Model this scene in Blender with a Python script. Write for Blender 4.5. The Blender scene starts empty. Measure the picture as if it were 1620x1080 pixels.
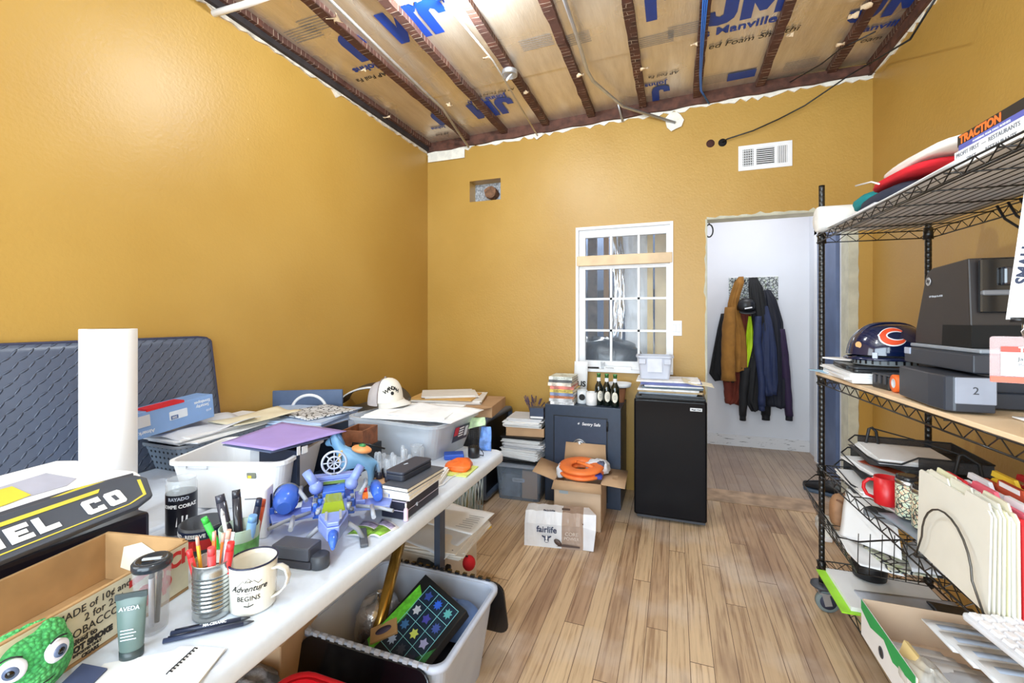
import bpy, bmesh, math, random
from mathutils import Vector, Matrix, Euler
random.seed(7)
S = bpy.context.scene
COL = S.collection
PI = math.pi

# ------------------------------------------------------------------ camera
FOC, HORIZON, CAM_H, YAW = 705.0, 505.0, 1.38, math.radians(20)
cam = bpy.data.cameras.new('camera')
cam.sensor_width = 36.0
cam.lens = 36.0 * FOC / 1620.0
cam.shift_y = -(540.0 - HORIZON) / 1620.0
cam.clip_start = 0.05
camo = bpy.data.objects.new('camera', cam)
COL.objects.link(camo)
camo.location = (0, 0, CAM_H)
camo.rotation_euler = (PI / 2, 0, YAW)
S.camera = camo

# ------------------------------------------------------------------ colour management, world
S.view_settings.view_transform = 'Standard'
S.view_settings.look = 'None'
S.view_settings.gamma = 1
S.view_settings.use_curve_mapping = False
S.view_settings.exposure = 0.06
W = bpy.data.worlds.new('world')
S.world = W
W.use_nodes = True
W.node_tree.nodes['Background'].inputs[0].default_value = (0.86, 0.93, 1.0, 1)
W.node_tree.nodes['Background'].inputs[1].default_value = 1.0
cy = S.cycles if hasattr(S, 'cycles') else None
if cy:
    cy.max_bounces = 8
    cy.diffuse_bounces = 5
    cy.transparent_max_bounces = 16
    cy.sample_clamp_indirect = 6

# ------------------------------------------------------------------ lights
def area(name, loc, rot, sx, sy, power, col=(1, 1, 1)):
    l = bpy.data.lights.new(name, 'AREA')
    l.shape = 'RECTANGLE'; l.size = sx; l.size_y = sy; l.energy = power; l.color = col
    o = bpy.data.objects.new(name, l); COL.objects.link(o)
    o.location = loc; o.rotation_euler = rot
    return o
def point(name, loc, power, r=0.05, col=(1, 1, 1)):
    l = bpy.data.lights.new(name, 'POINT'); l.energy = power; l.shadow_soft_size = r; l.color = col
    o = bpy.data.objects.new(name, l); COL.objects.link(o); o.location = loc
    return o
# added unseen fill light behind the camera, and daylight from the near left window
area('rear_fill_light', (-0.45, -1.72, 1.55), (PI / 2, 0, 0), 3.0, 2.4, 190, (0.74, 0.89, 1.0))
area('daylight_side_window', (-2.1, -0.55, 1.75), (PI / 2, 0, -PI / 2), 1.3, 1.5, 30, (0.80, 0.92, 1.0))
# bare bulb on a rafter, then an added, unseen fill light nearer the camera
point('bulb_light_front', (-1.03, 2.0, 2.93), 54, 0.04, (.82, 0.92, 1.0))
point('near_fill_light', (-0.45, 0.35, 2.85), 34, 0.06, (.82, 0.92, 1.0))
# hallway and back room
area('hall_light', (0.75, 4.6, 2.75), (0, 0, 0), 0.7, 0.9, 11, (0.93, 0.96, 1.0))
area('hall_daylight', (1.24, 4.15, 1.5), (0, PI / 2, 0), 1.6, 0.35, 5, (0.95, 0.98, 1.0))
area('back_room_light', (-0.9, 5.4, 2.7), (0, 0, 0), 1.0, 0.8, 85, (0.93, 0.97, 1.0))

# ------------------------------------------------------------------ pixels of the photograph -> points on real planes
_f = Vector((-math.sin(YAW), math.cos(YAW), 0)); _r = Vector((math.cos(YAW), math.sin(YAW), 0))
def ray(px, py):
    return _f + _r * ((px - 810) / FOC) + Vector((0, 0, (HORIZON - py) / FOC))
def atz(px, py, z):
    d = ray(px, py); t = (z - CAM_H) / d.z; return Vector((d.x * t, d.y * t, z))
def aty(px, py, Y):
    d = ray(px, py); t = Y / d.y; return Vector((d.x * t, Y, CAM_H + d.z * t))
def atx(px, py, X):
    d = ray(px, py); t = X / d.x; return Vector((X, d.y * t, CAM_H + d.z * t))

# ------------------------------------------------------------------ materials
_M = {}
def lin(c):
    return tuple(((v / 255) / 12.92 if v / 255 <= 0.04045 else ((v / 255 + 0.055) / 1.055) ** 2.4) for v in c)
class NT:
    def __init__(s, name):
        s.m = bpy.data.materials.new(name); s.m.use_nodes = True
        s.t = s.m.node_tree; s.b = s.t.nodes['Principled BSDF']; s.out = s.t.nodes['Material Output']
    def n(s, typ, **kw):
        nd = s.t.nodes.new(typ)
        for k, v in kw.items():
            if k.startswith('i_'):
                key = k[2:]
                key = int(key) if key.isdigit() else key.replace('_', ' ')
                nd.inputs[key].default_value = v
            else: setattr(nd, k, v)
        return nd
    def l(s, a, b): s.t.links.new(a, b)
    def coord(s, kind='Object', scale=(1, 1, 1)):
        tc = s.n('ShaderNodeTexCoord'); mp = s.n('ShaderNodeMapping')
        mp.inputs['Scale'].default_value = scale
        s.l(tc.outputs[kind], mp.inputs['Vector']); return mp.outputs[0]
    def ramp(s, fac, stops):
        r = s.n('ShaderNodeValToRGB'); e = r.color_ramp.elements
        while len(e) < len(stops): e.new(0.5)
        for i, (p, c) in enumerate(stops):
            e[i].position = p; e[i].color = (*c, 1) if len(c) == 3 else c
        s.l(fac, r.inputs[0]); return r.outputs[0]
    def mix(s, fac, a, b, mode='MIX'):
        m = s.n('ShaderNodeMix', data_type='RGBA', blend_type=mode)
        for i, v in ((0, fac), (6, a), (7, b)):
            if hasattr(v, 'links'): s.l(v, m.inputs[i])
            else: m.inputs[i].default_value = v if i == 0 else (*v, 1)
        return m.outputs[2]
    def math(s, op, a, b=None, c=None):
        m = s.n('ShaderNodeMath', operation=op)
        for i, v in enumerate((a, b, c)):
            if v is None: continue
            if hasattr(v, 'links'): s.l(v, m.inputs[i])
            else: m.inputs[i].default_value = v
        return m.outputs[0]
    def bump(s, h, strength=0.3, dist=0.01):
        b = s.n('ShaderNodeBump', i_Strength=strength, i_Distance=dist)
        s.l(h, b.inputs['Height']); s.l(b.outputs[0], s.b.inputs['Normal'])
def mat(name, rgb, rough=0.55, metal=0.0, var=0.06, scale=14.0, bump=0.0, spec=0.5, alpha=None, trans=0.0, coat=0.0, emit=0.0, bscale=None):
    """general surface: an sRGB colour with slight procedural unevenness"""
    if name in _M: return _M[name]
    k = NT(name); c = lin(rgb)
    v = k.coord('Object')
    nz = k.n('ShaderNodeTexNoise', i_Scale=scale, i_Detail=3.0); k.l(v, nz.inputs['Vector'])
    lo = tuple(x * (1 - var) for x in c); hi = tuple(min(1, x * (1 + var)) for x in c)
    k.l(k.ramp(nz.outputs[0], [(0.35, lo), (0.65, hi)]), k.b.inputs['Base Color'])
    k.b.inputs['Roughness'].default_value = rough; k.b.inputs['Metallic'].default_value = metal
    k.b.inputs['Specular IOR Level'].default_value = spec
    if coat: k.b.inputs['Coat Weight'].default_value = coat; k.b.inputs['Coat Roughness'].default_value = 0.08
    if alpha is not None: k.b.inputs['Alpha'].default_value = alpha
    if trans: k.b.inputs['Transmission Weight'].default_value = trans
    if emit: k.b.inputs['Emission Color'].default_value = (*c, 1); k.b.inputs['Emission Strength'].default_value = emit
    if bump:
        n2 = k.n('ShaderNodeTexNoise', i_Scale=bscale or scale * 6, i_Detail=4.0); k.l(v, n2.inputs['Vector'])
        k.bump(n2.outputs[0], bump, 0.004)
    _M[name] = k.m; return k.m
def clear(name, rgb, alpha=0.3, rough=0.1, frost=0.0):
    """thin clear or frosted plastic / glass sheet: part see-through, part shiny surface"""
    if name in _M: return _M[name]
    k = NT(name); c = lin(rgb)
    k.b.inputs['Base Color'].default_value = (*c, 1); k.b.inputs['Roughness'].default_value = rough
    nz = k.n('ShaderNodeTexNoise', i_Scale=9.0, i_Detail=2.0); k.l(k.coord('Object'), nz.inputs['Vector'])
    a = k.math('MULTIPLY_ADD', nz.outputs[0], frost, alpha - frost * 0.5)
    fr = k.n('ShaderNodeLayerWeight', i_Blend=0.35)
    k.l(k.math('ADD', a, k.math('MULTIPLY', fr.outputs['Facing'], 0.22)), k.b.inputs['Alpha'])
    _M[name] = k.m; return k.m

# ------------------------------------------------------------------ mesh building
class MB:
    def __init__(s): s.bm = bmesh.new(); s.mi = 0
    def _f(s, fs, smooth=False):
        for f in fs: f.material_index = s.mi; f.smooth = smooth
    def face(s, pts, smooth=False):
        f = s.bm.faces.new([s.bm.verts.new(p) for p in pts]); s._f([f], smooth); return s
    def box(s, c, size, rot=None, taper=1.0):
        x, y, z = (v / 2 for v in size); R = _rot(rot); c = Vector(c)
        vs = []
        for k in (-1, 1):
            t = taper if k > 0 else 1.0
            for (i, j) in ((-1, -1), (1, -1), (1, 1), (-1, 1)):
                vs.append(s.bm.verts.new(c + R @ Vector((i * x * t, j * y * t, k * z))))
        a = vs
        fs = [s.bm.faces.new(q) for q in ([a[3], a[2], a[1], a[0]], [a[4], a[5], a[6], a[7]], [a[0], a[1], a[5], a[4]],
              [a[1], a[2], a[6], a[5]], [a[2], a[3], a[7], a[6]], [a[3], a[0], a[4], a[7]])]
        s._f(fs); return s
    def bb(s, x0, x1, y0, y1, z0, z1):
        return s.box(((x0 + x1) / 2, (y0 + y1) / 2, (z0 + z1) / 2), (abs(x1 - x0), abs(y1 - y0), abs(z1 - z0)))
    def prism(s, poly, z0, z1, M=None, top_scale=1.0):
        M = M or Matrix.Identity(4); n = len(poly)
        cx = sum(p[0] for p in poly) / n; cyy = sum(p[1] for p in poly) / n
        a = [s.bm.verts.new(M @ Vector((p[0], p[1], z0))) for p in poly]
        b = [s.bm.verts.new(M @ Vector((cx + (p[0] - cx) * top_scale, cyy + (p[1] - cyy) * top_scale, z1))) for p in poly]
        fs = [s.bm.faces.new(a[::-1]), s.bm.faces.new(b)]
        for i in range(n): fs.append(s.bm.faces.new([a[i], a[(i + 1) % n], b[(i + 1) % n], b[i]]))
        s._f(fs); return s
    def rings(s, rings, close=True, cap=True, smooth=True, loop=False):
        vs = [[s.bm.verts.new(p) for p in r] for r in rings]; n = len(vs[0]); fs = []
        m = len(vs)
        for k in range(m if loop else m - 1):
            A, B = vs[k], vs[(k + 1) % m]
            for i in range(n if close else n - 1):
                j = (i + 1) % n
                try: fs.append(s.bm.faces.new([A[i], A[j], B[j], B[i]]))
                except ValueError: pass
        s._f(fs, smooth)
        if cap and close and not loop:
            c = []
            try: c.append(s.bm.faces.new(vs[0][::-1]))
            except ValueError: pass
            try: c.append(s.bm.faces.new(vs[-1]))
            except ValueError: pass
            s._f(c, False)
        return s
    def tube(s, pts, r, seg=8, cap=True, closed=False, smooth=True):
        pts = [Vector(p) for p in pts]; n = len(pts); R = []
        rr = r if isinstance(r, (list, tuple)) else [r] * n
        prev = None
        for i, p in enumerate(pts):
            if closed: d = pts[(i + 1) % n] - pts[i - 1]
            else: d = pts[min(i + 1, n - 1)] - pts[max(i - 1, 0)]
            if d.length < 1e-9: d = Vector((0, 0, 1))
            d.normalize()
            if prev is None:
                u = d.cross(Vector((0, 0, 1)));
                if u.length < 0.05: u = d.cross(Vector((1, 0, 0)))
            else: u = prev - d * prev.dot(d)
            u.normalize(); prev = u; w = d.cross(u)
            R.append([p + (u * math.cos(2 * PI * k / seg) + w * math.sin(2 * PI * k / seg)) * rr[i] for k in range(seg)])
        s.rings(R, cap=cap, loop=closed, smooth=smooth); return s
    def cyl(s, p0, p1, r0, r1=None, seg=20, smooth=True):
        return s.tube([p0, p1], [r0, r0 if r1 is None else r1], seg, smooth=smooth)
    def lathe(s, prof, M=None, seg=28, cap=True, sx=1.0, sy=1.0):
        M = M or Matrix.Identity(4)
        s.rings([[M @ Vector((max(r, 1e-5) * sx * math.cos(2 * PI * k / seg), max(r, 1e-5) * sy * math.sin(2 * PI * k / seg), z)) for k in range(seg)] for r, z in prof], cap=cap)
        return s
    def ball(s, c, r, seg=20, rot=None):
        if not isinstance(r, (tuple, list)): r = (r, r, r)
        R = _rot(rot).to_4x4(); c = Vector(c); n = max(6, seg // 2)
        M = Matrix.Translation(c) @ R @ Matrix.Diagonal((r[0], r[1], r[2], 1))
        return s.lathe([(math.sin(PI * (i + 0.02) / (n + 0.04)), -math.cos(PI * (i + 0.02) / (n + 0.04))) for i in range(n + 1)], M, seg)
    def grid(s, fn, nu, nv, thick=0.0, smooth=True):
        """surface fn(u,v)->point, optionally with thickness along its normal"""
        P = [[Vector(fn(i / nu, j / nv)) for j in range(nv + 1)] for i in range(nu + 1)]
        def nrm(i, j):
            a = P[min(i + 1, nu)][j] - P[max(i - 1, 0)][j]; b = P[i][min(j + 1, nv)] - P[i][max(j - 1, 0)]
            c = a.cross(b); return c.normalized() if c.length > 1e-12 else Vector((0, 0, 1))
        T = [[s.bm.verts.new(P[i][j]) for j in range(nv + 1)] for i in range(nu + 1)]
        fs = [s.bm.faces.new([T[i][j], T[i + 1][j], T[i + 1][j + 1], T[i][j + 1]]) for i in range(nu) for j in range(nv)]
        if thick:
            B = [[s.bm.verts.new(P[i][j] - nrm(i, j) * thick) for j in range(nv + 1)] for i in range(nu + 1)]
            fs += [s.bm.faces.new([B[i][j + 1], B[i + 1][j + 1], B[i + 1][j], B[i][j]]) for i in range(nu) for j in range(nv)]
            e = [s.bm.faces.new([T[i][0], B[i][0], B[i + 1][0], T[i + 1][0]]) for i in range(nu)]
            e += [s.bm.faces.new([T[i + 1][nv], B[i + 1][nv], B[i][nv], T[i][nv]]) for i in range(nu)]
            e += [s.bm.faces.new([T[0][j + 1], B[0][j + 1], B[0][j], T[0][j]]) for j in range(nv)]
            e += [s.bm.faces.new([T[nu][j], B[nu][j], B[nu][j + 1], T[nu][j + 1]]) for j in range(nv)]
            s._f(e, False)
        s._f(fs, smooth); return s
    def bevel(s, w, seg=2, angle=0.5):
        s.bm.normal_update()
        ed = [e for e in s.bm.edges if len(e.link_faces) == 2 and e.calc_face_angle(0) > angle]
        if ed: bmesh.ops.bevel(s.bm, geom=ed, offset=w, segments=seg, profile=0.6, affect='EDGES', clamp_overlap=True)
        return s
    def xf(s, M):
        bmesh.ops.transform(s.bm, matrix=M, verts=s.bm.verts); return s
    def build(s, name, mats, parent=None, loc=None, rot=None, recalc=True):
        if recalc: bmesh.ops.recalc_face_normals(s.bm, faces=s.bm.faces)
        me = bpy.data.meshes.new(name); s.bm.to_mesh(me); s.bm.free()
        for m in (mats if isinstance(mats, (list, tuple)) else [mats]): me.materials.append(m)
        o = bpy.data.objects.new(name, me); COL.objects.link(o)
        if parent is not None: o.parent = parent
        if loc is not None: o.location = loc
        if rot is not None: o.rotation_euler = rot
        return o
def _rot(rot):
    if rot is None: return Matrix.Identity(3)
    if isinstance(rot, Matrix): return rot.to_3x3()
    if isinstance(rot, (int, float)): return Matrix.Rotation(rot, 3, 'Z')
    return Euler(rot).to_matrix()
def rrect(w, h, r, n=5, cx=0, cy=0):
    P = []
    for (sx, sy, a0) in ((1, 1, 0), (-1, 1, PI / 2), (-1, -1, PI), (1, -1, 3 * PI / 2)):
        for i in range(n + 1):
            a = a0 + PI / 2 * i / n
            P.append((cx + sx * (w / 2 - r) + r * math.cos(a), cy + sy * (h / 2 - r) + r * math.sin(a)))
    return P
def frame(o, xd, yd):
    """matrix whose local x,y lie along xd,yd at origin o"""
    x = Vector(xd).normalized(); z = x.cross(Vector(yd)).normalized(); y = z.cross(x)
    return Matrix(((x.x, y.x, z.x, o[0]), (x.y, y.y, z.y, o[1]), (x.z, y.z, z.z, o[2]), (0, 0, 0, 1)))
def tag(o, label=None, cat=None, group=None, kind=None):
    if label: o['label'] = label
    if cat: o['category'] = cat
    if group: o['group'] = group
    if kind: o['kind'] = kind
    return o
def thing(name, label, cat, loc=(0, 0, 0), rz=0.0, group=None):
    o = bpy.data.objects.new(name, None); COL.objects.link(o)
    o.empty_display_size = 0.05
    o.location = loc; o.rotation_euler = rz if isinstance(rz, (tuple, list)) else (0, 0, rz)
    return tag(o, label, cat, group)
def struct(mb, name, m, parent=None):
    o = mb.build(name, m, parent)
    if parent is None: o['kind'] = 'structure'
    return o
def kids(o): return [c for c in bpy.data.objects if c.parent == o]
def dup(root, loc=None, rz=None, label=None, group=None):
    def cp(o, par):
        c = o.copy(); COL.objects.link(c)
        if par is not None: c.parent = par
        for ch in kids(o):
            if ch.name != c.name: cp(ch, c)
        return c
    r = cp(root, None)
    if loc is not None: r.location = loc
    if rz is not None: r.rotation_euler = rz if isinstance(rz, (tuple, list)) else (0, 0, rz)
    if label: r['label'] = label
    if group: r['group'] = group
    return r
def text(s, size, m, parent, M, name='lettering', bold=0.0, ext=0.0004, sx=1.0, shear=0.0, align='CENTER', spacing=1.0):
    """lettering as a thin mesh on plane M (local x along the line, y up)"""
    cu = bpy.data.curves.new(name, 'FONT'); cu.body = s; cu.size = size; cu.extrude = ext
    cu.offset = bold; cu.shear = shear; cu.align_x = align; cu.align_y = 'CENTER'; cu.space_character = spacing
    cu.resolution_u = 3
    to = bpy.data.objects.new('tmp', cu); COL.objects.link(to)
    dg = bpy.context.evaluated_depsgraph_get()
    me = bpy.data.meshes.new_from_object(to.evaluated_get(dg))
    bpy.data.objects.remove(to); bpy.data.curves.remove(cu)
    me.transform(M @ Matrix.Diagonal((sx, 1, 1, 1)) )
    me.materials.clear(); me.materials.append(m)
    me.name = name
    o = bpy.data.objects.new(name, me); COL.objects.link(o)
    if parent is not None: o.parent = parent
    return o
# ================================================================== THE SETTING
XL, XR, YB, YR = -2.21, 1.28, 3.72, -1.75       # left wall, right wall, back wall, wall behind the camera
XH, YH = 1.32, 5.41                              # hallway right wall and far wall
def zc(x): return 3.0 + 0.03 * (x + 2.21)        # underside of the rafters

def m_wall(name, c1, c2):
    k = NT(name); v = k.coord('Object')
    a = k.n('ShaderNodeTexNoise', i_Scale=1.3, i_Detail=4.0); k.l(v, a.inputs['Vector'])
    base = k.ramp(a.outputs[0], [(0.3, lin(c1)), (0.7, lin(c2))])
    sp = k.n('ShaderNodeTexNoise', i_Scale=26.0, i_Detail=2.0, i_Roughness=0.7); k.l(v, sp.inputs['Vector'])
    spk = k.ramp(sp.outputs[0], [(0.775, (0, 0, 0)), (0.80, (1, 1, 1))])
    big = k.n('ShaderNodeTexNoise', i_Scale=2.2); k.l(v, big.inputs['Vector'])
    msk = k.math('MULTIPLY', spk, k.ramp(big.outputs[0], [(0.5, (0, 0, 0)), (0.62, (1, 1, 1))]))
    k.l(k.mix(msk, base, lin((226, 196, 140))), k.b.inputs['Base Color'])
    k.b.inputs['Roughness'].default_value = 0.42
    n1 = k.n('ShaderNodeTexNoise', i_Scale=70.0, i_Detail=3.0); k.l(v, n1.inputs['Vector'])
    n2 = k.n('ShaderNodeTexNoise', i_Scale=16.0, i_Detail=2.0); k.l(v, n2.inputs['Vector'])
    k.bump(k.math('ADD', n1.outputs[0], k.math('MULTIPLY', n2.outputs[0], 0.6)), 0.3, 0.004)
    return k.m
M_WALL = m_wall('mustard_paint', (178, 138, 62), (188, 149, 74))
M_WHITE_WALL = mat('white_wall_paint', (226, 228, 234), 0.6, var=0.02, scale=2, bump=0.05)
M_PLASTER = mat('torn_white_plaster', (236, 232, 220), 0.8, var=0.08, scale=25, bump=0.3)
M_WOOD_DARK = mat('old_brown_timber', (88, 54, 42), 0.75, var=0.35, scale=18, bump=0.3)
M_BLACK = mat('black_plastic', (20, 21, 25), 0.38)
M_SHEEN = mat('black_gloss', (14, 14, 17), 0.12, coat=0.5)
M_WHITE = mat('white_plastic', (238, 239, 242), 0.4, var=0.02)
M_PAPER = mat('white_paper', (240, 241, 243), 0.8, var=0.03, scale=8)
M_PAPER2 = mat('grey_paper', (212, 215, 222), 0.8, var=0.04, scale=8)
M_CREAM = mat('cream_paper', (228, 218, 190), 0.8, var=0.04)
M_PURPLE = mat('purple_card', (158, 138, 200), 0.6, var=0.04)
M_RED = mat('red_plastic', (200, 28, 36), 0.35)
M_ORANGE = mat('orange_plastic', (240, 110, 40), 0.4)
M_GREY = mat('grey_plastic', (128, 134, 142), 0.5)
M_DGREY = mat('charcoal_plastic', (62, 66, 74), 0.45)
M_CARD = mat('brown_cardboard', (190, 156, 122), 0.85, var=0.07, scale=6, bump=0.08)
M_CARD_L = mat('pale_cardboard', (204, 178, 152), 0.85, var=0.05, scale=6, bump=0.05)
M_STEEL = mat('brushed_steel', (190, 192, 196), 0.28, metal=1.0)
M_ZINC = mat('galvanised_steel', (196, 200, 208), 0.4, metal=0.85)
M_INK = mat('black_ink', (24, 24, 26), 0.7)
M_GREYINK = mat('grey_ink', (120, 124, 132), 0.7)
M_BLUEINK = mat('blue_ink', (28, 62, 160), 0.5)
M_NAVY = mat('navy_plastic', (26, 38, 66), 0.3)
M_YEL = mat('yellow_plastic', (240, 200, 60), 0.45)
M_GREEN = mat('green_plastic', (90, 180, 70), 0.45)

def m_floor():
    k = NT('worn_pine_boards'); tc = k.n('ShaderNodeTexCoord')
    sp = k.n('ShaderNodeSeparateXYZ'); k.l(tc.outputs['Object'], sp.inputs[0])
    X, Y = sp.outputs[0], sp.outputs[1]
    w = 0.0885
    u = k.math('DIVIDE', k.math('ADD', X, 10.03), w)
    idx = k.math('FLOOR', u); fr = k.math('FRACT', u)
    wn = k.n('ShaderNodeTexWhiteNoise', noise_dimensions='1D'); k.l(idx, wn.inputs['W'])
    yy = k.math('DIVIDE', k.math('ADD', Y, k.math('MULTIPLY', wn.outputs[0], 7.0)), 2.9)
    yi = k.math('FLOOR', yy); yf = k.math('FRACT', yy)
    cb = k.n('ShaderNodeCombineXYZ'); k.l(idx, cb.inputs[0]); k.l(yi, cb.inputs[1])
    w2 = k.n('ShaderNodeTexWhiteNoise', noise_dimensions='2D'); k.l(cb.outputs[0], w2.inputs['Vector'])
    base = k.ramp(w2.outputs[0], [(0.0, lin((172, 140, 112))), (0.2, lin((200, 170, 136))), (0.45, lin((214, 186, 150))), (0.7, lin((190, 160, 126))), (1.0, lin((222, 194, 158)))])
    # grain: stretched noise, shifted per board
    g = k.n('ShaderNodeCombineXYZ'); k.l(k.math('MULTIPLY', X, 75.0), g.inputs[0]); k.l(k.math('MULTIPLY', Y, 2.2), g.inputs[1]); k.l(k.math('MULTIPLY', w2.outputs[0], 40.0), g.inputs[2])
    gn = k.n('ShaderNodeTexNoise', i_Scale=1.0, i_Detail=5.0, i_Roughness=0.65); k.l(g.outputs[0], gn.inputs['Vector'])
    grain = k.ramp(gn.outputs[0], [(0.36, (0.50, 0.40, 0.34)), (0.49, (0.93, 0.91, 0.89)), (0.7, (1.08, 1.07, 1.05))])
    c = k.mix(0.85, base, grain, 'MULTIPLY')
    # wear: dark stains and pale scuffs
    st = k.n('ShaderNodeTexNoise', i_Scale=1.0, i_Detail=4.0); mp = k.n('ShaderNodeMapping'); mp.inputs['Scale'].default_value = (7, 1.6, 1); k.l(tc.outputs['Object'], mp.inputs[0]); k.l(mp.outputs[0], st.inputs['Vector'])
    c = k.mix(k.ramp(st.outputs[0], [(0.54, (0, 0, 0)), (0.72, (0.75, 0.75, 0.75))]), c, lin((134, 102, 80)))
    s2 = k.n('ShaderNodeTexNoise', i_Scale=2.1, i_Detail=5.0); k.l(tc.outputs['Object'], s2.inputs['Vector'])
    c = k.mix(k.ramp(s2.outputs[0], [(0.50, (0, 0, 0)), (0.70, (0.5, 0.5, 0.5))]), c, lin((220, 208, 198)))
    # the hallway boards beyond the sill are greyer
    hall = k.ramp(k.math('MULTIPLY', k.math('SUBTRACT', Y, 3.6), 1.0), [(0.1, (0, 0, 0)), (0.25, (0.55, 0.55, 0.55))])
    c = k.mix(hall, c, lin((150, 138, 132)))
    gap = k.math('ADD', k.math('LESS_THAN', fr, 0.028), k.math('LESS_THAN', yf, 0.0012))
    gmix = k.mix(k.math('MINIMUM', gap, 1.0), c, lin((84, 56, 40)))
    k.l(gmix, k.b.inputs['Base Color'])
    k.l(k.ramp(s2.outputs[0], [(0.3, (0.38,) * 3), (0.7, (0.62,) * 3)]), k.b.inputs['Roughness'])
    k.bump(k.math('SUBTRACT', k.math('MULTIPLY', gn.outputs[0], 0.25), gap), 0.35, 0.003)
    return k.m
floor = MB(); floor.bb(-2.4, 1.5, -1.9, 5.6, -0.05, 0)
struct(floor, 'floor', m_floor())
sill = MB(); sill.bb(0.20, 1.14, 3.71, 3.97, 0.0, 0.006).bevel(0.003, 1)
struct(sill, 'trim_1', mat('worn_sill_wood', (178, 150, 124), 0.6, var=0.25, scale=9, bump=0.2))

def wall_cells(mb, u0, u1, z0, z1, holes, P, N, th):
    """wall sheet with thickness th: P(u,z)->point on the front, N = direction into the wall; holes (u0,u1,z0,z1)"""
    us = sorted({u0, u1, *[h[0] for h in holes], *[h[1] for h in holes]}); zs = sorted({z0, z1, *[h[2] for h in holes], *[h[3] for h in holes]})
    N = Vector(N) * th
    def solid(i, j):
        if i < 0 or j < 0 or i >= len(us) - 1 or j >= len(zs) - 1: return False
        cu, cz = (us[i] + us[i + 1]) / 2, (zs[j] + zs[j + 1]) / 2
        return not any(h[0] < cu < h[1] and h[2] < cz < h[3] for h in holes)
    for i in range(len(us) - 1):
        for j in range(len(zs) - 1):
            if not solid(i, j): continue
            a, b, c, d = P(us[i], zs[j]), P(us[i + 1], zs[j]), P(us[i + 1], zs[j + 1]), P(us[i], zs[j + 1])
            mb.face([a, b, c, d]); mb.face([a + N, d + N, c + N, b + N])
            if not solid(i - 1, j): mb.face([a, d, d + N, a + N])
            if not solid(i + 1, j): mb.face([b, b + N, c + N, c])
            if not solid(i, j - 1): mb.face([a, a + N, b + N, b])
            if not solid(i, j + 1): mb.face([d, c, c + N, d + N])
    return mb
wA = aty(912, 361, YB); wB = aty(1064, 583, YB)
WX0, WX1, WZ0, WZ1 = wA.x, wB.x, aty(915, 585, YB).z, aty(988, 356, YB).z
DX0, DX1, DZ = aty(1118, 400, YB).x, aty(1343, 400, YB).x, aty(1200, 341, YB).z
hA, hB = aty(743, 287, YB), aty(792, 315, YB)
b = MB()
wall_cells(b, XL - .1, XR + .1, 0, 3.14, [(WX0, WX1, WZ0, WZ1), (DX0, DX1, -1, DZ), (hA.x, hB.x, hB.z, hA.z)], lambda u, z: Vector((u, YB, z)), (0, 1, 0), 0.14)
struct(b, 'wall_back', M_WALL)
b = MB(); b.bb(XL - .12, XL, YR, YB, 0, 3.14); struct(b, 'wall_left', M_WALL)
b = MB(); b.bb(XR, XR + .12, YR, YB, 0, 3.14); struct(b, 'wall_right', M_WALL)
b = MB()
wall_cells(b, XL - .1, XR + .1, 0, 3.14, [(-1.95, 1.05, 0.35, 2.75)], lambda u, z: Vector((u, YR, z)), (0, -1, 0), 0.12)
struct(b, 'wall_front', M_WALL)
# hallway and the unfinished room behind the window
b = MB(); b.bb(-2.3, XH + .1, YH, YH + .1, 0, 3.14); struct(b, 'wall_hall_back', M_WHITE_WALL)
b = MB(); b.bb(0.08, 0.17, YB + .14, YH, 0, 3.14); struct(b, 'wall_hall_left', M_WHITE_WALL)
b = MB(); b.bb(XH, XH + .1, YB + .14, YH, 0, 3.14); struct(b, 'wall_hall_right', M_WHITE_WALL)
b = MB(); b.bb(-2.3, 0.08, 5.28, YH - .02, 0, 3.0); struct(b, 'wall_back_room', mat('blue_grey_wall', (96, 112, 140), 0.7, var=0.15, scale=3))
b = MB(); b.bb(-2.4, 1.5, YB + .14, 5.6, 3.02, 3.1); struct(b, 'ceiling_hall', M_WHITE_WALL)
b = MB(); b.bb(-2.4, 1.5, -1.9, 5.6, 3.22, 3.3); struct(b, 'ceiling_deck', M_WOOD_DARK)

# blue door at the end of the hallway, in its right-hand wall
dd = MB(); dd.bb(XH - .03, XH, 4.50, 5.02, 0.01, 2.2).bevel(0.004, 1)
dr = struct(dd, 'door_1', mat('blue_grey_door_paint', (92, 108, 142), 0.5, var=0.12, scale=5))
k = MB(); k.bb(XH - .035, XH - .005, 5.02, 5.10, 0, 2.27).bb(XH - .035, XH - .005, 4.5, 5.10, 2.2, 2.27); k.build('frame', M_WHITE, dr)
# flaking base line of the hallway wall
def m_flaky():
    k = NT('flaking_skirting_paint'); v = k.coord('Object', (3, 1, 26))
    n = k.n('ShaderNodeTexNoise', i_Scale=3.2, i_Detail=5.0, i_Roughness=0.7); k.l(v, n.inputs['Vector'])
    k.l(k.ramp(n.outputs[0], [(0.6, lin((228, 228, 230))), (0.64, lin((40, 38, 40)))]), k.b.inputs['Base Color']); return k.m
b = MB(); b.bb(0.18, XH - .001, YH - .012, YH, 0, 0.12); struct(b, 'baseboard_hall', m_flaky())

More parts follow.
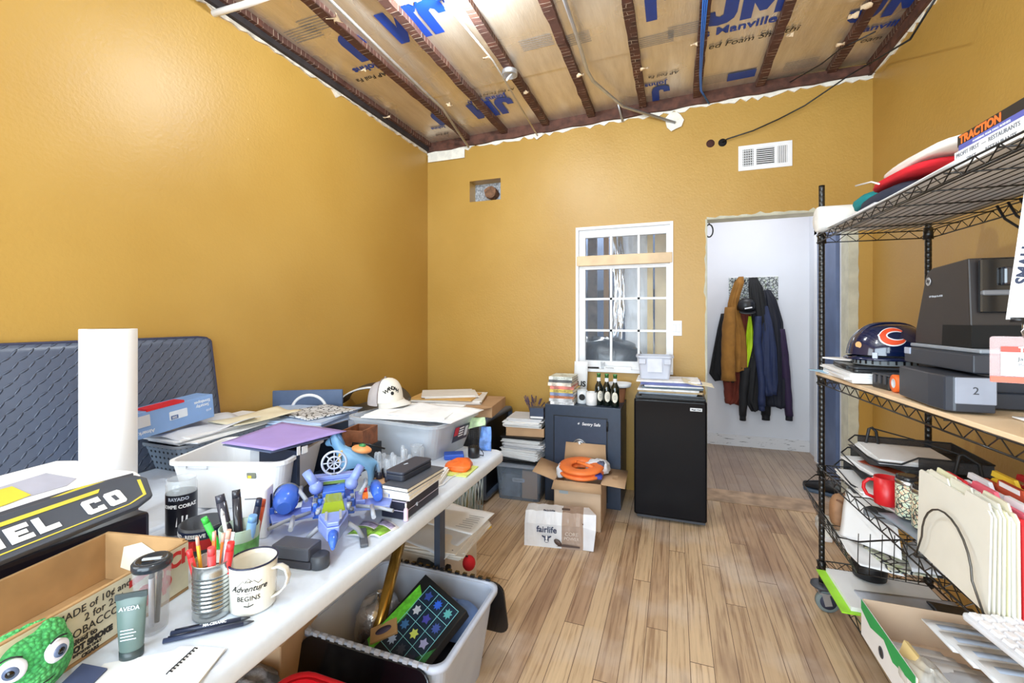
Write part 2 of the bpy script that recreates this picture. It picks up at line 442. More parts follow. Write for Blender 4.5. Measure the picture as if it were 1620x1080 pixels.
# ---- doorway edges: bare plaster reveal and its ragged rim
def ragged(mb, p0, p1, across, w0, w1, th, n=26, seed=1, out=(0, -1, 0), spike=1.0):
    """strip from p0 to p1 with one straight and one torn edge"""
    R = random.Random(seed); p0, p1, across, out = Vector(p0), Vector(p1), Vector(across), Vector(out)
    vs = []
    for i in range(n + 1):
        p = p0.lerp(p1, i / n); w = R.uniform(w0, w1) * (1 + .7 * spike if R.random() < .14 else 1)
        vs.append([p, p + across * w, p + across * w + out * th, p + out * th])
    mb.rings(vs, close=True, smooth=False); return mb
b = MB()
ragged(b, (DX0, YB, 0), (DX0, YB, DZ), (-1, 0, 0), .004, .014, .004, 50, 3)
ragged(b, (DX0, YB, DZ), (DX1, YB, DZ), (0, 0, 1), .006, .02, .004, 30, 4)
ragged(b, (DX1, YB, 0), (DX1, YB, DZ), (1, 0, 0), .052, .058, .004, 50, 5, spike=0)
b.bb(DX0 - .001, DX0 + .004, YB, YB + .14, 0, DZ).bb(DX1 - .004, DX1 + .001, YB, YB + .14, 0, DZ).bb(DX0, DX1, YB, YB + .14, DZ - .004, DZ + .001)
struct(b, 'trim_2', mat('bare_plaster_edge', (196, 194, 176), 0.8, var=0.1, scale=12, bump=0.3))

# ---- ceiling: foil-faced foam boards between old rafters
def m_foil():
    k = NT('tan_foil_facing'); v = k.coord('Object', (9, 1.2, 1))
    n = k.n('ShaderNodeTexNoise', i_Scale=2.2, i_Detail=5.0, i_Roughness=0.6); k.l(v, n.inputs['Vector'])
    k.l(k.ramp(n.outputs[0], [(0.3, lin((212, 200, 184))), (0.7, lin((232, 222, 208)))]), k.b.inputs['Base Color'])
    k.b.inputs['Metallic'].default_value = 0.68
    v2 = k.coord('Object', (1, 1, 1)); n3 = k.n('ShaderNodeTexNoise', i_Scale=2.4, i_Detail=2.0); k.l(v2, n3.inputs['Vector'])
    k.l(k.ramp(n3.outputs[0], [(0.35, (0.22,) * 3), (0.65, (0.42,) * 3)]), k.b.inputs['Roughness'])
    n2 = k.n('ShaderNodeTexNoise', i_Scale=14.0, i_Detail=3.0); k.l(v, n2.inputs['Vector'])
    k.bump(k.math('ADD', n2.outputs[0], k.math('MULTIPLY', n3.outputs[0], 3.0)), 0.22, 0.008); return k.m
def m_rafter():
    k = NT('rafter_with_plaster_keys'); tc = k.n('ShaderNodeTexCoord'); mp = k.n('ShaderNodeMapping'); mp.inputs['Rotation'].default_value = (0, 0, 0); k.l(tc.outputs['Object'], mp.inputs[0])
    dn = k.n('ShaderNodeTexNoise', i_Scale=9.0); k.l(mp.outputs[0], dn.inputs['Vector'])
    vv = k.n('ShaderNodeVectorMath', operation='ADD'); k.l(mp.outputs[0], vv.inputs[0])
    sc = k.n('ShaderNodeVectorMath', operation='SCALE', i_Scale=0.03); k.l(dn.outputs['Color'], sc.inputs[0]); k.l(sc.outputs[0], vv.inputs[1])
    br = k.n('ShaderNodeTexBrick', i_Scale=1.0); br.inputs['Brick Width'].default_value = 0.45; br.inputs['Row Height'].default_value = 0.034
    br.inputs['Mortar Size'].default_value = 0.0016; br.inputs['Color1'].default_value = (*lin((104, 62, 46)), 1); br.inputs['Color2'].default_value = (*lin((60, 38, 32)), 1)
    br.inputs['Mortar'].default_value = (*lin((196, 178, 160)), 1); k.l(vv.outputs[0], br.inputs['Vector'])
    n = k.n('ShaderNodeTexNoise', i_Scale=14.0, i_Detail=4.0); k.l(tc.outputs['Object'], n.inputs['Vector'])
    k.l(k.mix(k.ramp(n.outputs[0], [(0.42, (0, 0, 0)), (0.6, (1, 1, 1))]), lin((84, 52, 42)), br.outputs[0]), k.b.inputs['Base Color'])
    k.b.inputs['Roughness'].default_value = 0.8; k.bump(n.outputs[0], 0.5, 0.01); return k.m
M_FOIL, M_RAFTER = m_foil(), m_rafter()
RX = [-2.17, -1.775, -1.41, -1.03, -0.64, -0.235, 0.16, 0.59, 1.03, 1.262]
b = MB()
for i in range(9):
    x0, x1 = RX[i], RX[i + 1]
    for (y0, y1, dz) in ((-1.75, 0.62, .004), (0.62, 2.95, 0), (2.95, 3.72, .005)):
        b.face([(x0, y0, zc(x0) + .035 + dz), (x0, y1, zc(x0) + .035 + dz), (x1, y1, zc(x1) + .035 + dz), (x1, y0, zc(x1) + .035 + dz)])
        b.face([(x0, y0, zc(x0) + .085 + dz), (x1, y0, zc(x1) + .085 + dz), (x1, y1, zc(x1) + .085 + dz), (x0, y1, zc(x0) + .085 + dz)])
ceil = b.build('ceiling', M_FOIL, recalc=False); ceil['kind'] = 'structure'
for i, x in enumerate(RX):
    w = 0.055 if 0 < i < 9 else 0.04
    R = random.Random(i); b = MB(); n = 60; rg = []
    for j in range(n + 1):
        y = YR + (YB - YR) * j / n; a, c, d = R.uniform(-.004, .004), R.uniform(-.004, .004), R.uniform(-.003, .003)
        rg.append([(x - w / 2 + a, y, zc(x) + d), (x + w / 2 + c, y, zc(x) + d), (x + w / 2, y, zc(x) + .15), (x - w / 2, y, zc(x) + .15)])
    b.rings(rg, smooth=False); b.build('rafter', M_RAFTER, ceil)
# torn bits of paper and foam stuck on the rafters
for i, (px, py) in enumerate(((612, 185), (575, 110), (530, 30), (710, 165), (832, 145), (918, 118), (1020, 108), (1098, 70), (1250, 55), (1350, 25), (1370, 10), (1445, 40), (1330, 70), (770, 90))):
    d = ray(px, py); x0 = (3.0 - CAM_H) / d.z * d.x
    R = random.Random(i); s_ = R.uniform(.014, .032)
    p = ray(px, py) * ((zc(x0) - .004 - CAM_H) / d.z); p = Vector((p.x, p.y, zc(p.x) - .006))
    b = MB(); b.grid(lambda u, v: p + Vector(((u - .5) * 2 * s_, (v - .5) * 2.4 * s_ * (0.5 + .5 * math.sin(u * 5 + i)), -0.012 * math.sin(u * 3 + v * 4 + i))), 5, 4, .002)
    b.build('torn_facing', mat('torn_pale_facing', (216, 190, 156), .8, var=.2), ceil)

def ceil_frame(px, py, flip=False, rot=0.0):
    d = ray(px, py); t = 1.7
    for _ in range(8):
        x = d.x * t; t = (zc(x) + .033 - CAM_H) / d.z
    o = Vector((d.x * t, d.y * t, zc(d.x * t) + .0325))
    s = -1 if flip else 1
    xd = Vector((s, 0, s * .03)); M = frame(o, xd, (0, -s, 0)); return M @ Matrix.Rotation(rot, 4, 'Z')
M_LOGO = mat('blue_print', (20, 64, 158), 0.45)
def jm_logo(M, s, parts='JM'):
    b = MB(); z0, z1 = 0.0, 0.0006
    def sc(P): return [(x * s, y * s) for x, y in P]
    if 'J' in parts:
        b.prism(sc([(-.26, .5), (-.03, .5), (-.03, -.20), (-.07, -.36), (-.18, -.47), (-.34, -.5), (-.50, -.46), (-.60, -.34), (-.62, -.06), (-.42, -.06), (-.40, -.20), (-.33, -.25), (-.27, -.20)]), z0, z1, M)
    if 'M' in parts:
        b.prism(sc([(.04, .5), (.22, .5), (.42, .06), (.62, .5), (.84, .5), (.84, -.5), (.62, -.5), (.62, .0), (.48, -.34), (.36, -.34), (.24, -.06), (.24, -.5), (.04, -.5)]), z0, z1, M)
    b.build('printed_logo', M_LOGO, ceil, recalc=True)
for (px, py, fl, s, pt) in ((668, 32, True, .27, 'JM'), (785, 170, True, .25, 'JM'), (548, 80, True, .27, 'J'), (686, 190, True, .22, 'J'), (1030, 150, True, .22, 'J'), (1172, 6, False, .30, 'JM'), (1018, 12, True, .26, 'J'), (1405, 4, False, .27, 'JM')):
    jm_logo(ceil_frame(px, py, fl), s, pt)
for (px, py, fl, s, t, bold) in ((578, 108, True, .085, 'Johns', .002), (588, 122, True, .06, 'AP Foil Fa', 0), (770, 157, True, .075, 'Johns Man', .002), (786, 146, True, .045, 'AP Foil Faced F', 0), (672, 5, True, .085, 'Johns Man', .002),
                                (1170, 42, False, .10, 's Manville', .002), (1190, 60, False, .075, 'ed Foam Sheathi', 0), (1400, 40, False, .085, 'anville', .002), (1408, 56, False, .065, 'oam Sheath', 0),
                                (1037, 133, True, .07, 'Johns', .002), (1050, 118, True, .05, 'AP Foil Fa', 0), (693, 202, True, .06, 'Johns', .002), (700, 212, True, .045, 'AP Foil', 0)):
    text(t, s, M_LOGO if bold else M_INK, ceil, ceil_frame(px, py, fl), 'printed_lettering', bold, shear=.2 if not bold else 0)
b = MB(); Mx = ceil_frame(1173, 119); b.prism([(-.09, -.05), (.09, -.05), (.09, .05), (-.09, .05)], 0, .0006, Mx); b.build('printed_panel', M_LOGO, ceil)
b = MB(); Mx = ceil_frame(1165, 142); b.prism([(-.13, -.05), (.13, -.05), (.13, .05), (-.13, .05)], 0, .0006, Mx); b.build('printed_panel', M_LOGO, ceil)
for (px, py) in ((470, 45), (490, 28), (1038, 55), (1085, 38), (1128, 120), (1270, 95), (905, 55), (845, 60)):   # columns of small print
    for r in range(6):
        Mx = ceil_frame(px, py) @ Matrix.Translation((0, -.02 * r, 0)); b = MB(); b.prism([(-.1, -.002), (.1, -.002), (.1, .002), (-.1, .002)], 0, .0004, Mx)
        b.build('printed_line', M_GREYINK, ceil)

# ---- header timbers, dark gap strip and torn plaster along the wall tops
b = MB()
z0 = aty(860, 212, YB).z
rg = []
for i in range(41):
    x = XL + (XR - XL) * i / 40; zb = 2.955 + .03 * (x - XL) + .006 * math.sin(i * 1.7)
    rg.append([(x, YB - .035, zb), (x, YB, zb), (x, YB, 3.12), (x, YB - .035, 3.12)])
b.rings(rg, smooth=False); struct(b, 'trim_3', M_WOOD_DARK)
b = MB(); rg = []
for i in range(41):
    y = YR + (YB - YR) * i / 40
    rg.append([(XL, y, 2.965), (XL + .035, y, 2.968), (XL + .035, y, 3.12), (XL, y, 3.12)])
b.rings(rg, smooth=False); struct(b, 'trim_4', mat('gap_shade', (44, 36, 36), .8, var=.3))  # dark strip: shade of the gap below the first rafter, put into the colour
b = MB(); rg = []
for i in range(41):
    y = YR + (YB - YR) * i / 40
    rg.append([(XR, y, 3.05), (XR - .03, y, 3.05), (XR - .03, y, 3.12), (XR, y, 3.12)])
b.rings(rg, smooth=False); struct(b, 'trim_5', M_WOOD_DARK)
b = MB(); ragged(b, (XL, YB, 2.965), (XR, YB, 3.06), (0, 0, -1), .008, .04, .010, 90, 11); struct(b, 'trim_6', M_PLASTER)
b = MB(); ragged(b, (XL, YR, 2.975), (XL, YB, 2.975), (0, 0, -1), .012, .035, .012, 120, 12, (1, 0, 0)); struct(b, 'trim_7', mat('stained_plaster_edge', (206, 196, 180), .8, var=.25, scale=20, bump=.3))
b = MB(); ragged(b, (XR, YR, 3.06), (XR, YB, 3.06), (0, 0, -1), .008, .04, .010, 120, 13, (-1, 0, 0)); struct(b, 'trim_8', M_PLASTER)
# white patch pieces in the left corner and where the conduits pass
b = MB(); p = aty(680, 236, YB); q = aty(736, 250, YB)
b.bb(XL + .012, q.x, YB - .016, YB - .011, q.z - .0, 3.0)
b.build('patch', M_PLASTER); bpy.data.objects['patch'].name = 'trim_9'; bpy.data.objects['trim_9']['kind'] = 'structure'
for px, py, s_ in ((1066, 197, .07), (852, 215, .045)):
    p = aty(px, py, YB); b = MB(); R = random.Random(int(px))
    b.prism([(s_ * R.uniform(.7, 1.1) * math.cos(a * PI / 5), s_ * R.uniform(.8, 1.3) * math.sin(a * PI / 5)) for a in range(10)], 0, .006, frame((p.x, YB - .012, p.z + .02), (1, 0, 0), (0, 0, 1)))
    b.build('plaster_patch', M_PLASTER, bpy.data.objects['trim_6'])

# ---- window in the back wall
win = thing('window_1', None, None); win['kind'] = 'structure'
def zpx(y, x=985): return aty(x, y, YB).z
def xpx(x): return aty(x, 460, YB).x
b = MB()
T = .018
b.bb(WX0 - .004, WX0 + T, YB - .012, YB + .1, WZ0 + T, WZ1 - T).bb(WX1 - T, WX1 + .004, YB - .012, YB + .1, WZ0 + T, WZ1 - T).bb(WX0 - .004, WX1 + .004, YB - .012, YB + .1, WZ1 - T, WZ1 + .004).bb(WX0 - .004, WX1 + .004, YB - .03, YB + .1, WZ0 - .006, WZ0 + T)
b.build('window_frame', M_WHITE, win)
gx0, gx1, gz0, gz1 = xpx(925), xpx(1054), zpx(572), zpx(372)
b = MB()
b.bb(WX0 + T, gx0, YB + .02, YB + .06, WZ0 + T, WZ1 - T).bb(gx1, WX1 - T, YB + .02, YB + .06, WZ0 + T, WZ1 - T).bb(gx0, gx1, YB + .02, YB + .06, WZ0 + T, gz0).bb(gx0, gx1, YB + .02, YB + .06, gz1, WZ1 - T)
for x in (966, 1010): b.bb(xpx(x) - .009, xpx(x) + .009, YB + .025, YB + .055, gz0, gz1)
for y in (472, 523): b.bb(gx0, gx1, YB + .025, YB + .055, zpx(y) - .009, zpx(y) + .009)
b.bb(gx0, gx1, YB + .02, YB + .06, zpx(424), zpx(402))
b.build('sash', mat('white_sash_paint', (232, 233, 236), .45, var=.05, scale=20, bump=.1), win)
b = MB(); b.bb(gx0, gx1, YB + .036, YB + .040, gz0, gz1); b.build('pane', clear('window_glass', (200, 215, 235), .05, .05), win)
b = MB(); b.bb(WX0 + .004, WX1 - .002, YB - .020, YB + .018, zpx(418.5), zpx(402.5)).bevel(.003, 1); b.build('crossboard', mat('raw_pine_batten', (224, 196, 160), .7, var=.1, scale=8, bump=.1), win)
# ================================================================== WIRE SHELVING RACK (right-hand side)
RA = math.radians(2.7)
RO = Vector((0.658, 2.49, 0))
def rk(x, y, z=0):                       # rack coordinates (x into the wall, y along, negative towards the camera)
    c, s = math.cos(RA), math.sin(RA); return Vector((RO.x + c * x - s * y, RO.y + s * x + c * y, z))
RL, RD = 1.52, 0.41
M_WIRE = mat('black_epoxy_wire', (16, 16, 18), 0.35, coat=0.3)
rack = thing('shelving_rack', 'tall black wire shelving rack on casters loaded with office clutter', 'shelving rack', RO, RA)
for x in (0, RD):
    for y in (0, -RL):
        b = MB(); prof = [(0.0125, 0.135)]
        z = 0.135
        while z < 1.99: prof += [(0.0125, z + .022), (0.0112, z + .0235), (0.0125, z + .025)]; z += .0254
        prof += [(0.0125, 2.005), (0.009, 2.012)]
        b.lathe(prof, Matrix.Translation((x, y, 0)), 14); b.build('post', M_WIRE, rack)
        cs = MB(); cs.lathe([(.03, .132), (.045, .128), (.047, .118), (.04, .112)], Matrix.Translation((x, y, 0)), 24); cw = cs.build('caster_bumper', M_DGREY, rack)
        cs = MB(); cs.cyl((x, y, .085), (x, y, .135), .010)
        cs.build('stem', M_STEEL, cw)
        cs = MB(); cs.box((x + .008, y - .004, .088), (.045, .034, .006)).box((x + .016, y - .020, .062), (.03, .003, .056), (0, -.25, 0)).box((x + .016, y + .014, .062), (.03, .003, .056), (0, -.25, 0)); cs.build('fork', M_ZINC, cw)
        cs = MB(); cs.lathe([(.028, -.011), (.046, -.012), (.05, -.008), (.05, .008), (.046, .012), (.028, .011)], Matrix.Translation((x + .022, y - .003, .05)) @ Matrix.Rotation(PI / 2, 4, 'X'), 28); wh = cs.build('caster_wheel', mat('grey_rubber', (112, 122, 122), .6), rack)
        cs = MB(); cs.lathe([(.006, -.014), (.034, -.013), (.034, .013), (.006, .014)], Matrix.Translation((x + .022, y - .003, .05)) @ Matrix.Rotation(PI / 2, 4, 'X'), 24); cs.build('wheel_hub', mat('dark_blue_hub', (52, 56, 76), .4), wh)
def wire_shelf(z, dense_dir='y'):
    b = MB(); r = .0028; h = .034
    e = .016
    cor = [(-e, e), (RD + e, e), (RD + e, -RL - e), (-e, -RL - e)]
    for zz in (z, z - h):
        for i in range(4):
            a, c = cor[i], cor[(i + 1) % 4]; b.cyl((*a, zz), (*c, zz), r, seg=6)
    for i in range(4):
        a, c = Vector((*cor[i], 0)), Vector((*cor[(i + 1) % 4], 0)); L = (c - a).length; n = max(2, round(L / .042))
        pts = [a.lerp(c, k / n) + Vector((0, 0, z if k % 2 else z - h)) for k in range(n + 1)]
        b.tube(pts, .0019, 5)
    n = 15
    for i in range(1, n):
        x = -e + (RD + 2 * e) * i / n; b.cyl((x, e, z), (x, -RL - e, z), .0018, seg=5)
    m = 8
    for i in range(1, m):
        y = e - (RL + 2 * e) * i / m; b.cyl((-e, y, z - .005), (RD + e, y, z - .005), .0024, seg=6)
    for x in (0, RD):
        for y in (0, -RL): b.lathe([(.019, z - h - .008), (.0165, z + .008)], Matrix.Translation((x, y, 0)), 14)
    return b.build('wire_shelf', M_WIRE, rack)
Z1, Z2, Z3, Z4 = .228, .684, 1.112, 1.780
for z in (Z1, Z2, Z3, Z4): wire_shelf(z)
# plywood board on the middle shelf
pb = MB(); pb.bb(-.02, RD + .02, -RL - .02, .02, 0, .013).bevel(.002, 1)
o = pb.build('plywood_board', mat('pale_plywood', (232, 204, 168), .6, var=.12, scale=5, bump=.05)); o.location = (RO.x, RO.y, Z3 + .003); o.rotation_euler = (0, 0, RA)
tag(o, 'pale plywood board lying on the middle shelf of the wire rack', 'board')
ZB = Z3 + .0165

# ---- top shelf
o = MB().lathe([(.020, -.0), (.022, .0), (.026, .001), (.052, .001), (.057, .004), (.060, .012), (.060, .40), (.03, .402)], None, 28)
o = o.build('paper_roll', mat('white_roll_vinyl', (244, 244, 242), .5, var=.02)); o.location = rk(.0, -.012, Z4 + .040); o.rotation_euler = (0, PI / 2, RA)
o.location = rk(-.035, -.04, Z4 + .066)
tag(o, 'white paper roll lying across the far end of the top wire shelf', 'paper roll')
def soft_sheet(name, pts, m, label, cat, th=.002, amp=.004, seed=0, n=12, group=None):
    """sheet through four corner points with gentle waves"""
    a, b_, c, d = [Vector(p) for p in pts]; R = random.Random(seed); p1, p2 = R.uniform(0, 6), R.uniform(0, 6)
    nn = (b_ - a).cross(d - a).normalized()
    mb = MB(); mb.grid(lambda u, v: a.lerp(b_, u).lerp(d.lerp(c, u), v) + nn * amp * (math.sin(u * 7 + p1) * math.sin(v * 5 + p2)), n, n, th)
    ob = mb.build(name, m); tag(ob, label, cat, group); return ob
soft_sheet('plan_sheet', [rk(-.01, -.09, Z4 + .012), rk(.40, -.09, Z4 + .012), rk(.40, -1.0, Z4 + .014), rk(-.01, -1.0, Z4 + .014)], M_PAPER, 'wide white paper sheet spread flat over the top wire shelf', 'paper sheet', .003, .004, 1)
soft_sheet('plan_sheet', [rk(.02, -.06, Z4 + .022), rk(.36, -.09, Z4 + .022), rk(.34, -.55, Z4 + .022), rk(.0, -.52, Z4 + .022)], mat('pale_vellum', (214, 214, 222), .7), 'pale folded sheet under the pile of clothes on the top shelf', 'paper sheet', .004, .003, 2)
def blob(mb, c, size, seed=0, rot=0, amp=.12, flat=True, n=28):
    """lumpy soft heap with folds"""
    R = random.Random(seed); ph = [R.uniform(0, 6.28) for _ in range(8)]; R3 = Matrix.Rotation(rot, 3, 'Z'); c = Vector(c)
    def f(th, fi):
        d = 1 + amp * (math.sin(3 * th + ph[0] + 2 * fi) * .6 + math.sin(7 * th + ph[1]) * .25 * math.sin(fi * 4 + ph[2]) + .3 * math.sin(11 * fi + ph[3] + 3 * math.cos(th + ph[4])))
        v = Vector((math.cos(th) * math.sin(fi) * d, math.sin(th) * math.sin(fi) * d, math.cos(fi) * (1 + amp * .8 * math.sin(4 * th + ph[5] + 5 * fi))))
        e = 0.72
        v = Vector([math.copysign(abs(t) ** e, t) for t in v])
        if flat and v.z < -0.6: v.z = -.6
        return c + R3 @ Vector((v.x * size[0], v.y * size[1], v.z * size[2]))
    m = n // 2
    mb.rings([[f(2 * PI * i / n, .04 + (PI - .08) * j / m) for i in range(n)] for j in range(m + 1)])
    return mb
def cloth(name, c, size, m, label, cat, seed=0, rot=RA, amp=.12, group=None):
    o = blob(MB(), (0, 0, 0), size, seed, 0, amp).build(name, m); o.location = c; o.rotation_euler = (0, 0, rot); tag(o, label, cat, group); return o
M_NAVYC = mat('navy_cloth', (44, 48, 66), .9, var=.12, bump=.2)
cloth('folded_shirt', rk(.15, -.45, Z4 + .050), (.13, .22, .030), M_NAVYC, 'navy cloth at the bottom of the clothes pile on the top shelf', 'shirt', 3, amp=.08)
cloth('folded_shirt', rk(.13, -.30, Z4 + .075), (.10, .10, .036), mat('teal_cloth', (14, 128, 132), .85, var=.12, bump=.2), 'teal garment peeking from the clothes pile on the top shelf', 'shirt', 4, amp=.1)
cloth('folded_shirt', rk(.12, -.56, Z4 + .095), (.10, .18, .020), mat('red_cloth', (208, 24, 40), .85, var=.1, bump=.2), 'bright red garment folded in the middle of the clothes pile', 'shirt', 5, amp=.1)
cloth('folded_shirt', rk(.15, -.62, Z4 + .128), (.11, .22, .024), mat('cream_cloth', (232, 224, 216), .9, var=.05, bump=.2), 'cream white garment on top of the clothes pile beside the books', 'shirt', 6, amp=.1)
b = MB(); b.tube([rk(-.02, -.42, Z4 + .115), rk(.0, -.50, Z4 + .105), rk(-.01, -.58, Z4 + .075)], .003, 6)
tag(b.build('string', M_WHITE), 'thin white cord hanging over the front of the clothes pile', 'cord')
M_BOOKPG = mat('book_pages', (236, 230, 216), .8, var=.08, scale=60)
def book(w, d, h, m, name='book', label=None, cat='book', group=None, spine=None, hard=True, loc=(0, 0, 0), rz=0.0):
    """lying book: w along x (spine side is -x), d along y, h high"""
    r = thing(name, label, cat, loc, rz, group); t = min(.003, h * .14)
    mb = MB(); mb.bb(-w / 2, w / 2, -d / 2, d / 2, 0, t).bb(-w / 2, w / 2, -d / 2, d / 2, h - t, h).bb(-w / 2, -w / 2 + t, -d / 2, d / 2, t, h - t); mb.build('cover', m, r)
    mb = MB(); mb.bb(-w / 2 + t, w / 2 - t * 1.3, -d / 2 + t, d / 2 - t, t, h - t); mb.build('pages', M_BOOKPG, r)
    if spine: text(spine[0], spine[1], spine[2], r, frame((-w / 2 - .0006, 0, h / 2), (0, -1, 0), (0, 0, 1)), 'spine_lettering', spine[3] if len(spine) > 3 else 0, sx=spine[4] if len(spine) > 4 else 1)
    return r
# the book group: white pair, blue, black/orange
yb = -.985
for i, (t, m, lab, sp) in enumerate(((.024, M_WHITE, 'white book lying lowest in the stack on the top shelf', ('PROFIT FIRST  —  RESTAURANTS', .015, M_GREYINK)), (.024, M_WHITE, 'second white book with grey spine title on the top shelf', ('PROFIT FIRST  —  RESTAURANTS', .015, M_GREYINK)),
                                    (.018, mat('periwinkle_cover', (92, 98, 178), .5), 'periwinkle blue book under the black one on the top shelf', ('POWERING YOUR SMALL BUSINESS', .008, M_WHITE)), (.030, mat('black_book_cover', (34, 34, 38), .4), 'black book with orange spine title, topmost of the stack', ('TRACTION', .034, mat('orange_ink', (240, 120, 50), .5), .0015, 1.15)))):
    z = Z4 + .004 + (0, .024, .048, .066)[i]
    bk = book(.15, .235 + (0 if i < 2 else .005), t, m, label=lab, group='business books on the top shelf', spine=sp if i != 3 else None, loc=rk(.085 + .006 * i, yb - .07 - (0, .0, .028, .012)[i] + (0 if i < 2 else .02), z), rz=RA)
    if i == 3:
        text('TRACTION', .030, sp[2], bk, frame((-.0756, .035, t / 2), (0, -1, 0), (0, 0, 1)), 'spine_lettering', .0012, sx=1.0)
b = MB(); b.tube([(1.262, 2.02, 1.55), (1.262, 2.02, 1.8), (1.24, 1.94, 2.2), (1.25, 1.86, 2.7), (1.26, 1.82, 3.02)], .006, 8)
tag(b.build('black_conduit_cable', M_BLACK), 'thick black cable running up the yellow wall above the books', 'cable')
# black things resting on / seen through the top shelf
b = MB(); b.bb(.24, .38, -.62, -.36, Z4 + .026, Z4 + .05).bevel(.008, 2)
o = b.build('laptop_sleeve', M_BLACK); o.location = (RO.x, RO.y, 0); o.rotation_euler = (0, 0, RA); tag(o, 'flat black sleeve at the back of the top shelf above the post', 'sleeve')
b = MB()
for i in range(4):
    y = -.50 - .05 * i
    b.tube([rk(.36, y, Z4 - .01), rk(.37, y - .02, Z4 - .06), rk(.40, y - .07, Z4 - .12), rk(.41, y - .10, Z4 - .20), rk(.42, y - .12, Z4 - .3), rk(.40, y - .12, Z4 - .5)], .004, 6)
tag(b.build('cable_bundle', M_BLACK), 'black cables drooping from the top shelf behind the printer', 'cable')

# ---- middle shelf: papers, laptop, hard hat, printer ...
LATE_PILE = ((.13, -.25), .30, .42)
soft_sheet('loose_papers', [rk(-.03, -.03, ZB + .004), rk(.30, .0, ZB + .004), rk(.33, -.30, ZB + .005), rk(.02, -.36, ZB + .005)], M_PAPER, 'white papers spread under the laptop on the plywood shelf', 'papers', .004, .003, 8)
soft_sheet('blue_leaflet', [rk(-.06, -.01, ZB + .012), rk(.04, .015, ZB + .012), rk(.06, -.17, ZB + .010), rk(.0, -.19, ZB + .008)], mat('light_blue_paper', (160, 200, 226), .7), 'light blue leaflet poking off the corner of the plywood shelf', 'leaflet', .001, .002, 9)
r = thing('laptop', 'closed black laptop under the hard hat on the plywood shelf', 'laptop', rk(.115, -.26, ZB + .046), RA - .12)
b = MB(); b.prism(rrect(.24, .33, .015), 0, .012).bevel(.002, 1); b.build('base', M_BLACK, r)
b = MB(); b.prism(rrect(.24, .33, .015), .013, .020).bevel(.002, 1); b.build('lid', mat('dark_grey_lid', (58, 62, 70), .35, metal=.3), r)
b = MB(); b.cyl((-.12, -.1, .012), (-.12, .1, .012), .008); b.build('hinge', M_BLACK, r)
tag(soft_sheet('white_papers', [rk(-.01, -.04, ZB + .070), rk(.14, .0, ZB + .070), rk(.20, -.12, ZB + .070), rk(.05, -.18, ZB + .070)], M_PAPER, 'small fan of white papers on the laptop by the rack post', 'papers', .006, .002, 10))
# hard hat
hh = thing('hard_hat', 'glossy navy hard hat with an orange wishbone letter on its side', 'hard hat', (.81, 2.20, ZB + .100), math.radians(14))
def hat_pt(a, t):
    # a round, t 0 rim..1 crown ; long axis x
    rx, ry, hz = .145, .118, .135
    f = math.cos(t * PI / 2) ** .75; x = rx * f * math.cos(a); y = ry * f * math.sin(a); z = hz * math.sin(t * PI / 2) ** .92
    return Vector((x, y, z + .012 * (t < .02)))
HN = mat('navy_helmet_gloss', (12, 26, 62), .12, coat=.8, var=.03)
b = MB(); b.rings([[hat_pt(2 * PI * i / 40, j / 14) for i in range(40)] for j in range(15)], cap=False)
b.rings([[Vector((math.cos(2 * PI * i / 40) * (.15 + d + (.05 if math.cos(2 * PI * i / 40) > 0 else 0) * math.cos(2 * PI * i / 40) ** 2), math.sin(2 * PI * i / 40) * (.122 + d), zz)) for i in range(40)] for d, zz in ((-.006, .004), (.004, -.002), (.004, -.008), (-.008, -.004))], cap=False)
b.build('shell', HN, hh)
b = MB()
for dy in (-.012, 0, .012):
    b.tube([Vector((hat_pt(0, t / 12).x * .93 * (1 - 0), dy, hat_pt(0, t / 12).z + .003)) for t in range(5, 13)] + [Vector((-hat_pt(0, t / 12).x * .93, dy, hat_pt(0, t / 12).z + .003)) for t in range(11, 4, -1)], .004, 6)
b.build('crown_ridge', HN, hh)
b = MB(); b.rings([[Vector((math.cos(2 * PI * i / 36) * rr, math.sin(2 * PI * i / 36) * rr * .82, zz)) for i in range(36)] for rr, zz in ((.118, -.002), (.122, -.028), (.115, -.03), (.112, -.004))], cap=False)
b.build('suspension_band', mat('pale_grey_band', (150, 156, 160), .6), hh)
b = MB()
for i in range(30):
    a = 2 * PI * i / 30; b.box((math.cos(a) * .1215, math.sin(a) * .1215 * .82, -.016), (.003, .006, .016), a)
b.build('band_slots', M_BLACK, hh)
def on_hat(a, t, off=.002):
    p = hat_pt(a, t); q = hat_pt(a + .02, t); r2 = hat_pt(a, t + .02); n = (q - p).cross(r2 - p).normalized()
    if n.dot(p) < 0: n = -n
    return p + n * off
# wishbone C drawn as tapered band on the curved side (faces the camera)
ca = -PI / 2 - .36
def wish(mb, s, off):
    out = []
    for i in range(33):
        th = math.radians(38) + math.radians(284) * i / 32
        w = (.055 + .10 * math.sin(PI * i / 32) ** .8) * s
        cu, cv = .30 * math.cos(th), .155 * math.sin(th)
        k = 1 + (.25 if abs(i - 16) < 1 else 0)
        iu, iv = cu * (1 - w * 1.9), cv * (1 - w * 1.9 * 1.5); ou, ov = cu * (1 + w * 1.9 * k), cv * (1 + w * 1.9 * 1.5)
        out.append([on_hat(ca + u, .44 + v, off) for u, v in ((iu, iv), (ou, ov))])
    mb.rings(out, close=False, cap=False); return mb
wish(MB(), 1.35, .0015).build('emblem_outline', M_WHITE, hh)
wish(MB(), .9, .0028).build('emblem', mat('orange_red_print', (226, 78, 40), .4), hh)
b = MB(); p = on_hat(-2.85, .22, .002); nn = (p - Vector((0, 0, .02))).normalized()
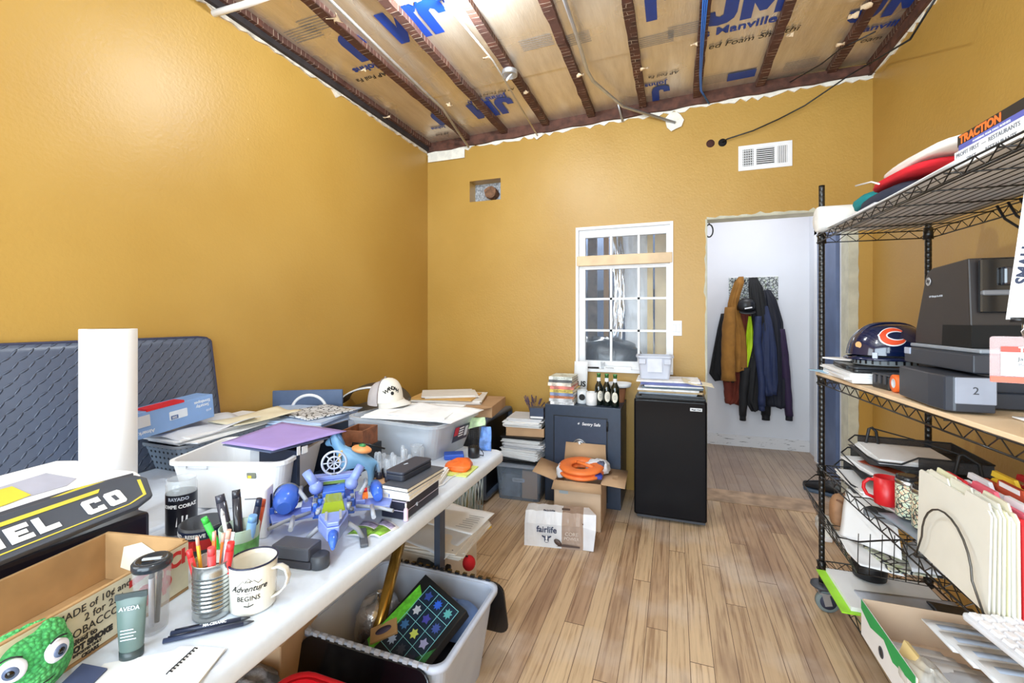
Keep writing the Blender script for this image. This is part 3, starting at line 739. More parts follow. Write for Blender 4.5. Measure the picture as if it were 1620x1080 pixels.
b.lathe([(.013, 0), (.013, .002), (.011, .003)], frame(p, nn.cross(Vector((0, 0, 1))), Vector((0, 0, 1))) , 20); b.build('sticker', mat('tan_sticker', (232, 178, 120), .5), hh)
b = MB()
for a in (-PI / 2 + .05, -PI / 2 + .75, -PI / 2 - .8): p = on_hat(a, .03, .004); b.box(p + Vector((0, 0, .004)), (.016, .006, .022), a + PI / 2)
b.build('side_slots', mat('pale_clip', (190, 198, 214), .3), hh)
# small black box, mug-candle, markers near the hat
r = thing('black_case', 'small black hard case in front of the hard hat', 'case', rk(.065, -.51, ZB), RA + .1)
b = MB(); b.bb(-.045, .045, -.05, .05, 0, .048).bevel(.003, 1); b.build('body', M_BLACK, r)
b = MB(); b.bb(-.046, .046, -.051, .051, .048, .054).bevel(.002, 1); b.build('lid', M_DGREY, r)
b = MB()
for y in (-.03, 0, .03): b.bb(-.048, -.045, y - .006, y + .006, .02, .05)
for x in (-.03, .0, .03): b.bb(x - .004, x + .004, -.054, -.05, .012, .05)
b.build('latches', mat('dull_latch_metal', (90, 90, 96), .4, metal=.6), r)
r = thing('badge_box', 'black box with faint printing behind the case, next to the hat brim', 'box', rk(.19, -.53, ZB + .0), RA)
b = MB(); b.bb(-.04, .04, -.05, .05, 0, .125).bevel(.002, 1); b.build('carton', mat('matte_black_card', (40, 40, 42), .6), r)
b = MB(); b.bb(-.0405, -.04, -.03, .03, .10, .112); b.build('label', M_GREYINK, r)
r = thing('drinking_glass', 'small glass with dark brown drink between hat and printer', 'glass', rk(.27, -.53, ZB), 0)
b = MB(); b.lathe([(.026, 0), (.030, .004), (.034, .155), (.032, .155), (.028, .008), (.0, .008)], None, 24, cap=False); b.build('glass_wall', clear('clear_glass', (225, 232, 238), .22, .05), r)
b = MB(); b.lathe([(.0275, .02), (.031, .13)], None, 24); b.build('drink', mat('coffee', (70, 36, 22), .3), r)
b = MB(); b.lathe([(.031, .131), (.0315, .142)], None, 24); b.build('foam_top', M_CREAM, r)
r = thing('orange_tape_roll', 'orange tape roll beside the black case on plywood shelf', 'tape', rk(.035, -.60, ZB + .031), 0)
b = MB(); b.lathe([(.016, -.012), (.030, -.012), (.030, .012), (.016, .012), (.016, -.012)], Matrix.Rotation(PI / 2, 4, 'Y'), 24, cap=False); b.build('tape', M_ORANGE, r)
b = MB(); b.lathe([(.014, -.012), (.016, -.012), (.016, .012), (.014, .012), (.014, -.012)], Matrix.Rotation(PI / 2, 4, 'Y'), 24, cap=False); b.build('core', M_WHITE, r)
r = thing('yellow_marker', 'short yellow marker lying at the plywood edge below the hat', 'marker', rk(.035, -.21, ZB + .014), 1.3)
b = MB(); b.cyl((-.035, 0, 0), (.02, 0, 0), .008, .008, 12); b.build('barrel', M_YEL, r)
b = MB(); b.cyl((.02, 0, 0), (.034, 0, 0), .006, .003, 12); b.build('tip', M_DGREY, r)
cloth('crumpled_wrapper', rk(.055, -.30, ZB + .012), (.035, .03, .014), clear('clear_wrapper', (225, 230, 236), .45, .2), 'crumpled clear wrapper on the plywood shelf by the marker', 'wrapper', 17)
# ---- printer
PR = thing('printer', 'large black office printer with paper trays on the plywood shelf', 'printer', (0, 0, 0), 0)
M_PRD = mat('printer_dark_brown_grey', (44, 39, 39), .42, var=.04)
M_PRS = mat('printer_slate', (50, 55, 66), .38, var=.04)
def yprof(mb, P, x0, x1, rl=0, n=1):
    M = Matrix(((0, 0, 1, 0), (1, 0, 0, 0), (0, 1, 0, 0), (0, 0, 0, 1))); mb.prism(P, x0, x1, M); return mb
zt = ZB
b = MB(); yprof(b, [(1.93, zt + .17), (1.925, zt + .22), (1.865, zt + .385), (1.85, zt + .405), (1.82, zt + .417), (1.635, zt + .425), (1.62, zt + .17)], .785, 1.19).bevel(.004, 2, .3); body = b.build('body', M_PRD, PR)
b = MB(); yprof(b, [(1.76, zt + .172), (1.755, zt + .235), (1.612, zt + .235), (1.612, zt + .172)], .782, 1.10); b.build('output_slot', mat('slot_black', (5, 5, 6), .8), PR)
b = MB(); b.bb(.80, 1.16, 1.607, 1.622, zt + .27, zt + .42).bevel(.003, 1); gp = b.build('gloss_panel', M_SHEEN, PR)
b = MB(); b.bb(.84, .98, 1.59, 1.608, zt + .345, zt + .395).bevel(.006, 2); b.build('touch_screen', mat('screen_glass', (24, 30, 44), .05, coat=1), gp)
b = MB(); b.bb(.80, 1.16, 1.597, 1.613, zt + .318, zt + .332).bevel(.003, 1); b.build('panel_ledge', mat('grey_gloss_ledge', (110, 112, 118), .2), gp)
text('8', .016, mat('panel_print', (190, 195, 205), .5), gp, frame((.895, 1.6065, zt + .30), (1, 0, 0), (0, 0, 1)))
b = MB(); b.lathe([(.014, 0), (.0135, .002)], frame((.784, 1.84, zt + .375), (0, -1, 0), (0, 0, 1)), 24); lg = b.build('round_badge', mat('silver_badge', (190, 192, 196), .3, metal=.5), PR)
text('hp', .020, M_PRD, lg, frame((.7815, 1.84, zt + .377), (0, -1, 0), (0, 0, 1)), shear=.3)
text('HP OfficeJet Pro 8720', .0085, mat('panel_print', (190, 195, 205), .5), PR, frame((.7845, 1.80, zt + .325), (0, -1, 0), (0, 0, 1)))
b = MB(); b.bb(.775, 1.19, 1.56, 1.94, zt + .158, zt + .170).bevel(.003, 1); b.build('tray_cover', mat('light_tray_edge', (150, 158, 170), .3), PR)
b = MB(); b.bb(.745, 1.19, 1.53, 1.905, zt + .108, zt + .157).bevel(.004, 2); b.build('upper_tray', M_PRS, PR)
b = MB(); b.bb(.742, .75, 1.86, 1.90, zt + .135, zt + .157).bevel(.002, 1); b.build('tray_latch', mat('pale_latch', (170, 182, 206), .3), PR)
b = MB(); b.prism([(.69, 1.80), (1.18, 1.80), (1.18, 1.62), (.785, 1.62), (.785, 1.515), (.70, 1.515), (.685, 1.53), (.68, 1.60)], zt + .006, zt + .1).bevel(.003, 1); t2 = b.build('lower_tray', M_PRS, PR)
b = MB(); b.bb(.70, .785, 1.511, 1.516, zt + .028, zt + .098).bevel(.002, 1); b.build('tray_face', mat('lit_slate', (150, 158, 176), .3), t2)
text('2', .028, M_DGREY, t2, frame((.742, 1.5105, zt + .063), (1, 0, 0), (0, 0, 1)))
b = MB(); b.bb(.786, 1.18, 1.60, 1.62, zt + .006, zt + .05).bevel(.003, 1); b.build('tray_rear_lip', M_PRS, t2)
soft_sheet('white_papers', [rk(.10, -1.0, ZB + .003), rk(.38, -1.0, ZB + .003), rk(.38, -1.3, ZB + .003), rk(.06, -1.35, ZB + .003)], M_PAPER, 'white papers beside the printer tray at the near plywood end', 'papers', .003, .001, 12)
# ---- hanging badge and lanyard tag
bx, by = .674, 1.24
r = thing('name_badge', 'clear badge holder with a red-topped name card hanging off the rack', 'badge', (bx, by, 1.295), math.radians(-14))
b = MB(); b.prism(rrect(.118, .098, .006), -.001, .001, frame((.02, 0, 0), (1, 0, 0), (0, 0, 1))); b.build('holder', clear('clear_badge_vinyl', (224, 196, 196), .35, .1), r)
b = MB(); b.prism(rrect(.098, .062, .002), 0, .001, frame((.026, -.0015, -.003), (1, 0, 0), (0, 0, 1))); cd = b.build('name_card', M_PAPER, r)
b = MB(); b.prism(rrect(.098, .012, .001), 0, .001, frame((.026, -.0026, .022), (1, 0, 0), (0, 0, 1))); b.build('card_header', mat('badge_red', (206, 72, 56), .5), cd)
text('THE', .013, M_WHITE, cd, frame((.015, -.0042, .022), (1, 0, 0), (0, 0, 1)), bold=.0008)
text('Jarro', .011, M_INK, cd, frame((.013, -.003, .002), (1, 0, 0), (0, 0, 1)))
text('Rocki', .009, M_GREYINK, cd, frame((.013, -.003, -.010), (1, 0, 0), (0, 0, 1)))
b = MB(); b.prism(rrect(.118, .012, .002), 0, .0025, frame((.02, -.002, -.042), (1, 0, 0), (0, 0, 1))); b.build('bottom_strip', mat('badge_coral', (236, 100, 76), .5), r)
b = MB(); b.tube([(.012, 0, .045), (.006, -.004, .06), (.012, -.006, .07), (.02, 0, .06), (.012, 0, .045)], .0012, 6); b.cyl((.012, 0, .05), (.012, 0, .088), .004); b.build('clip', M_STEEL, r)
r = thing('lanyard', 'white lanyard strap with black lettering holding the badge', 'lanyard', (bx - .01, by, 1.38), math.radians(-14))
b = MB(); b.prism([(-.006, 0), (.030, 0), (.062, .40), (.034, .40)], -.0008, .0008, frame((0.0, 0, 0), (1, 0, 0), (0, 0, 1))); b.build('strap', M_WHITE, r)
text('SMALL BUDDY', .030, mat('dark_blue_ink', (26, 36, 66), .6), r, frame((.032, -.002, .17), (.14, 0, 1), (-1, 0, .14)), bold=.001)
b = MB(); b.cyl((.012, 0, -.006), (.012, 0, .004), .012, .012); b.build('clasp', M_BLACK, r)
# ---- third shelf: letter trays, mug, tins, folders, keyboard
ZC = Z2 + .003
def sheet_box(mb, w, d, z, th=.004, rot=0, c=(0, 0)):
    mb.box((c[0], c[1], z + th / 2), (w, d, th), rot)
tr = thing('letter_tray', 'three-tier black mesh letter tray full of papers on the wire shelf', 'letter tray', (.90, 2.24, 0), math.radians(-4))
M_MESHB = mat('black_mesh', (30, 32, 36), .5)
for k, z in enumerate((.725, .785, .843)):
    b = MB(); w, d = .36 + .012 * (2 - k), .31
    x0, x1, y0, y1 = -w / 2 - .02 * (2 - k), w / 2, -d / 2, d / 2
    b.tube([(x0, y0 + .02, z), (x0 + .03, y0, z - .012), (x0 + .10, y0, z - .012), (x0 + .15, y0, z + .018), (x1, y0, z + .018), (x1, y1, z + .018), (x0 + .03, y1, z + .018), (x0, y1 - .03, z)], .0035, 6, closed=True)
    t = b.build('tray_rim', M_MESHB, tr)
    b = MB(); b.bb(x0 + .004, x1, y0, y1, z - .027, z - .025).bb(x1 - .001, x1, y0, y1, z - .026, z + .018).bb(x0 + .04, x1, y1 - .001, y1, z - .026, z + .018).bb(x0 + .15, x1, y0, y0 + .001, z - .026, z + .016)
    b.build('mesh_panel', clear('black_mesh_sheet', (40, 42, 48), .72, .5), t)
for (ax, ay) in ((-.10, .13), (.09, -.155)):
    b = MB(); b.tube([(ax - .035, ay, .70), (ax - .005, ay, .885), (ax + .005, ay, .89), (ax + .05, ay, .86), (ax + .075, ay, .70)] if ax > 0 else [(ax - .04, ay, .70), (ax - .005, ay, .90), (ax + .006, ay, .905), (ax + .02, ay, .89), (ax + .045, ay, .70)], .006, 8); b.build('support', M_MESHB, tr)
b = MB(); b.tube([(-.10, .13, .905), (.0, -.02, .90), (.09, -.155, .888)], .003, 6); b.build('top_rod', M_MESHB, tr)
def paper_pile(name, c, w, d, h, rz, label, seed=0, m=None, group=None, jit=.010, cat='paper stack'):
    """a stack of sheets: edges stepping in and out so single sheets show"""
    R = random.Random(seed); r = thing(name, label, cat, c, rz, group); n = max(1, round(h / .006)); z = 0
    prev = None; rg = []
    b = MB()
    for i in range(n):
        a, e = R.uniform(-jit, jit), R.uniform(-jit, jit); ang = R.uniform(-.04, .04) * (jit / .01); t = h / n
        co = []
        for (sx, sy) in ((-1, -1), (1, -1), (1, 1), (-1, 1)):
            v = Matrix.Rotation(ang, 3, 'Z') @ Vector((sx * w / 2, sy * d / 2, 0)); co.append(v + Vector((a, e, 0)))
        rg.append([v + Vector((0, 0, z)) for v in co]); rg.append([v + Vector((0, 0, z + t * .86)) for v in co]); z += t
    b.rings(rg, smooth=False); b.build('stack', m or M_PAPER, r)
    return r
ri = RA - .07
paper_pile('papers_in_tray', (.88, 2.24, .820), .25, .27, .018, ri, 'white papers in the top tier of the mesh letter tray', 1, cat='papers')
paper_pile('papers_in_tray', (.85, 2.23, .761), .27, .27, .020, ri + .1, 'papers with a red-brown leaflet in the middle tray tier', 2, cat='papers')
paper_pile('papers_in_tray', (.83, 2.20, .701), .30, .28, .020, ri + .05, 'papers sticking out of the lowest tray tier', 3, cat='papers')
soft_sheet('brown_leaflet', [(.72, 2.25, .788), (.80, 2.12, .786), (.84, 2.14, .787), (.77, 2.28, .789)], mat('brown_red_print', (170, 70, 40), .5), 'small red-brown leaflet sticking out of the middle tray', 'leaflet', .001, .001, 3)
paper_pile('loose_paper_stack', rk(.17, -.42, ZC), .26, .42, .014, RA + .12, 'loose white papers under the letter tray beside the red mug', 5, m=M_PAPER, jit=.02)
soft_sheet('plastic_folder', [rk(.0, -.55, ZC + .003), rk(.34, -.5, ZC + .003), rk(.34, -.82, ZC + .006), rk(.02, -.86, ZC + .006)], mat('blue_grey_folder', (132, 144, 158), .35), 'blue-grey plastic folder under the mug and tins', 'folder', .004, .002, 6)
def mug(name, label, c, m, r=.04, h=.09, rz=0, m_in=None, taper=1.0, handle_r=.004, hz=.5):
    t = thing(name, label, 'mug', c, rz)
    b = MB(); b.lathe([(.0, 0), (r * taper * .94, 0), (r * taper, .004), (r, h), (r - .003, h), (r * taper - .004, .008), (0, .007)], None, 32, cap=False); b.build('body', m, t)
    b = MB(); b.tube([(r * .95, 0, h * .85), (r * 1.35, 0, h * .84), (r * 1.72, 0, h * .68), (r * 1.76, 0, h * .48), (r * 1.5, 0, h * .26), (r * .97, 0, h * .18)], handle_r, 8); b.build('handle', m, t)
    return t
mp_ = atx(1388, 812, .735)
mug('red_mug', 'bright red mug with its handle turned to the rack post', (.73, 2.00, ZC + .018), M_RED, .038, .098, PI * .93, handle_r=.006)
def m_doodle(name, c1, cols, sc):
    k = NT(name); v = k.coord('Object', (1, 1, 1)); n = k.n('ShaderNodeTexVoronoi', i_Scale=sc); k.l(v, n.inputs['Vector'])
    nz = k.n('ShaderNodeTexNoise', i_Scale=sc * 1.3, i_Detail=1.0); k.l(v, nz.inputs['Vector'])
    col = k.ramp(nz.outputs[0], [(.3 + .4 * i / (len(cols) - 1), lin(c)) for i, c in enumerate(cols)])
    e = k.n('ShaderNodeTexVoronoi', feature='DISTANCE_TO_EDGE', i_Scale=sc); k.l(v, e.inputs['Vector'])
    msk = k.ramp(e.outputs['Distance'], [(0.05, (1, 1, 1)), (0.09, (0, 0, 0))])
    k.l(k.mix(msk, k.mix(.5, lin(c1), col), lin((30, 34, 40))), k.b.inputs['Base Color']); k.b.inputs['Roughness'].default_value = .4; return k.m
M_DOOD = m_doodle('comic_print_tin', (226, 226, 196), [(226, 226, 200), (130, 190, 190), (226, 226, 190), (210, 90, 50), (220, 224, 200)], 70)
for i, (p, lab) in enumerate((((.755, 1.90), 'patterned steel tin with glossy lid next to the red mug'), ((.765, 1.81), 'patterned steel tin with glossy lid beside the cream folders'))):
    t = thing('patterned_tin', lab, 'tin', (*p, ZC + .018), 0, 'patterned tins on the wire shelf')
    b = MB(); b.lathe([(.034, 0), (.036, .003), (.036, .112)], None, 30); b.build('body', M_DOOD, t)
    b = MB(); b.lathe([(.0365, .112), (.037, .114), (.037, .124), (.033, .127)], None, 30); b.build('collar', M_STEEL, t)
    b = MB(); b.lathe([(.034, .126), (.035, .130), (.034, .138), (.030, .140), (.0, .137)], None, 30); b.build('lid', mat('smoky_lid', (40, 42, 46), .12), t)
# folders in a wire organiser
fo = thing('wire_file_organiser', 'black wire file organiser holding the folders upright', 'file organiser', (0, 0, 0), 0)
b = MB(); b.bb(.66, .98, 1.33, 1.345, ZC, ZC + .006).bb(.66, .98, 1.62, 1.635, ZC, ZC + .006); b.build('base_rails', M_WIRE, fo)
for i in range(6):
    x = .672 + .055 * i; b = MB()
    b.tube([(x, 1.645, ZC + .004)] + [(x - .004, 1.49 + .115 * math.cos(a) + .03 * 0, ZC + .07 + .115 * math.sin(a)) for a in [PI * k / 12 for k in range(13)]] + [(x, 1.335, ZC + .004)], .0026, 8); b.build('divider_loop', mat('dull_wire', (84, 80, 76), .35, metal=.7), fo)
fcols = [('cream', (226, 224, 214), .0), ('cream', (224, 221, 208), .0), ('ivory', (222, 220, 204), .0), ('cream', (230, 228, 216), 0), ('pale yellow', (232, 230, 196), 0), ('white', (240, 240, 240), 0), ('cream', (232, 226, 204), 0), ('red', (206, 40, 48), 0), ('pink', (236, 110, 130), 0),
         ('white', (240, 242, 246), 0), ('white', (236, 238, 244), 0), ('rust red', (186, 72, 44), 0), ('yellow', (246, 208, 50), 0), ('yellow', (248, 214, 66), 0), ('red', (206, 40, 44), 0), ('cream', (236, 228, 200), 0), ('red', (200, 34, 44), 0), ('white', (236, 236, 238), 0)]
pos = ['nearest the aisle', 'second from the aisle', 'third from the aisle', 'fourth from the aisle', 'fifth from the aisle', 'just behind the pale yellow one', 'just in front of the red one', 'behind the cream ones', 'behind the first red one', 'behind the pink one', 'second behind the pink one', 'in front of the yellow ones', 'first of the two yellow ones', 'second of the two yellow ones', 'directly behind the yellow pair', 'between two red ones at the back', 'second from the wall side', 'closest to the wall side']
for i, (cn, rgb, _) in enumerate(fcols):
    R = random.Random(50 + i); x = .682 + (.0068 * i if i < 7 else .0476 + .0185 * (i - 7)); lean = -.05 + .012 * i
    y0, y1 = 1.345 - .004 * i, 1.665 - .006 * i; H = .245 + R.uniform(-.004, .006) + (.010 if i > 10 else 0)
    tab = (1.345 + .09 * ((i * 2) % 3))
    prof = [(y0, 0), (y1, 0), (y1, H - .012), (y1 - .01, H - .004)] + [(tab + .10, H - .004), (tab + .093, H + .012), (tab + .01, H + .012), (tab, H - .004)] + [(y0 + .012, H - .004), (y0, H - .016)]
    M = Matrix.Translation((x, 0, ZC + .007)) @ Matrix.Rotation(-lean * .4, 4, 'Y') @ Matrix(((0, 0, 1, 0), (1, 0, 0, 0), (0, 1, 0, 0), (0, 0, 0, 1)))
    b = MB(); b.prism(prof, 0, .004 if i < 7 else .009, M)
    o = b.build('file_folder', mat(f'folder_{cn.replace(" ", "_")}_{rgb[0]}_{rgb[2]}', rgb, .65, var=.02)); tag(o, f'{cn} file folder in the wire organiser, {pos[i]}', 'folder', 'file folders in the wire organiser')
    if i in (7, 11, 17): b = MB(); b.prism([(tab + .015, H - .002), (tab + .088, H - .002), (tab + .088, H + .010), (tab + .015, H + .010)], -.001, .0, M); b.build('tab_label', M_WHITE, o)
kb = thing('keyboard', 'white computer keyboard on the near end of the wire shelf', 'keyboard', (.72, 1.13, ZC + .003), math.radians(-80))
b = MB(); b.prism(rrect(.42, .125, .012), 0, .014).bevel(.005, 2); b.build('case', mat('keyboard_case', (206, 208, 214), .5), kb)
for r_ in range(5):
    b = MB()
    for c in range(14): b.box((-.19 + .0285 * c + .004 * (r_ % 2), -.045 + .0215 * r_, .0165), (.0225, .016, .008), None, .78)
    b.build('key_row', mat('white_keys', (226, 226, 230), .5), kb)
# ---- wire basket hung between the two lower shelves
bk = thing('wire_basket', 'black wire basket slung under the third shelf behind the rack post', 'basket', (0, 0, 0), 0)
b = MB(); bz, tz = .445, .655
def P4(x, y, z): return Vector((x, y, z))
rim = [P4(.545, 2.33, .64), P4(.555, 1.90, .60), P4(.61, 1.885, .60), P4(.70, 1.93, .60), P4(1.04, 1.95, .655), P4(1.04, 2.44, .655), P4(.62, 2.44, .655)]
b.tube(rim, .0032, 6, closed=True)
bot = [P4(.635, 2.40, bz), P4(.635, 1.98, bz), P4(1.02, 1.955, bz), P4(1.02, 2.40, bz)]
b.tube(bot, .0026, 6, closed=True)
for i in range(10):
    t = i / 9; a = P4(.545, 2.33, .64).lerp(P4(.555, 1.90, .60), t); c = bot[0].lerp(bot[1], t); b.cyl(a, c, .0012, seg=5)
    c2 = bot[3].lerp(bot[2], t); b.cyl(c, c2, .0016, seg=5)
for i in range(12):
    t = i / 11; c = bot[1].lerp(bot[2], t); b.cyl(c, c + Vector((0, -.01, .15 + .05 * t)), .0016, seg=5)
for i in range(8):
    t = i / 7; c = bot[0].lerp(bot[3], t); b.cyl(c, c + Vector((0, .03, .2)), .0016, seg=5)
for h in (.25, .5, .75):
    b.cyl(P4(.545, 2.33, .64).lerp(bot[0], 1 - h), P4(.555, 1.90, .60).lerp(bot[1], 1 - h), .0016, seg=5)
b.build('wire_frame', M_WIRE, bk)
soft_sheet('white_note', [(.66, 2.27, .46), (.78, 2.02, .50), (.80, 2.10, .64), (.70, 2.30, .655)], M_PAPER, 'white sheet standing askew in the wire basket', 'paper', .001, .004, 21)
soft_sheet('white_note', [(.63, 2.33, .455), (.66, 2.03, .452), (.78, 1.99, .456), (.80, 2.32, .46)], M_PAPER, 'white sheet lying on the bottom of the wire basket', 'paper', .001, .003, 22)
soft_sheet('magazine', [(.72, 2.20, .462), (.74, 2.0, .462), (.96, 1.99, .475), (.96, 2.2, .48)], m_doodle('green_magazine_print', (220, 222, 214), [(40, 40, 40), (160, 190, 60), (226, 226, 220), (60, 60, 60), (200, 190, 80)], 22), 'magazine with green and black pictures in the wire basket', 'magazine', .004, .002, 23)
soft_sheet('sheet_stack', [(.84, 2.16, .50), (.80, 1.99, .485), (1.0, 1.98, .50), (1.01, 2.3, .51)], M_PAPER2, 'thick pale sheets leaning in the wire basket', 'papers', .010, .002, 24)
r = thing('leather_pouch', 'tan leather pouch inside the wire basket by the post', 'pouch', (.70, 2.35, .452), .2)
b = blob(MB(), (0, 0, .075), (.05, .03, .085), 5, 0, .06); b.build('pouch_body', mat('tan_leather', (150, 110, 78), .6, var=.2, bump=.1), r)
b = MB(); b.tube([(-.04, -.03, .14), (0, -.035, .12), (.04, -.03, .14)], .004, 6); b.build('flap_seam', mat('dark_leather', (110, 70, 44), .6), r)
r = thing('grey_case', 'long grey eyeglass case lying at the edge of the wire basket', 'case', (.78, 2.06, .615), math.radians(-50))
b = MB(); b.prism(rrect(.20, .07, .02), 0, .022).bevel(.006, 2); b.build('shell', M_GREY, r)
b = MB(); b.prism(rrect(.20, .07, .02), .0225, .026).bevel(.001, 1); b.build('lid', M_DGREY, r)
# ---- bottom shelf
ZD = Z1 + .003
r = thing('green_notepad', 'lime green folder with white pad on the bottom rack shelf', 'notepad', (.80, 2.20, ZD), RA - .03)
b = MB(); b.bb(-.185, .2, -.115, .20, 0, .005); b.build('green_cover', mat('lime_cover', (158, 222, 44), .45), r)
b = MB(); b.bb(-.150, .21, -.10, .19, .006, .022); b.build('pad', M_PAPER, r)
b = MB()
for i in range(22): b.tube([(-.145 + .016 * i, .185, .004), (-.145 + .016 * i, .198, .014), (-.145 + .016 * i, .185, .026)], .0012, 5)
b.build('wire_spiral', M_BLACK, r)
soft_sheet('marbled_folder', [(.70, 2.22, .262), (.72, 1.99, .262), (1.02, 2.0, .264), (1.04, 2.25, .264)], mat('pale_blue_folder', (186, 192, 206), .5, var=.08, scale=9), 'pale blue-grey folder lying behind the green and white carton', 'folder', .006, .001, 26)
soft_sheet('black_folder', [(.93, 2.2, .275), (.93, 1.98, .275), (1.07, 1.96, .275), (1.07, 2.2, .275)], M_BLACK, 'black folder at the wall side of the bottom shelf', 'folder', .006, .001, 27)
r = thing('envelope_carton', 'open white and green carton of envelopes on the bottom shelf', 'carton', (.80, 1.79, ZD), RA - .03)
b = MB(); b.bb(-.15, .15, -.20, .18, 0, .002).bb(-.002 - .15, -.15, -.20, .18, 0, .125).bb(.15, .152, -.20, .18, 0, .12).bb(-.15, .15, .178, .18, 0, .13).bb(-.15, .15, -.20, -.198, 0, .05); b.build('tray', M_CARD_L, r)
b = MB(); b.bb(-.1545, -.152, -.20, .18, 0, .127); b.build('printed_side', M_WHITE, r)
b = MB(); b.prism([(-.195, .128), (.178, .128), (.178, .095), (.10, .075), (.0, .10), (-.06, .07), (-.195, .10)], 0, .001, frame((-.1548, 0, 0), (0, -1, 0), (0, 0, 1)) @ Matrix.Scale(-1, 4, (1, 0, 0))); b.build('green_band', mat('grass_green_print', (30, 160, 84), .5), r)
b = MB(); b.lathe([(.018, 0), (.018, .001), (.011, .0012), (.011, 0)], frame((-.155, .02, .045), (0, -1, 0), (0, 0, 1)), 24); b.build('ring_mark', M_DGREY, r)
for i in range(6):
    o = soft_sheet('white_envelope', [(.70 + .012 * i, 1.93 - .03 * i, .25 + .004 * i), (.70 + .03 * i, 1.70 - .03 * i, .275 + .008 * i), (.86 + .02 * i, 1.66 - .02 * i, .28 + .008 * i), (.84 + .02 * i, 1.90 - .03 * i, .262 + .006 * i)], M_PAPER if i % 2 else M_PAPER2,
                   'white envelope in the green and white carton, ' + ('lowest of the pile', 'second lowest of the pile', 'third from the bottom', 'fourth from the bottom', 'just below the top one', 'topmost of the pile')[i], 'envelope', .003, .001, 30 + i, 6, 'envelopes in the carton')
def win_envelope(i, P, label):
    r = thing('window_envelope', label, 'envelope', (0, 0, 0), 0, 'window envelopes over the carton')
    a, b_, c, d = [Vector(p) for p in P]
    f = lambda u, v: a.lerp(b_, u).lerp(d.lerp(c, u), v)
    mb = MB(); mb.grid(f, 4, 4, .004); mb.build('envelope_body', M_WHITE, r)
    n = (b_ - a).cross(d - a).normalized() * .0012
    if n.z < 0: n = -n
    mb = MB(); mb.grid(lambda u, v: f(.14 + .16 * u, .1 + .6 * v) + n, 2, 2, .0005); mb.build('address_window', mat('bluish_window_film', (176, 190, 212), .3), r)
    return r
for i in range(4):
    win_envelope(i, [(.79 + .012 * i, 1.90 - .075 * i, .364 + .010 * i), (.80 + .012 * i, 1.74 - .075 * i, .368 + .010 * i), (1.08, 1.72 - .07 * i, .366 + .010 * i), (1.06, 1.92 - .07 * i, .364 + .010 * i)], 'white window envelope fanned over the carton, ' + ('lowest and farthest from the viewer', 'second from the bottom', 'third from the bottom', 'topmost and nearest the keyboard')[i])
r = thing('label_carton', 'small tan box with a dark printed label on the bottom shelf', 'box', (.765, 1.52, ZD), RA + .06)
b = MB(); b.bb(-.04, .11, -.14, .10, 0, .115).bevel(.002, 1); b.build('carton', M_CARD_L, r)
b = MB(); b.bb(-.02, .10, -.13, .09, .1155, .1165); lb = b.build('label', M_WHITE, r)
b = MB(); b.bb(-.005, .03, -.12, .08, .1168, .1175).bb(.035, .09, -.12, -.02, .1168, .1175); b.build('print', M_DGREY, lb)
cloth('plastic_bag', (.70, 1.62, .30), (.05, .11, .06), clear('clear_bag', (228, 226, 220), .5, .2, .3), 'crumpled clear plastic bag at the front edge of the bottom shelf', 'bag', 33, amp=.25)
cloth('plastic_bag', (.69, 1.42, .30), (.04, .06, .06), mat('white_bag', (240, 240, 240), .4), 'small white plastic bag in front of the tan box', 'bag', 34, amp=.2)
b = MB(); b.box((.685, 1.71, .325), (.012, .10, .07), (0, .3, RA)); tag(b.build('yellow_sponge', mat('pale_yellow', (240, 214, 150), .8)), 'pale yellow packet on top of the plastic bag', 'packet')
# ---- shoes on the floor behind the rack
def shoe(c, rz, m1, m2, label):
    r = thing('shoe', label, 'shoe', c, rz)
    L = .28; rg = []
    for i in range(13):
        t = i / 12; x = -L / 2 + L * t; w = .036 + .014 * math.sin(PI * min(1, t * 1.1)) + (.006 if t > .55 else 0); w *= (1 if t < .93 else .7)
        h = .10 - .055 * max(0, (t - .35) / .65) - (.02 if t < .05 else 0); h = max(h, .042)
        rg.append([(x, w * math.cos(2 * PI * k / 14), .022 + max(-.0, h * (.5 + .5 * math.sin(2 * PI * k / 14)))) for k in range(14)])
    b = MB(); b.rings(rg); b.build('upper', m1, r)
    b = MB(); b.prism([(-L / 2 - .005 + .0 * 0, -.035), (-.02, -.036), (.08, -.05), (.13, -.03), (.148, 0), (.13, .03), (.08, .05), (-.02, .038), (-L / 2 - .005, .035), (-L / 2 - .016, 0)], 0, .028).bevel(.008, 2); b.build('sole', m2, r)
    b = MB()
    for i in range(4): b.tube([(.0 + .025 * i, -.03, .085 - .009 * i), (.012 + .025 * i, 0, .105 - .011 * i), (.0 + .025 * i, .03, .085 - .009 * i)], .003, 6)
    b.build('laces', m2 if m2 != M_BLACK else M_WHITE, r)
    return r
p = atz(1300, 782, 0); shoe((p.x + .02, p.y + .02, 0), 1.9 + PI / 2 - .9, M_BLACK, mat('slate_sole', (70, 88, 108), .5), 'black shoe with a slate sole on the floor beyond the rack post')
p = atz(1300, 846, 0); shoe((p.x + .03, p.y + .05, 0), 1.35, mat('white_black_shoe', (214, 214, 208), .5, var=.3, scale=20), M_WHITE, 'white and black sneaker on the floor behind the rack post')
r = thing('black_waste_tub', 'black tub standing behind the rack post under the basket', 'tub', (.80, 2.36, ZD + .03), 0)
b = MB(); b.lathe([(.06, 0), (.075, .16), (.07, .16), (.055, .006), (0, .006)], None, 28, cap=False); b.build('wall', M_BLACK, r)
b = MB(); b.lathe([(.075, .155), (.08, .158), (.08, .166), (.072, .166)], None, 28); b.build('rim', M_DGREY, r)

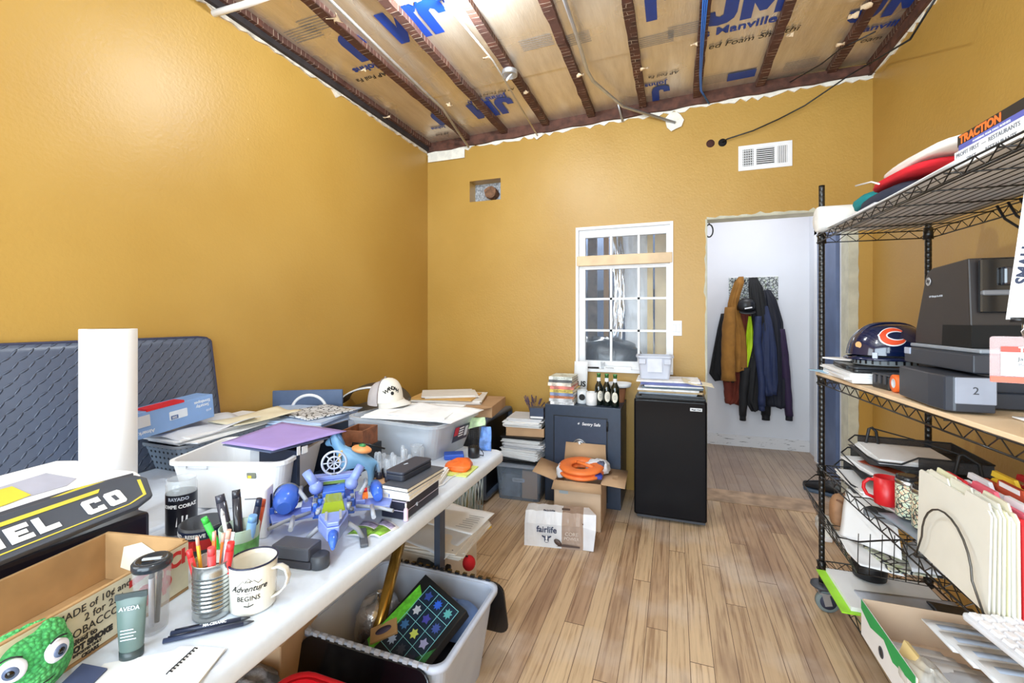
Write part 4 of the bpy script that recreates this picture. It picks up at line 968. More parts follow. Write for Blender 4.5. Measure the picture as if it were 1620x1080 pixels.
paper_pile('paper_pile', rk(.13, -.235, ZB + .006), .30, .40, .038, RA - .10, 'thick pile of white papers beneath the closed laptop', 63, M_PAPER, jit=.012)
# ================================================================== BACK OF THE ROOM
# ---- safe
M_SAFE = mat('blue_grey_safe_enamel', (44, 56, 76), .42, var=.06, scale=30, bump=.12, bscale=220)
SX0, SX1, SY, SZ = -.93, -.362, 3.29, .735
sf = thing('safe', 'dark blue-grey floor safe with a dial, bottles and books on top', 'safe', (0, 0, 0))
b = MB(); b.bb(SX0, SX1, SY, SY + .40, 0, SZ).bevel(.004, 2); b.build('body', M_SAFE, sf)
b = MB(); b.bb(SX0 + .075, SX1 - .10, SY - .008, SY + .01, .05, SZ - .085).bevel(.003, 1); dr = b.build('door', mat('safe_door_enamel', (50, 62, 84), .36, var=.05, scale=30), sf)
b = MB(); b.bb(SX0 + .068, SX1 - .093, SY - .002, SY + .0, .043, SZ - .078); b.build('door_gap', M_BLACK, sf)
b = MB(); b.lathe([(.052, 0), (.05, .012), (.044, .016), (.043, .010), (.030, .010), (.028, .024), (.012, .026), (0, .026)], frame((-.66, SY - .008, .445), (1, 0, 0), (0, 0, 1)), 36); dl = b.build('dial', mat('dial_silver', (160, 164, 170), .3, metal=.8), dr)
b = MB()
for i in range(24): a = 2 * PI * i / 24; b.box((-.66 + .0365 * math.cos(a), SY - .0195, .445 + .0365 * math.sin(a)), (.0015, .001, .007), (0, PI / 2 - a + PI / 2, 0))
b.build('dial_marks', M_INK, dl)
for z in (.20, .60):
    b = MB(); b.cyl((SX1 - .096, SY - .010, z - .035), (SX1 - .096, SY - .010, z + .035), .007); b.build('hinge', M_BLACK, sf)
text('Sentry Safe', .030, M_WHITE, dr, frame((-.575, SY - .0085, .605), (1, 0, 0), (0, 0, 1)), bold=.0006, shear=.15)
b = MB(); b.prism([(0, 0), (.014, .012), (.006, .012), (.012, .022), (-.006, .008), (.002, .008)], 0, .0006, frame((-.672, SY - .0085, .596), (1, 0, 0), (0, 0, 1))); b.build('brand_mark', M_WHITE, dr)
# magazines on the safe
mcols = [('white and grey', (214, 216, 220)), ('pale grey', (196, 200, 206)), ('orange-brown', (196, 122, 80)), ('blue-grey', (128, 140, 176)), ('yellow and brown', (206, 184, 96)), ('red and cream', (206, 120, 110)), ('pale cream', (224, 218, 204)), ('charcoal striped', (88, 90, 92)), ('white and pale green', (216, 222, 214))]
z = SZ; lab = ['bottom', 'second from bottom', 'third from bottom', 'fourth from bottom', 'middle', 'fourth from top', 'third from top', 'second from top', 'topmost']
for i, (cn, rgb) in enumerate(mcols):
    R = random.Random(80 + i); t = R.uniform(.020, .027)
    mg = book(.235, .18, t, mat(f'magazine_cover_{i}', rgb, .45, var=.35, scale=22), name='magazine', label=f'{cn} magazine in the stack on the safe, {lab[i]}', cat='magazine', group='magazines stacked on the safe', loc=(-.805 + R.uniform(-.012, .012), SY + .12 + R.uniform(-.01, .01), z), rz=PI / 2 + R.uniform(-.06, .06))
    if i in (0, 2, 4, 8): text(('FARMING', 'DESIGN', 'OUTDOOR', 'CONCRETE')[i // 2 if i < 8 else 3], t * .6, M_INK, mg, frame((-.1179, 0, t / 2), (0, -1, 0), (0, 0, 1)), 'spine_lettering')
    z += t + .0004
r = thing('paper_banner', 'tall white paper strip with black lettering behind the magazines', 'paper strip', (-.735, SY + .33, SZ + .001), 0)
b = MB(); b.grid(lambda u, v: (-.05 + .11 * u + .015 * v, .01 * math.sin(v * 3), .30 * v), 4, 8, .001); b.build('strip', M_PAPER, r)
text('US', .06, M_INK, r, frame((.022, -.004, .115), (1, 0, 0), (0, 0, 1)), bold=.002)
def m_mug2():
    return mat('white_ceramic', (238, 238, 240), .2, coat=.4)
mg = mug('white_mug', 'plain white mug on the safe beside the three bottles', (-.585, SY + .07, SZ + .001), m_mug2(), .042, .098, PI * .6, handle_r=.006)
mg = mug('printed_mug', 'white mug with a round black emblem next to the magazines', (-.665, SY + .12, SZ + .001), mat('white_ceramic_2', (226, 230, 234), .2, coat=.4), .040, .100, PI * .5, handle_r=.006)
b = MB(); b.lathe([(.024, 0), (.024, .001), (.020, .0012), (.018, .001), (.010, .0012), (0, .0012)], frame((.006, -.0425, .052), (1, 0, 0), (0, 0, 1)), 24); em = b.build('emblem', M_INK, mg); em.rotation_euler = (0, 0, -PI * .5)
# beer bottles
def bottle(c, lab):
    r = thing('beer_bottle', lab, 'bottle', c, 0, 'green-capped bottles on the safe')
    b = MB(); b.lathe([(0, .003), (.026, 0), (.0305, .006), (.0305, .125), (.028, .145), (.016, .170), (.0135, .19), (.0135, .222), (.0145, .224), (.0145, .230), (.0125, .232)], None, 28); b.build('glass_body', mat('dark_beer_glass', (14, 22, 16), .06, coat=.8), r)
    b = MB(); b.lathe([(.0145, .180), (.0150, .182), (.0148, .208)], None, 24, cap=False); b.build('neck_label', M_WHITE, r)
    b = MB(); b.lathe([(.0142, .209), (.0142, .228), (.0155, .229), (.0155, .236), (.013, .239)], None, 24); b.build('cap_foil', mat('green_foil', (70, 140, 70), .35, metal=.3), r)
    b = MB(); out = []
    for j in range(13):
        v = j / 12 * 2 - 1; w = math.sqrt(max(0, 1 - v * v)) * .72
        out.append([Vector((.0309 * math.sin(w * k / 4 - 0), -.0309 * math.cos(w * k / 4), .072 + .040 * v)) for k in range(-4, 5)])
    b.rings(out, close=False, cap=False); lb = b.build('oval_label', mat('cream_label', (232, 228, 214), .5), r)
    b = MB()
    for k in range(3): b.box((0, -.0316, .060 + .012 * k), (.022 - .004 * abs(k - 1), .0006, .003))
    b.build('label_print', M_GREYINK, lb)
    return r
p = [aty(947, 600, SY + .08).x, aty(960, 600, SY + .08).x, aty(973.5, 600, SY + .07).x]
b0 = bottle((p[0], SY + .09, SZ + .001), 'green-capped dark bottle nearest the white mug'); b0.rotation_euler = (0, 0, .55)
dup(b0, (p[1], SY + .075, SZ + .001), .35, 'green-capped dark bottle in the middle of the three on the safe')
dup(b0, (p[2], SY + .055, SZ + .001), .05, 'green-capped dark bottle nearest the fridge, its oval label facing forward')
r = thing('plant_dish', 'brown pot with a white dish on it behind the bottles', 'dish', (-.40, SY + .27, SZ), 0)
b = MB(); b.lathe([(.035, 0), (.05, .11), (.046, .11), (.032, .004)], None, 24, cap=False); b.build('pot', mat('terracotta_brown', (150, 96, 62), .7), r)
b = MB(); b.lathe([(.03, .112), (.085, .122), (.09, .150), (.086, .150), (.080, .126), (0, .120)], None, 32, cap=False); b.build('dish', M_WHITE, r)

# ---- mini fridge
FX0, FX1, FY, FZ = -.262, .204, 3.19, .845
fr = thing('mini_fridge', 'black mini fridge with a small badge, papers piled on its top', 'fridge', (0, 0, 0))
b = MB(); b.bb(FX0 + .004, FX1 - .004, FY + .052, FY + .455, .025, FZ).bevel(.006, 2); b.build('cabinet', M_BLACK, fr)
dm = NT('black_fridge_door'); v = dm.coord('Object', (1, 1, 1)); n = dm.n('ShaderNodeTexNoise', i_Scale=160.0, i_Detail=2.0); dm.l(v, n.inputs['Vector'])
dm.b.inputs['Base Color'].default_value = (.006, .006, .008, 1); dm.b.inputs['Roughness'].default_value = .12; dm.b.inputs['Specular IOR Level'].default_value = .16; dm.bump(n.outputs[0], .12, .002)
b = MB()
rg = []
for (yy, ins) in ((0.05, 0), (.014, 0), (.006, .002), (.001, .007), (0, .014)):
    rg.append([Vector(((FX0 + FX1) / 2 + px_, FY + yy, .435 + pz)) for px_, pz in rrect(FX1 - FX0 - 2 * ins, .80 - 2 * ins, .012, 3)])
b.rings(rg, smooth=True); b.build('door', dm.m, fr)
b = MB(); b.bb(FX0 + .02, FX1 - .02, FY + .045, FY + .06, .035, FZ - .01); b.build('door_seal', M_DGREY, fr)
b = MB(); b.bb(FX1 - .105, FX1 - .03, FY - .0025, FY + .001, .770, .792).bevel(.002, 1); bd = b.build('brand_badge', mat('badge_silver', (210, 212, 216), .3), fr)
text('Magic Chef', .0125, M_INK, bd, frame((FX1 - .0675, FY - .0029, .781), (1, 0, 0), (0, 0, 1)), bold=.0003)
for x in (FX0 + .04, FX1 - .04):
    for y in (FY + .09, FY + .42): b = MB(); b.cyl((x, y, 0), (x, y, .03), .016); b.build('foot', M_BLACK, fr)
b = MB(); b.bb(FX0 + .02, FX1 - .01, FY + .01, FY + .05, .02, .034); b.build('kick_plate', M_DGREY, fr)
# things on the fridge
zf = FZ + .001
fl = [('black letter tray', (60, 64, 70), .010, .40, .30), ('steel-edged folder', (150, 160, 172), .014, .38, .29), ('brown and cream folder', (196, 170, 130), .014, .42, .30), ('white papers bundle', (226, 228, 232), .012, .40, .30), ('slate folder', (92, 110, 122), .012, .40, .28), ('white magazine', (224, 226, 230), .010, .38, .29), ('violet-blue binder', (104, 112, 168), .020, .40, .29), ('loose white papers', (240, 240, 242), .010, .42, .30)]
pn = ['lowest on the fridge', 'second up from the fridge top', 'third up from the fridge top', 'fourth up from the fridge top', 'in the middle of the pile on the fridge', 'third from the top of the pile on the fridge', 'under the top papers on the fridge', 'on top of the pile on the fridge']
for i, (n_, rgb, t, w, d) in enumerate(fl):
    R = random.Random(120 + i)
    paper_pile('document_' + ('binder' if i == 6 else 'folder' if 'folder' in n_ else 'bundle'), ((FX0 + FX1) / 2 + R.uniform(-.015, .02), FY + .22 + R.uniform(-.02, .02), zf), w, d, t, R.uniform(-.08, .08), f'{n_}, {pn[i]}', 130 + i, mat(f'document_{i}', rgb, .6, var=.15, scale=20), 'documents piled on the fridge', jit=.004, cat='documents'); zf += t + .0006
soft_sheet('letter', [(.06, 3.20, zf + .004), (.25, 3.24, zf - .028), (.25, 3.44, zf - .026), (.05, 3.46, zf + .004)], M_CREAM, 'cream letter slipping off the pile on the fridge', 'letter', .002, .004, 41)
# grey storage tub
tb = thing('storage_tub', 'small pale grey plastic tub on the papers over the fridge', 'tub', (aty(1036, 590, 3.44).x, 3.42, zf + .001), .04)
def tub(mb, w0, d0, w1, d1, h, th=.004, r=.02, lip=.012):
    rg = [[Vector((x, y, 0.0)) for x, y in rrect(w0, d0, r)]]
    rg += [[Vector((x, y, h - .012)) for x, y in rrect(w1, d1, r)]]
    rg += [[Vector((x, y, h - .012)) for x, y in rrect(w1 + 2 * lip, d1 + 2 * lip, r + lip)], [Vector((x, y, h)) for x, y in rrect(w1 + 2 * lip, d1 + 2 * lip, r + lip)], [Vector((x, y, h)) for x, y in rrect(w1 - 2 * th, d1 - 2 * th, r)]]
    rg += [[Vector((x, y, th)) for x, y in rrect(w0 - 2 * th, d0 - 2 * th, r)]]
    mb.rings(rg, smooth=False); return mb
M_TUB = mat('pale_grey_tub', (192, 196, 210), .4, var=.03)
b = tub(MB(), .20, .15, .235, .18, .165); b.build('tub_body', M_TUB, tb)
b = MB(); b.box((0, -.0905, .10), (.10, .006, .10)); b.build('front_panel', mat('pale_grey_tub_2', (206, 208, 220), .4), tb)
for x in (-.085, .085): b = MB(); b.box((x, -.091, .125), (.05, .014, .04)).bevel(.004, 1); b.build('handle_lug', M_TUB, tb)

# ---- cardboard box with orange coil
bx = thing('cardboard_box', 'open cardboard box with flaps spread in front of the safe', 'box', (-.60, 2.90, 0), math.radians(2))
w, d, h = .31, .33, .31
b = MB(); t = .004
b.bb(-w / 2, w / 2, 0, d, 0, t).bb(-w / 2, w / 2, 0, t, 0, h).bb(-w / 2, w / 2, d - t, d, 0, h).bb(-w / 2, -w / 2 + t, 0, d, 0, h).bb(w / 2 - t, w / 2, 0, d, 0, h); b.build('carton', M_CARD_L, bx)
def flap(P, nm='flap'):
    a, b_, c, dd_ = [Vector(p) for p in P]; mb = MB(); mb.grid(lambda u, v: a.lerp(b_, u).lerp(dd_.lerp(c, u), v), 1, 1, .004); return mb.build(nm, M_CARD, bx)
flap([(-w / 2, d, h), (w / 2, d, h), (w / 2 - .01, d + .03, h + .16), (-w / 2 + .01, d + .03, h + .16)])
flap([(-w / 2, 0, h), (-w / 2, d - .03, h), (-w / 2 - .155, d - .06, h + .055), (-w / 2 - .155, .02, h + .035)])
flap([(w / 2, 0, h), (w / 2, d, h), (w / 2 + .15, d - .01, h + .0), (w / 2 + .15, .0, h - .01)])
flap([(-w / 2, 0, h), (w / 2, 0, h), (w / 2 + .006, -.025, h - .055), (-w / 2 - .012, -.025, h - .055)])
b = MB(); b.bb(-.12, -.06, -.002, -.0005, .225, .245); b.build('faded_stamp', mat('faded_blue', (168, 178, 184), .8), bx)
r = thing('orange_hose', 'coil of orange hose on top of the open cardboard box', 'hose', (-.60, 3.035, h + .030), 0)
for k in range(2):
    b = MB(); b.rings([[Vector(((.108 + .046 * math.cos(2 * PI * j / 12)) * math.cos(2 * PI * i / 36), (.100 + .046 * math.cos(2 * PI * j / 12)) * math.sin(2 * PI * i / 36), .034 * k + .019 * math.sin(2 * PI * j / 12) + .022 * math.sin(2 * PI * i / 36) * .5)) for j in range(12)] for i in range(36)], loop=True)
    b.build('coil', mat('orange_rubber', (244, 128, 62), .45, var=.06), r)
b = MB(); b.tube([(.09, -.03, .045), (.03, -.01, .05), (-.02, .02, .05), (-.04, .06, .04)], .012, 8); b.build('hose_end', mat('orange_rubber', (244, 128, 62), .45), r)
cloth('plastic_wrap', (-.50, 3.11, h + .045), (.085, .06, .05), mat('white_film', (226, 228, 236), .35), 'white plastic film bunched behind the orange hose', 'wrap', 44, amp=.22)
cloth('plastic_wrap', (-.735, 3.02, h + .02), (.03, .06, .05), mat('white_film_2', (214, 220, 230), .35), 'clear white film at the safe-side corner of the open box', 'wrap', 45, amp=.22)
cloth('blue_glove', (-.478, 2.985, h + .025), (.030, .035, .018), mat('blue_nitrile', (52, 66, 160), .4), 'blue glove tucked beside the orange hose', 'glove', 46, amp=.25)
cloth('grey_rag', (-.470, 3.08, h + .075), (.028, .03, .022), mat('slate_rag', (84, 88, 112), .8), 'slate grey rag on the white film in the open box', 'rag', 47, amp=.2)

# ---- drink carton pack
pk = thing('drink_pack', 'torn white and brown drink multipack with a cow face on the floor', 'drink pack', (-.672, 2.618, 0), math.radians(9))
L, Dp, Hh = .385, .20, .185
prof = [(0, 0), (Dp, 0), (Dp, .12), (Dp - .03, Hh), (.055, Hh + .005), (.012, .13)]
def m_pack():
    k = NT('printed_shrink_pack'); tc = k.n('ShaderNodeTexCoord'); s = k.n('ShaderNodeSeparateXYZ'); k.l(tc.outputs['Object'], s.inputs[0])
    k.l(k.mix(k.math('GREATER_THAN', s.outputs[0], .035), lin((226, 227, 232)), lin((168, 146, 132))), k.b.inputs['Base Color'])
    k.b.inputs['Roughness'].default_value = .3
    n = k.n('ShaderNodeTexNoise', i_Scale=12.0); k.l(tc.outputs['Object'], n.inputs['Vector']); k.bump(n.outputs[0], .6, .02); return k.m
b = MB(); rg = []
for i in range(17):
    u = i / 16; x = -L / 2 + L * u * .93; bul = .006 * abs(math.sin(u * PI * 5))
    rg.append([Vector((x, y - (bul if y < .05 and z_ > .02 else 0), z_ + (bul * 1.2 if z_ > .1 else 0))) for y, z_ in prof])
b.rings(rg, smooth=False); b.build('pack_body', m_pack(), pk)
b = MB()
R = random.Random(5); pts = [(y, z_) for y, z_ in prof]
rg = [[Vector((L / 2 - .03, y, z_ + .003)) for y, z_ in pts], [Vector((L / 2 + .02 + R.uniform(-.02, .03), (y - .1) * 1.1 + .1, z_ * 1.02 + R.uniform(-.015, .012))) for y, z_ in pts]]
b.rings(rg, cap=False, smooth=False); b.build('torn_end', mat('torn_film', (222, 222, 228), .35), pk)
b = MB(); b.bb(L / 2 - .035, L / 2 - .028, .02, Dp - .02, .01, .15); b.build('brown_inside', mat('brown_inner_card', (110, 78, 60), .8), pk)
Fp = frame((-.055, -.0075, .062), (1, 0, 0), (0, .09, 1))
def FT(x, y, o=0): return Fp @ Matrix.Translation((x, y, .0012 + o))
text('fairlife', .050, mat('deep_navy_print', (34, 48, 84), .4), pk, FT(0, .045), bold=.0009)
for sx in (-1, 1):
    b = MB(); b.prism([(sx * .011, 0), (sx * .026, .007), (sx * .03, .002), (sx * .016, -.008)][:: sx], 0, .0006, FT(0, .006)); b.build('cow_ear', mat('deep_navy_print', (34, 48, 84), .4), pk)
b = MB(); b.prism(rrect(.026, .040, .010, 4), 0, .0006, FT(0, -.008)); cw = b.build('cow_head', mat('deep_navy_print', (34, 48, 84), .4), pk)
b = MB(); b.prism(rrect(.012, .026, .005, 4), .0006, .0009, FT(0, 0)); b.build('cow_blaze', M_WHITE, cw)
b = MB(); b.prism(rrect(.018, .010, .005, 4), .0006, .0010, FT(0, -.020)); b.build('cow_muzzle', M_WHITE, cw)
b = MB(); b.lathe([(.026, 0), (.020, .003), (0, .004)], FT(.068, -.022) @ Matrix.Rotation(-.6, 4, 'Z'), 20, sx=1, sy=.6); b.build('bean_print', mat('coffee_print', (80, 62, 56), .5), pk)
text('CORE', .030, mat('pale_brown_print', (222, 210, 200), .5), pk, FT(.150, .030)); text('POWER', .026, mat('pale_brown_print', (222, 210, 200), .5), pk, FT(.150, .004))
b = MB(); b.prism([(.06, -.045), (.20, -.045), (.20, -.035), (.10, -.030)], 0, .0006, FT(0, 0)); b.build('print_band', mat('coffee_print', (80, 62, 56), .5), pk)
text('fairlife', .030, mat('deep_navy_print', (34, 48, 84), .4), pk, frame((-.045, .058, Hh + .014), (1, 0, 0), (0, 1, .0)), bold=.0006)
b = MB(); b.box((.055, .10, Hh + .012), (.05, .02, .003)); b.build('top_bean_print', mat('coffee_print', (80, 62, 56), .5), pk)

# ---- clear tote and the stacks on it
def tote(name, c, w, d, h, rz, label, mm, lidm=None, lab=None):
    r = thing(name, label, 'storage box', c, rz)
    b = MB(); b.rings([[Vector((x * k2, y * k2, z_)) for x, y in rrect(w, d, .03)] for k2, z_ in ((.88, 0), (.90, .004), (1.0, h))], cap=True, smooth=False); b.build('box_wall', mm, r)
    b = MB(); b.rings([[Vector((x, y, z_)) for x, y in rrect(w + a, d + a, .03)] for a, z_ in ((0, h - .012), (.02, h - .010), (.024, h), (.0, h + .002))], cap=bool(lidm), smooth=False); b.build('lid' if lidm else 'rim', lidm or mm, r)
    return r
M_TOTE = clear('blue_clear_plastic', (150, 168, 190), .42, .15, .15)
tt = tote('clear_tote', (-1.125, 3.38, 0), .36, .38, .265, math.radians(3), 'clear blue-tinted storage box on the floor under stacked binders', M_TOTE, mat('clouded_lid', (150, 160, 176), .3))
b = MB(); b.bb(.02, .14, -.14, .12, .01, .22); b.build('brown_folder', M_CARD, tt)
b = MB(); b.bb(-.15, .0, -.13, .14, .01, .18); b.build('grey_contents', mat('tote_contents', (120, 134, 156), .7, var=.3), tt)
b = MB(); b.prism(rrect(.10, .03, .012), 0, .001, frame((0, -.173, .155), (1, 0, 0), (0, .06, 1))); b.build('embossed_logo', mat('embossed', (190, 200, 216), .3), tt)
text('Sterilite', .022, M_GREY, tt, frame((0, -.175, .155), (1, 0, 0), (0, .06, 1)))
z = .270
st = [('black_binder', 'black binder flat on the clear storage box', .30, .30, .028, M_BLACK), ('paper_stack', 'thick white paper stack above the lowest black binder', .30, .29, .075, M_PAPER), ('white_binder', 'white binder with black edges halfway up the tall stack', .32, .30, .045, M_PAPER2),
      ('paper_stack', 'curling white papers under the black binder of the tall stack', .31, .28, .034, M_PAPER), ('black_binder', 'open black binder with papers under the brown carton', .33, .29, .020, M_BLACK), ('cardboard_tray', 'flat brown cardboard tray in the upper half of the tall stack', .30, .27, .065, M_CARD), ('white_binder', 'white papers and folders fanned above the cardboard tray', .29, .28, .045, M_PAPER), ('paper_stack', 'loose white papers topping the tall stack beside the safe', .28, .26, .020, M_PAPER2)]
for i, (n_, lb_, w, d, t, m_) in enumerate(st):
    R = random.Random(200 + i)
    if n_ == 'cardboard_tray':
        r = thing(n_, lb_, 'tray', (-1.10, 3.40, z), .12); b = MB(); tub(b, w, d, w, d, t, .004, .004, .001); b.build('tray_wall', M_CARD, r); b = MB(); b.bb(-w / 2 + .02, w / 2 - .02, -d / 2 + .02, d / 2 - .02, .004, t - .015); b.build('dark_contents', mat('olive_contents', (96, 92, 70), .8, var=.3), r)
    else:
        paper_pile(n_, (-1.10 + R.uniform(-.02, .02), 3.40 + R.uniform(-.015, .015), z), w, d, t, R.uniform(-.12, .12), lb_, 210 + i, m_, 'documents stacked on the clear storage box', jit=.014, cat='documents')
    z += t + .001
r = thing('blue_grey_box', 'small slate box leaning on top of the paper stack by the safe', 'box', (-1.00, 3.33, z + .002), .1)
b = MB(); b.bb(-.055, .055, -.04, .04, 0, .085).bevel(.003, 1); b.build('carton', mat('slate_box', (58, 70, 96), .4), r)
b = MB(); b.bb(-.05, .05, -.0415, -.04, .005, .02); b.build('white_strip', M_WHITE, r)
r = thing('dried_lavender', 'bunch of dried lavender sticking up behind the paper stack', 'dried flowers', (-1.10, 3.55, z - .02), 0)
for i in range(16):
    R = random.Random(i); dx, dy, hz = R.uniform(-.11, .09), R.uniform(-.05, .05), R.uniform(.09, .16)
    b = MB(); b.tube([(dx * .2, 0, -.02), (dx * .6, dy * .5, hz * .5), (dx, dy, hz)], .0016, 5)
    for k in range(5): b.ball((dx * (.75 + .06 * k), dy * (.7 + .06 * k), hz * (.72 + .07 * k)), .0055, 6)
    b.build('stem', mat('dried_lavender', (96, 78, 98), .9, var=.3), r)
# black appliance at the far corner, cardboard and papers on it
ap = thing('black_cabinet_speaker', 'black box with a rounded slate rim at the far end of the tables', 'speaker cabinet', (0, 0, 0), 0)
b = MB(); b.bb(-2.05, -1.345, 3.02, 3.64, 0.02, .635).bevel(.05, 4); b.build('cabinet', M_BLACK, ap)
b = MB(); rg = []
for (o_, x_) in ((0, -1.36), (.0, -1.318), (-.035, -1.314), (-.035, -1.36)):
    rg.append([Vector((x_, 3.33 + a, .33 + c_)) for a, c_ in rrect(.62 + 2 * o_, .62 + 2 * o_, .07 + o_, 6)])
b.rings(rg, cap=False); b.build('slate_rim', mat('slate_rim', (76, 90, 112), .35), ap)
b = MB(); b.bb(-1.9, -1.5, 3.05, 3.6, 0, .02); b.build('foot', M_BLACK, ap)
r = thing('flat_carton', 'flat brown carton under papers at the far table end', 'carton', (-1.60, 3.30, .637), math.radians(8))
b = MB(); b.bb(-.26, .28, -.24, .22, 0, .085).bevel(.003, 1); b.build('carton', M_CARD, r)
b = MB(); b.prism([(-.1, -.245), (.28, -.245), (.20, -.36), (-.05, -.33)], .078, .083); b.build('flap', M_CARD, r)
paper_pile('white_paper_stack', (-1.72, 3.25, .724), .55, .42, .030, math.radians(16), 'broad stack of white papers on the flat brown carton', 61, M_PAPER, jit=.012)
b = MB(); b.bb(-.24, .26, -.17, .19, 0, .008); o = b.build('manila_folder', mat('manila', (222, 180, 112), .7)); o.location = (-1.74, 3.20, .7245); o.rotation_euler = (0, 0, .2); o.location.z = .7555; tag(o, 'manila folder on the broad white paper stack', 'folder')
paper_pile('white_paper_stack', (-1.74, 3.27, .765), .42, .34, .014, math.radians(26), 'loose white sheets on the manila folder at the far table end', 62, M_PAPER, jit=.02)

# ---- wall fittings
def on_back(px, py, off=0): p = aty(px, py, YB); return Vector((p.x, YB - off, p.z))
v0, v1 = on_back(1168, 232), on_back(1253, 264)
vt = thing('air_vent', 'white slotted air vent high on the yellow back wall', 'vent', (0, 0, 0)); cx_, cz_ = (v0.x + v1.x) / 2, on_back(1210, 247).z; vw, vh = v1.x - v0.x, .185
b = MB(); 
for (x0, x1, z0, z1) in ((-vw / 2, vw / 2, vh / 2 - .03, vh / 2), (-vw / 2, vw / 2, -vh / 2, -vh / 2 + .03), (-vw / 2, -vw / 2 + .03, -vh / 2 + .03, vh / 2 - .03), (vw / 2 - .03, vw / 2, -vh / 2 + .03, vh / 2 - .03), (-.075, -.055, -vh / 2 + .03, vh / 2 - .03), (.062, .082, -vh / 2 + .03, vh / 2 - .03)):
    b.bb(cx_ + x0, cx_ + x1, YB - .007, YB, cz_ + z0, cz_ + z1)
b.build('vent_frame', M_WHITE, vt)
b = MB(); b.bb(cx_ - vw / 2 + .02, cx_ + vw / 2 - .02, YB - .002, YB - .0005, cz_ - vh / 2 + .02, cz_ + vh / 2 - .02); b.build('dark_backing', M_BLACK, vt)
b = MB()
for i in range(9): b.box((cx_ + .0035, YB - .005, cz_ - .058 + .0145 * i), (.118, .002, .006), (.5, 0, 0))
b.build('slats', M_WHITE, vt)
for s_, x0 in ((-1, -vw / 2 + .03), (1, .082)):
    b = MB(); ww = (vw / 2 - .03 - .082) if s_ > 0 else (vw / 2 - .03 - .075)
    for i in range(5): b.box((cx_ + x0 + ww * (i + .5) / 5, YB - .005, cz_), (.006 if s_ < 0 else .011, .002, .125), (0, 0, .5))
    if s_ < 0:
        for i in range(7): b.box((cx_ + x0 + ww / 2, YB - .004, cz_ - .055 + .018 * i), (ww, .002, .004))
    b.build('slats', M_WHITE, vt)
for px, dark in ((1124, (70, 40, 34)), (1143, (12, 12, 16))):
    p = on_back(px, 227 if px < 1130 else 225.5); b = MB(); b.lathe([(.030, -.002), (.030, .001), (.0, .001)], frame((p.x, YB - .0, p.z), (1, 0, 0), (0, 0, 1)), 28)
    o = b.build('drilled_hole', mat(f'hole_dark_{px}', dark, .9)); tag(o, 'round drilled hole in the yellow wall, ' + ('nearest the window' if px < 1130 else 'with a black cable coming out'), 'hole')
b = MB()
P = [on_back(1143, 225, .0), on_back(1150, 222, .03), on_back(1190, 210, .04), on_back(1230, 192, .04), on_back(1270, 172, .05), aty(1310, 142, 3.6), aty(1345, 118, 3.5), aty(1380, 98, 3.4)]
e = ray(1440, 62) * 2.05; P += [Vector((e.x, e.y, CAM_H + e.z)), Vector((1.2, 2.4, 3.02))]
b.tube(P, .005, 8); tag(b.build('black_cable', M_BLACK), 'black cable swooping from a wall hole up to the ceiling corner', 'cable')
b = MB(); P = [aty(1385, 50, 3.2), aty(1330, 75, 3.35), aty(1300, 100, 3.5), aty(1250, 130, 3.65)]
P = [Vector((p_.x, p_.y, min(p_.z, zc(p_.x) - .01))) for p_ in P]; b.tube(P, .004, 6); tag(b.build('black_cable', M_BLACK), 'thin black cable strung under the rafters by the far corner', 'cable')
s0 = on_back(1071, 519); sw = thing('light_switch', 'white double switch plate beside the window', 'light switch', (s0.x, YB, s0.z))
b = MB(); b.box((0, -.004, 0), (.072, .008, .118)).bevel(.003, 2); b.build('plate', M_WHITE, sw)
b = MB(); b.box((.012, -.010, 0), (.024, .008, .06)).bevel(.002, 1); b.build('rocker', mat('switch_rocker', (222, 222, 226), .3), sw)
b = MB(); b.box((-.018, -.010, 0), (.024, .008, .06)).bevel(.002, 1); b.build('rocker', mat('switch_rocker', (222, 222, 226), .3), sw)
# duct in the square hole
b = MB(); rg = []
c_ = (hA + hB) / 2
for i in range(7): rg.append([Vector((c_.x + .035 + .055 * math.cos(2 * PI * k / 16) * (1 + .12 * math.sin(i * 3 + k * 2)), YB + .03 + .018 * i, c_.z - .01 + .055 * math.sin(2 * PI * k / 16) * (1 + .1 * math.sin(i * 2 + k)))) for k in range(16)])
b.rings(rg); tag(b.build('wall_pipe', mat('rusty_brown', (120, 84, 58), .7, var=.4, scale=30)), 'brown crumpled pipe inside the square hole in the wall', 'pipe')
b = MB(); b.bb(hA.x - .01, hB.x + .01, YB + .125, YB + .135, hB.z - .01, hA.z + .01); o = b.build('hole_lining', mat('grey_foil_lining', (170, 176, 184), .4, metal=.5, var=.4, scale=60)); tag(o, 'grey foil lining behind the pipe in the square wall hole', 'lining')
# sill things
p = on_back(954, 578); r = thing('small_glass', 'little clear glass on the window sill', 'glass', (p.x, YB - .012, WZ0 + .020), 0)
b = MB(); b.lathe([(.014, 0), (.018, .055), (.017, .055), (.013, .003)], None, 20, cap=False); b.build('glass_wall', clear('clear_glass', (225, 232, 238), .22, .05), r)
b = MB(); b.lathe([(.0, 0), (.0135, .0), (.0138, .004), (0, .004)], None, 20, cap=False); b.build('base', clear('clear_glass', (225, 232, 238), .22, .05), r)
b = MB(); a_ = on_back(920, 579, .02); c_ = on_back(948, 580, .02); b.cyl((a_.x, YB - .02, WZ0 + .026), (c_.x, YB - .02, WZ0 + .026), .007); tag(b.build('black_pen', M_BLACK), 'black pen lying on the window sill', 'pen')
p = on_back(975, 582); r = thing('sill_box', 'long white box with small print on the window sill', 'box', (p.x, YB - .018, WZ0 + .0185), 0)
b = MB(); b.bb(-.095, .12, -.012, .014, 0, .024); b.build('carton', M_WHITE, r)
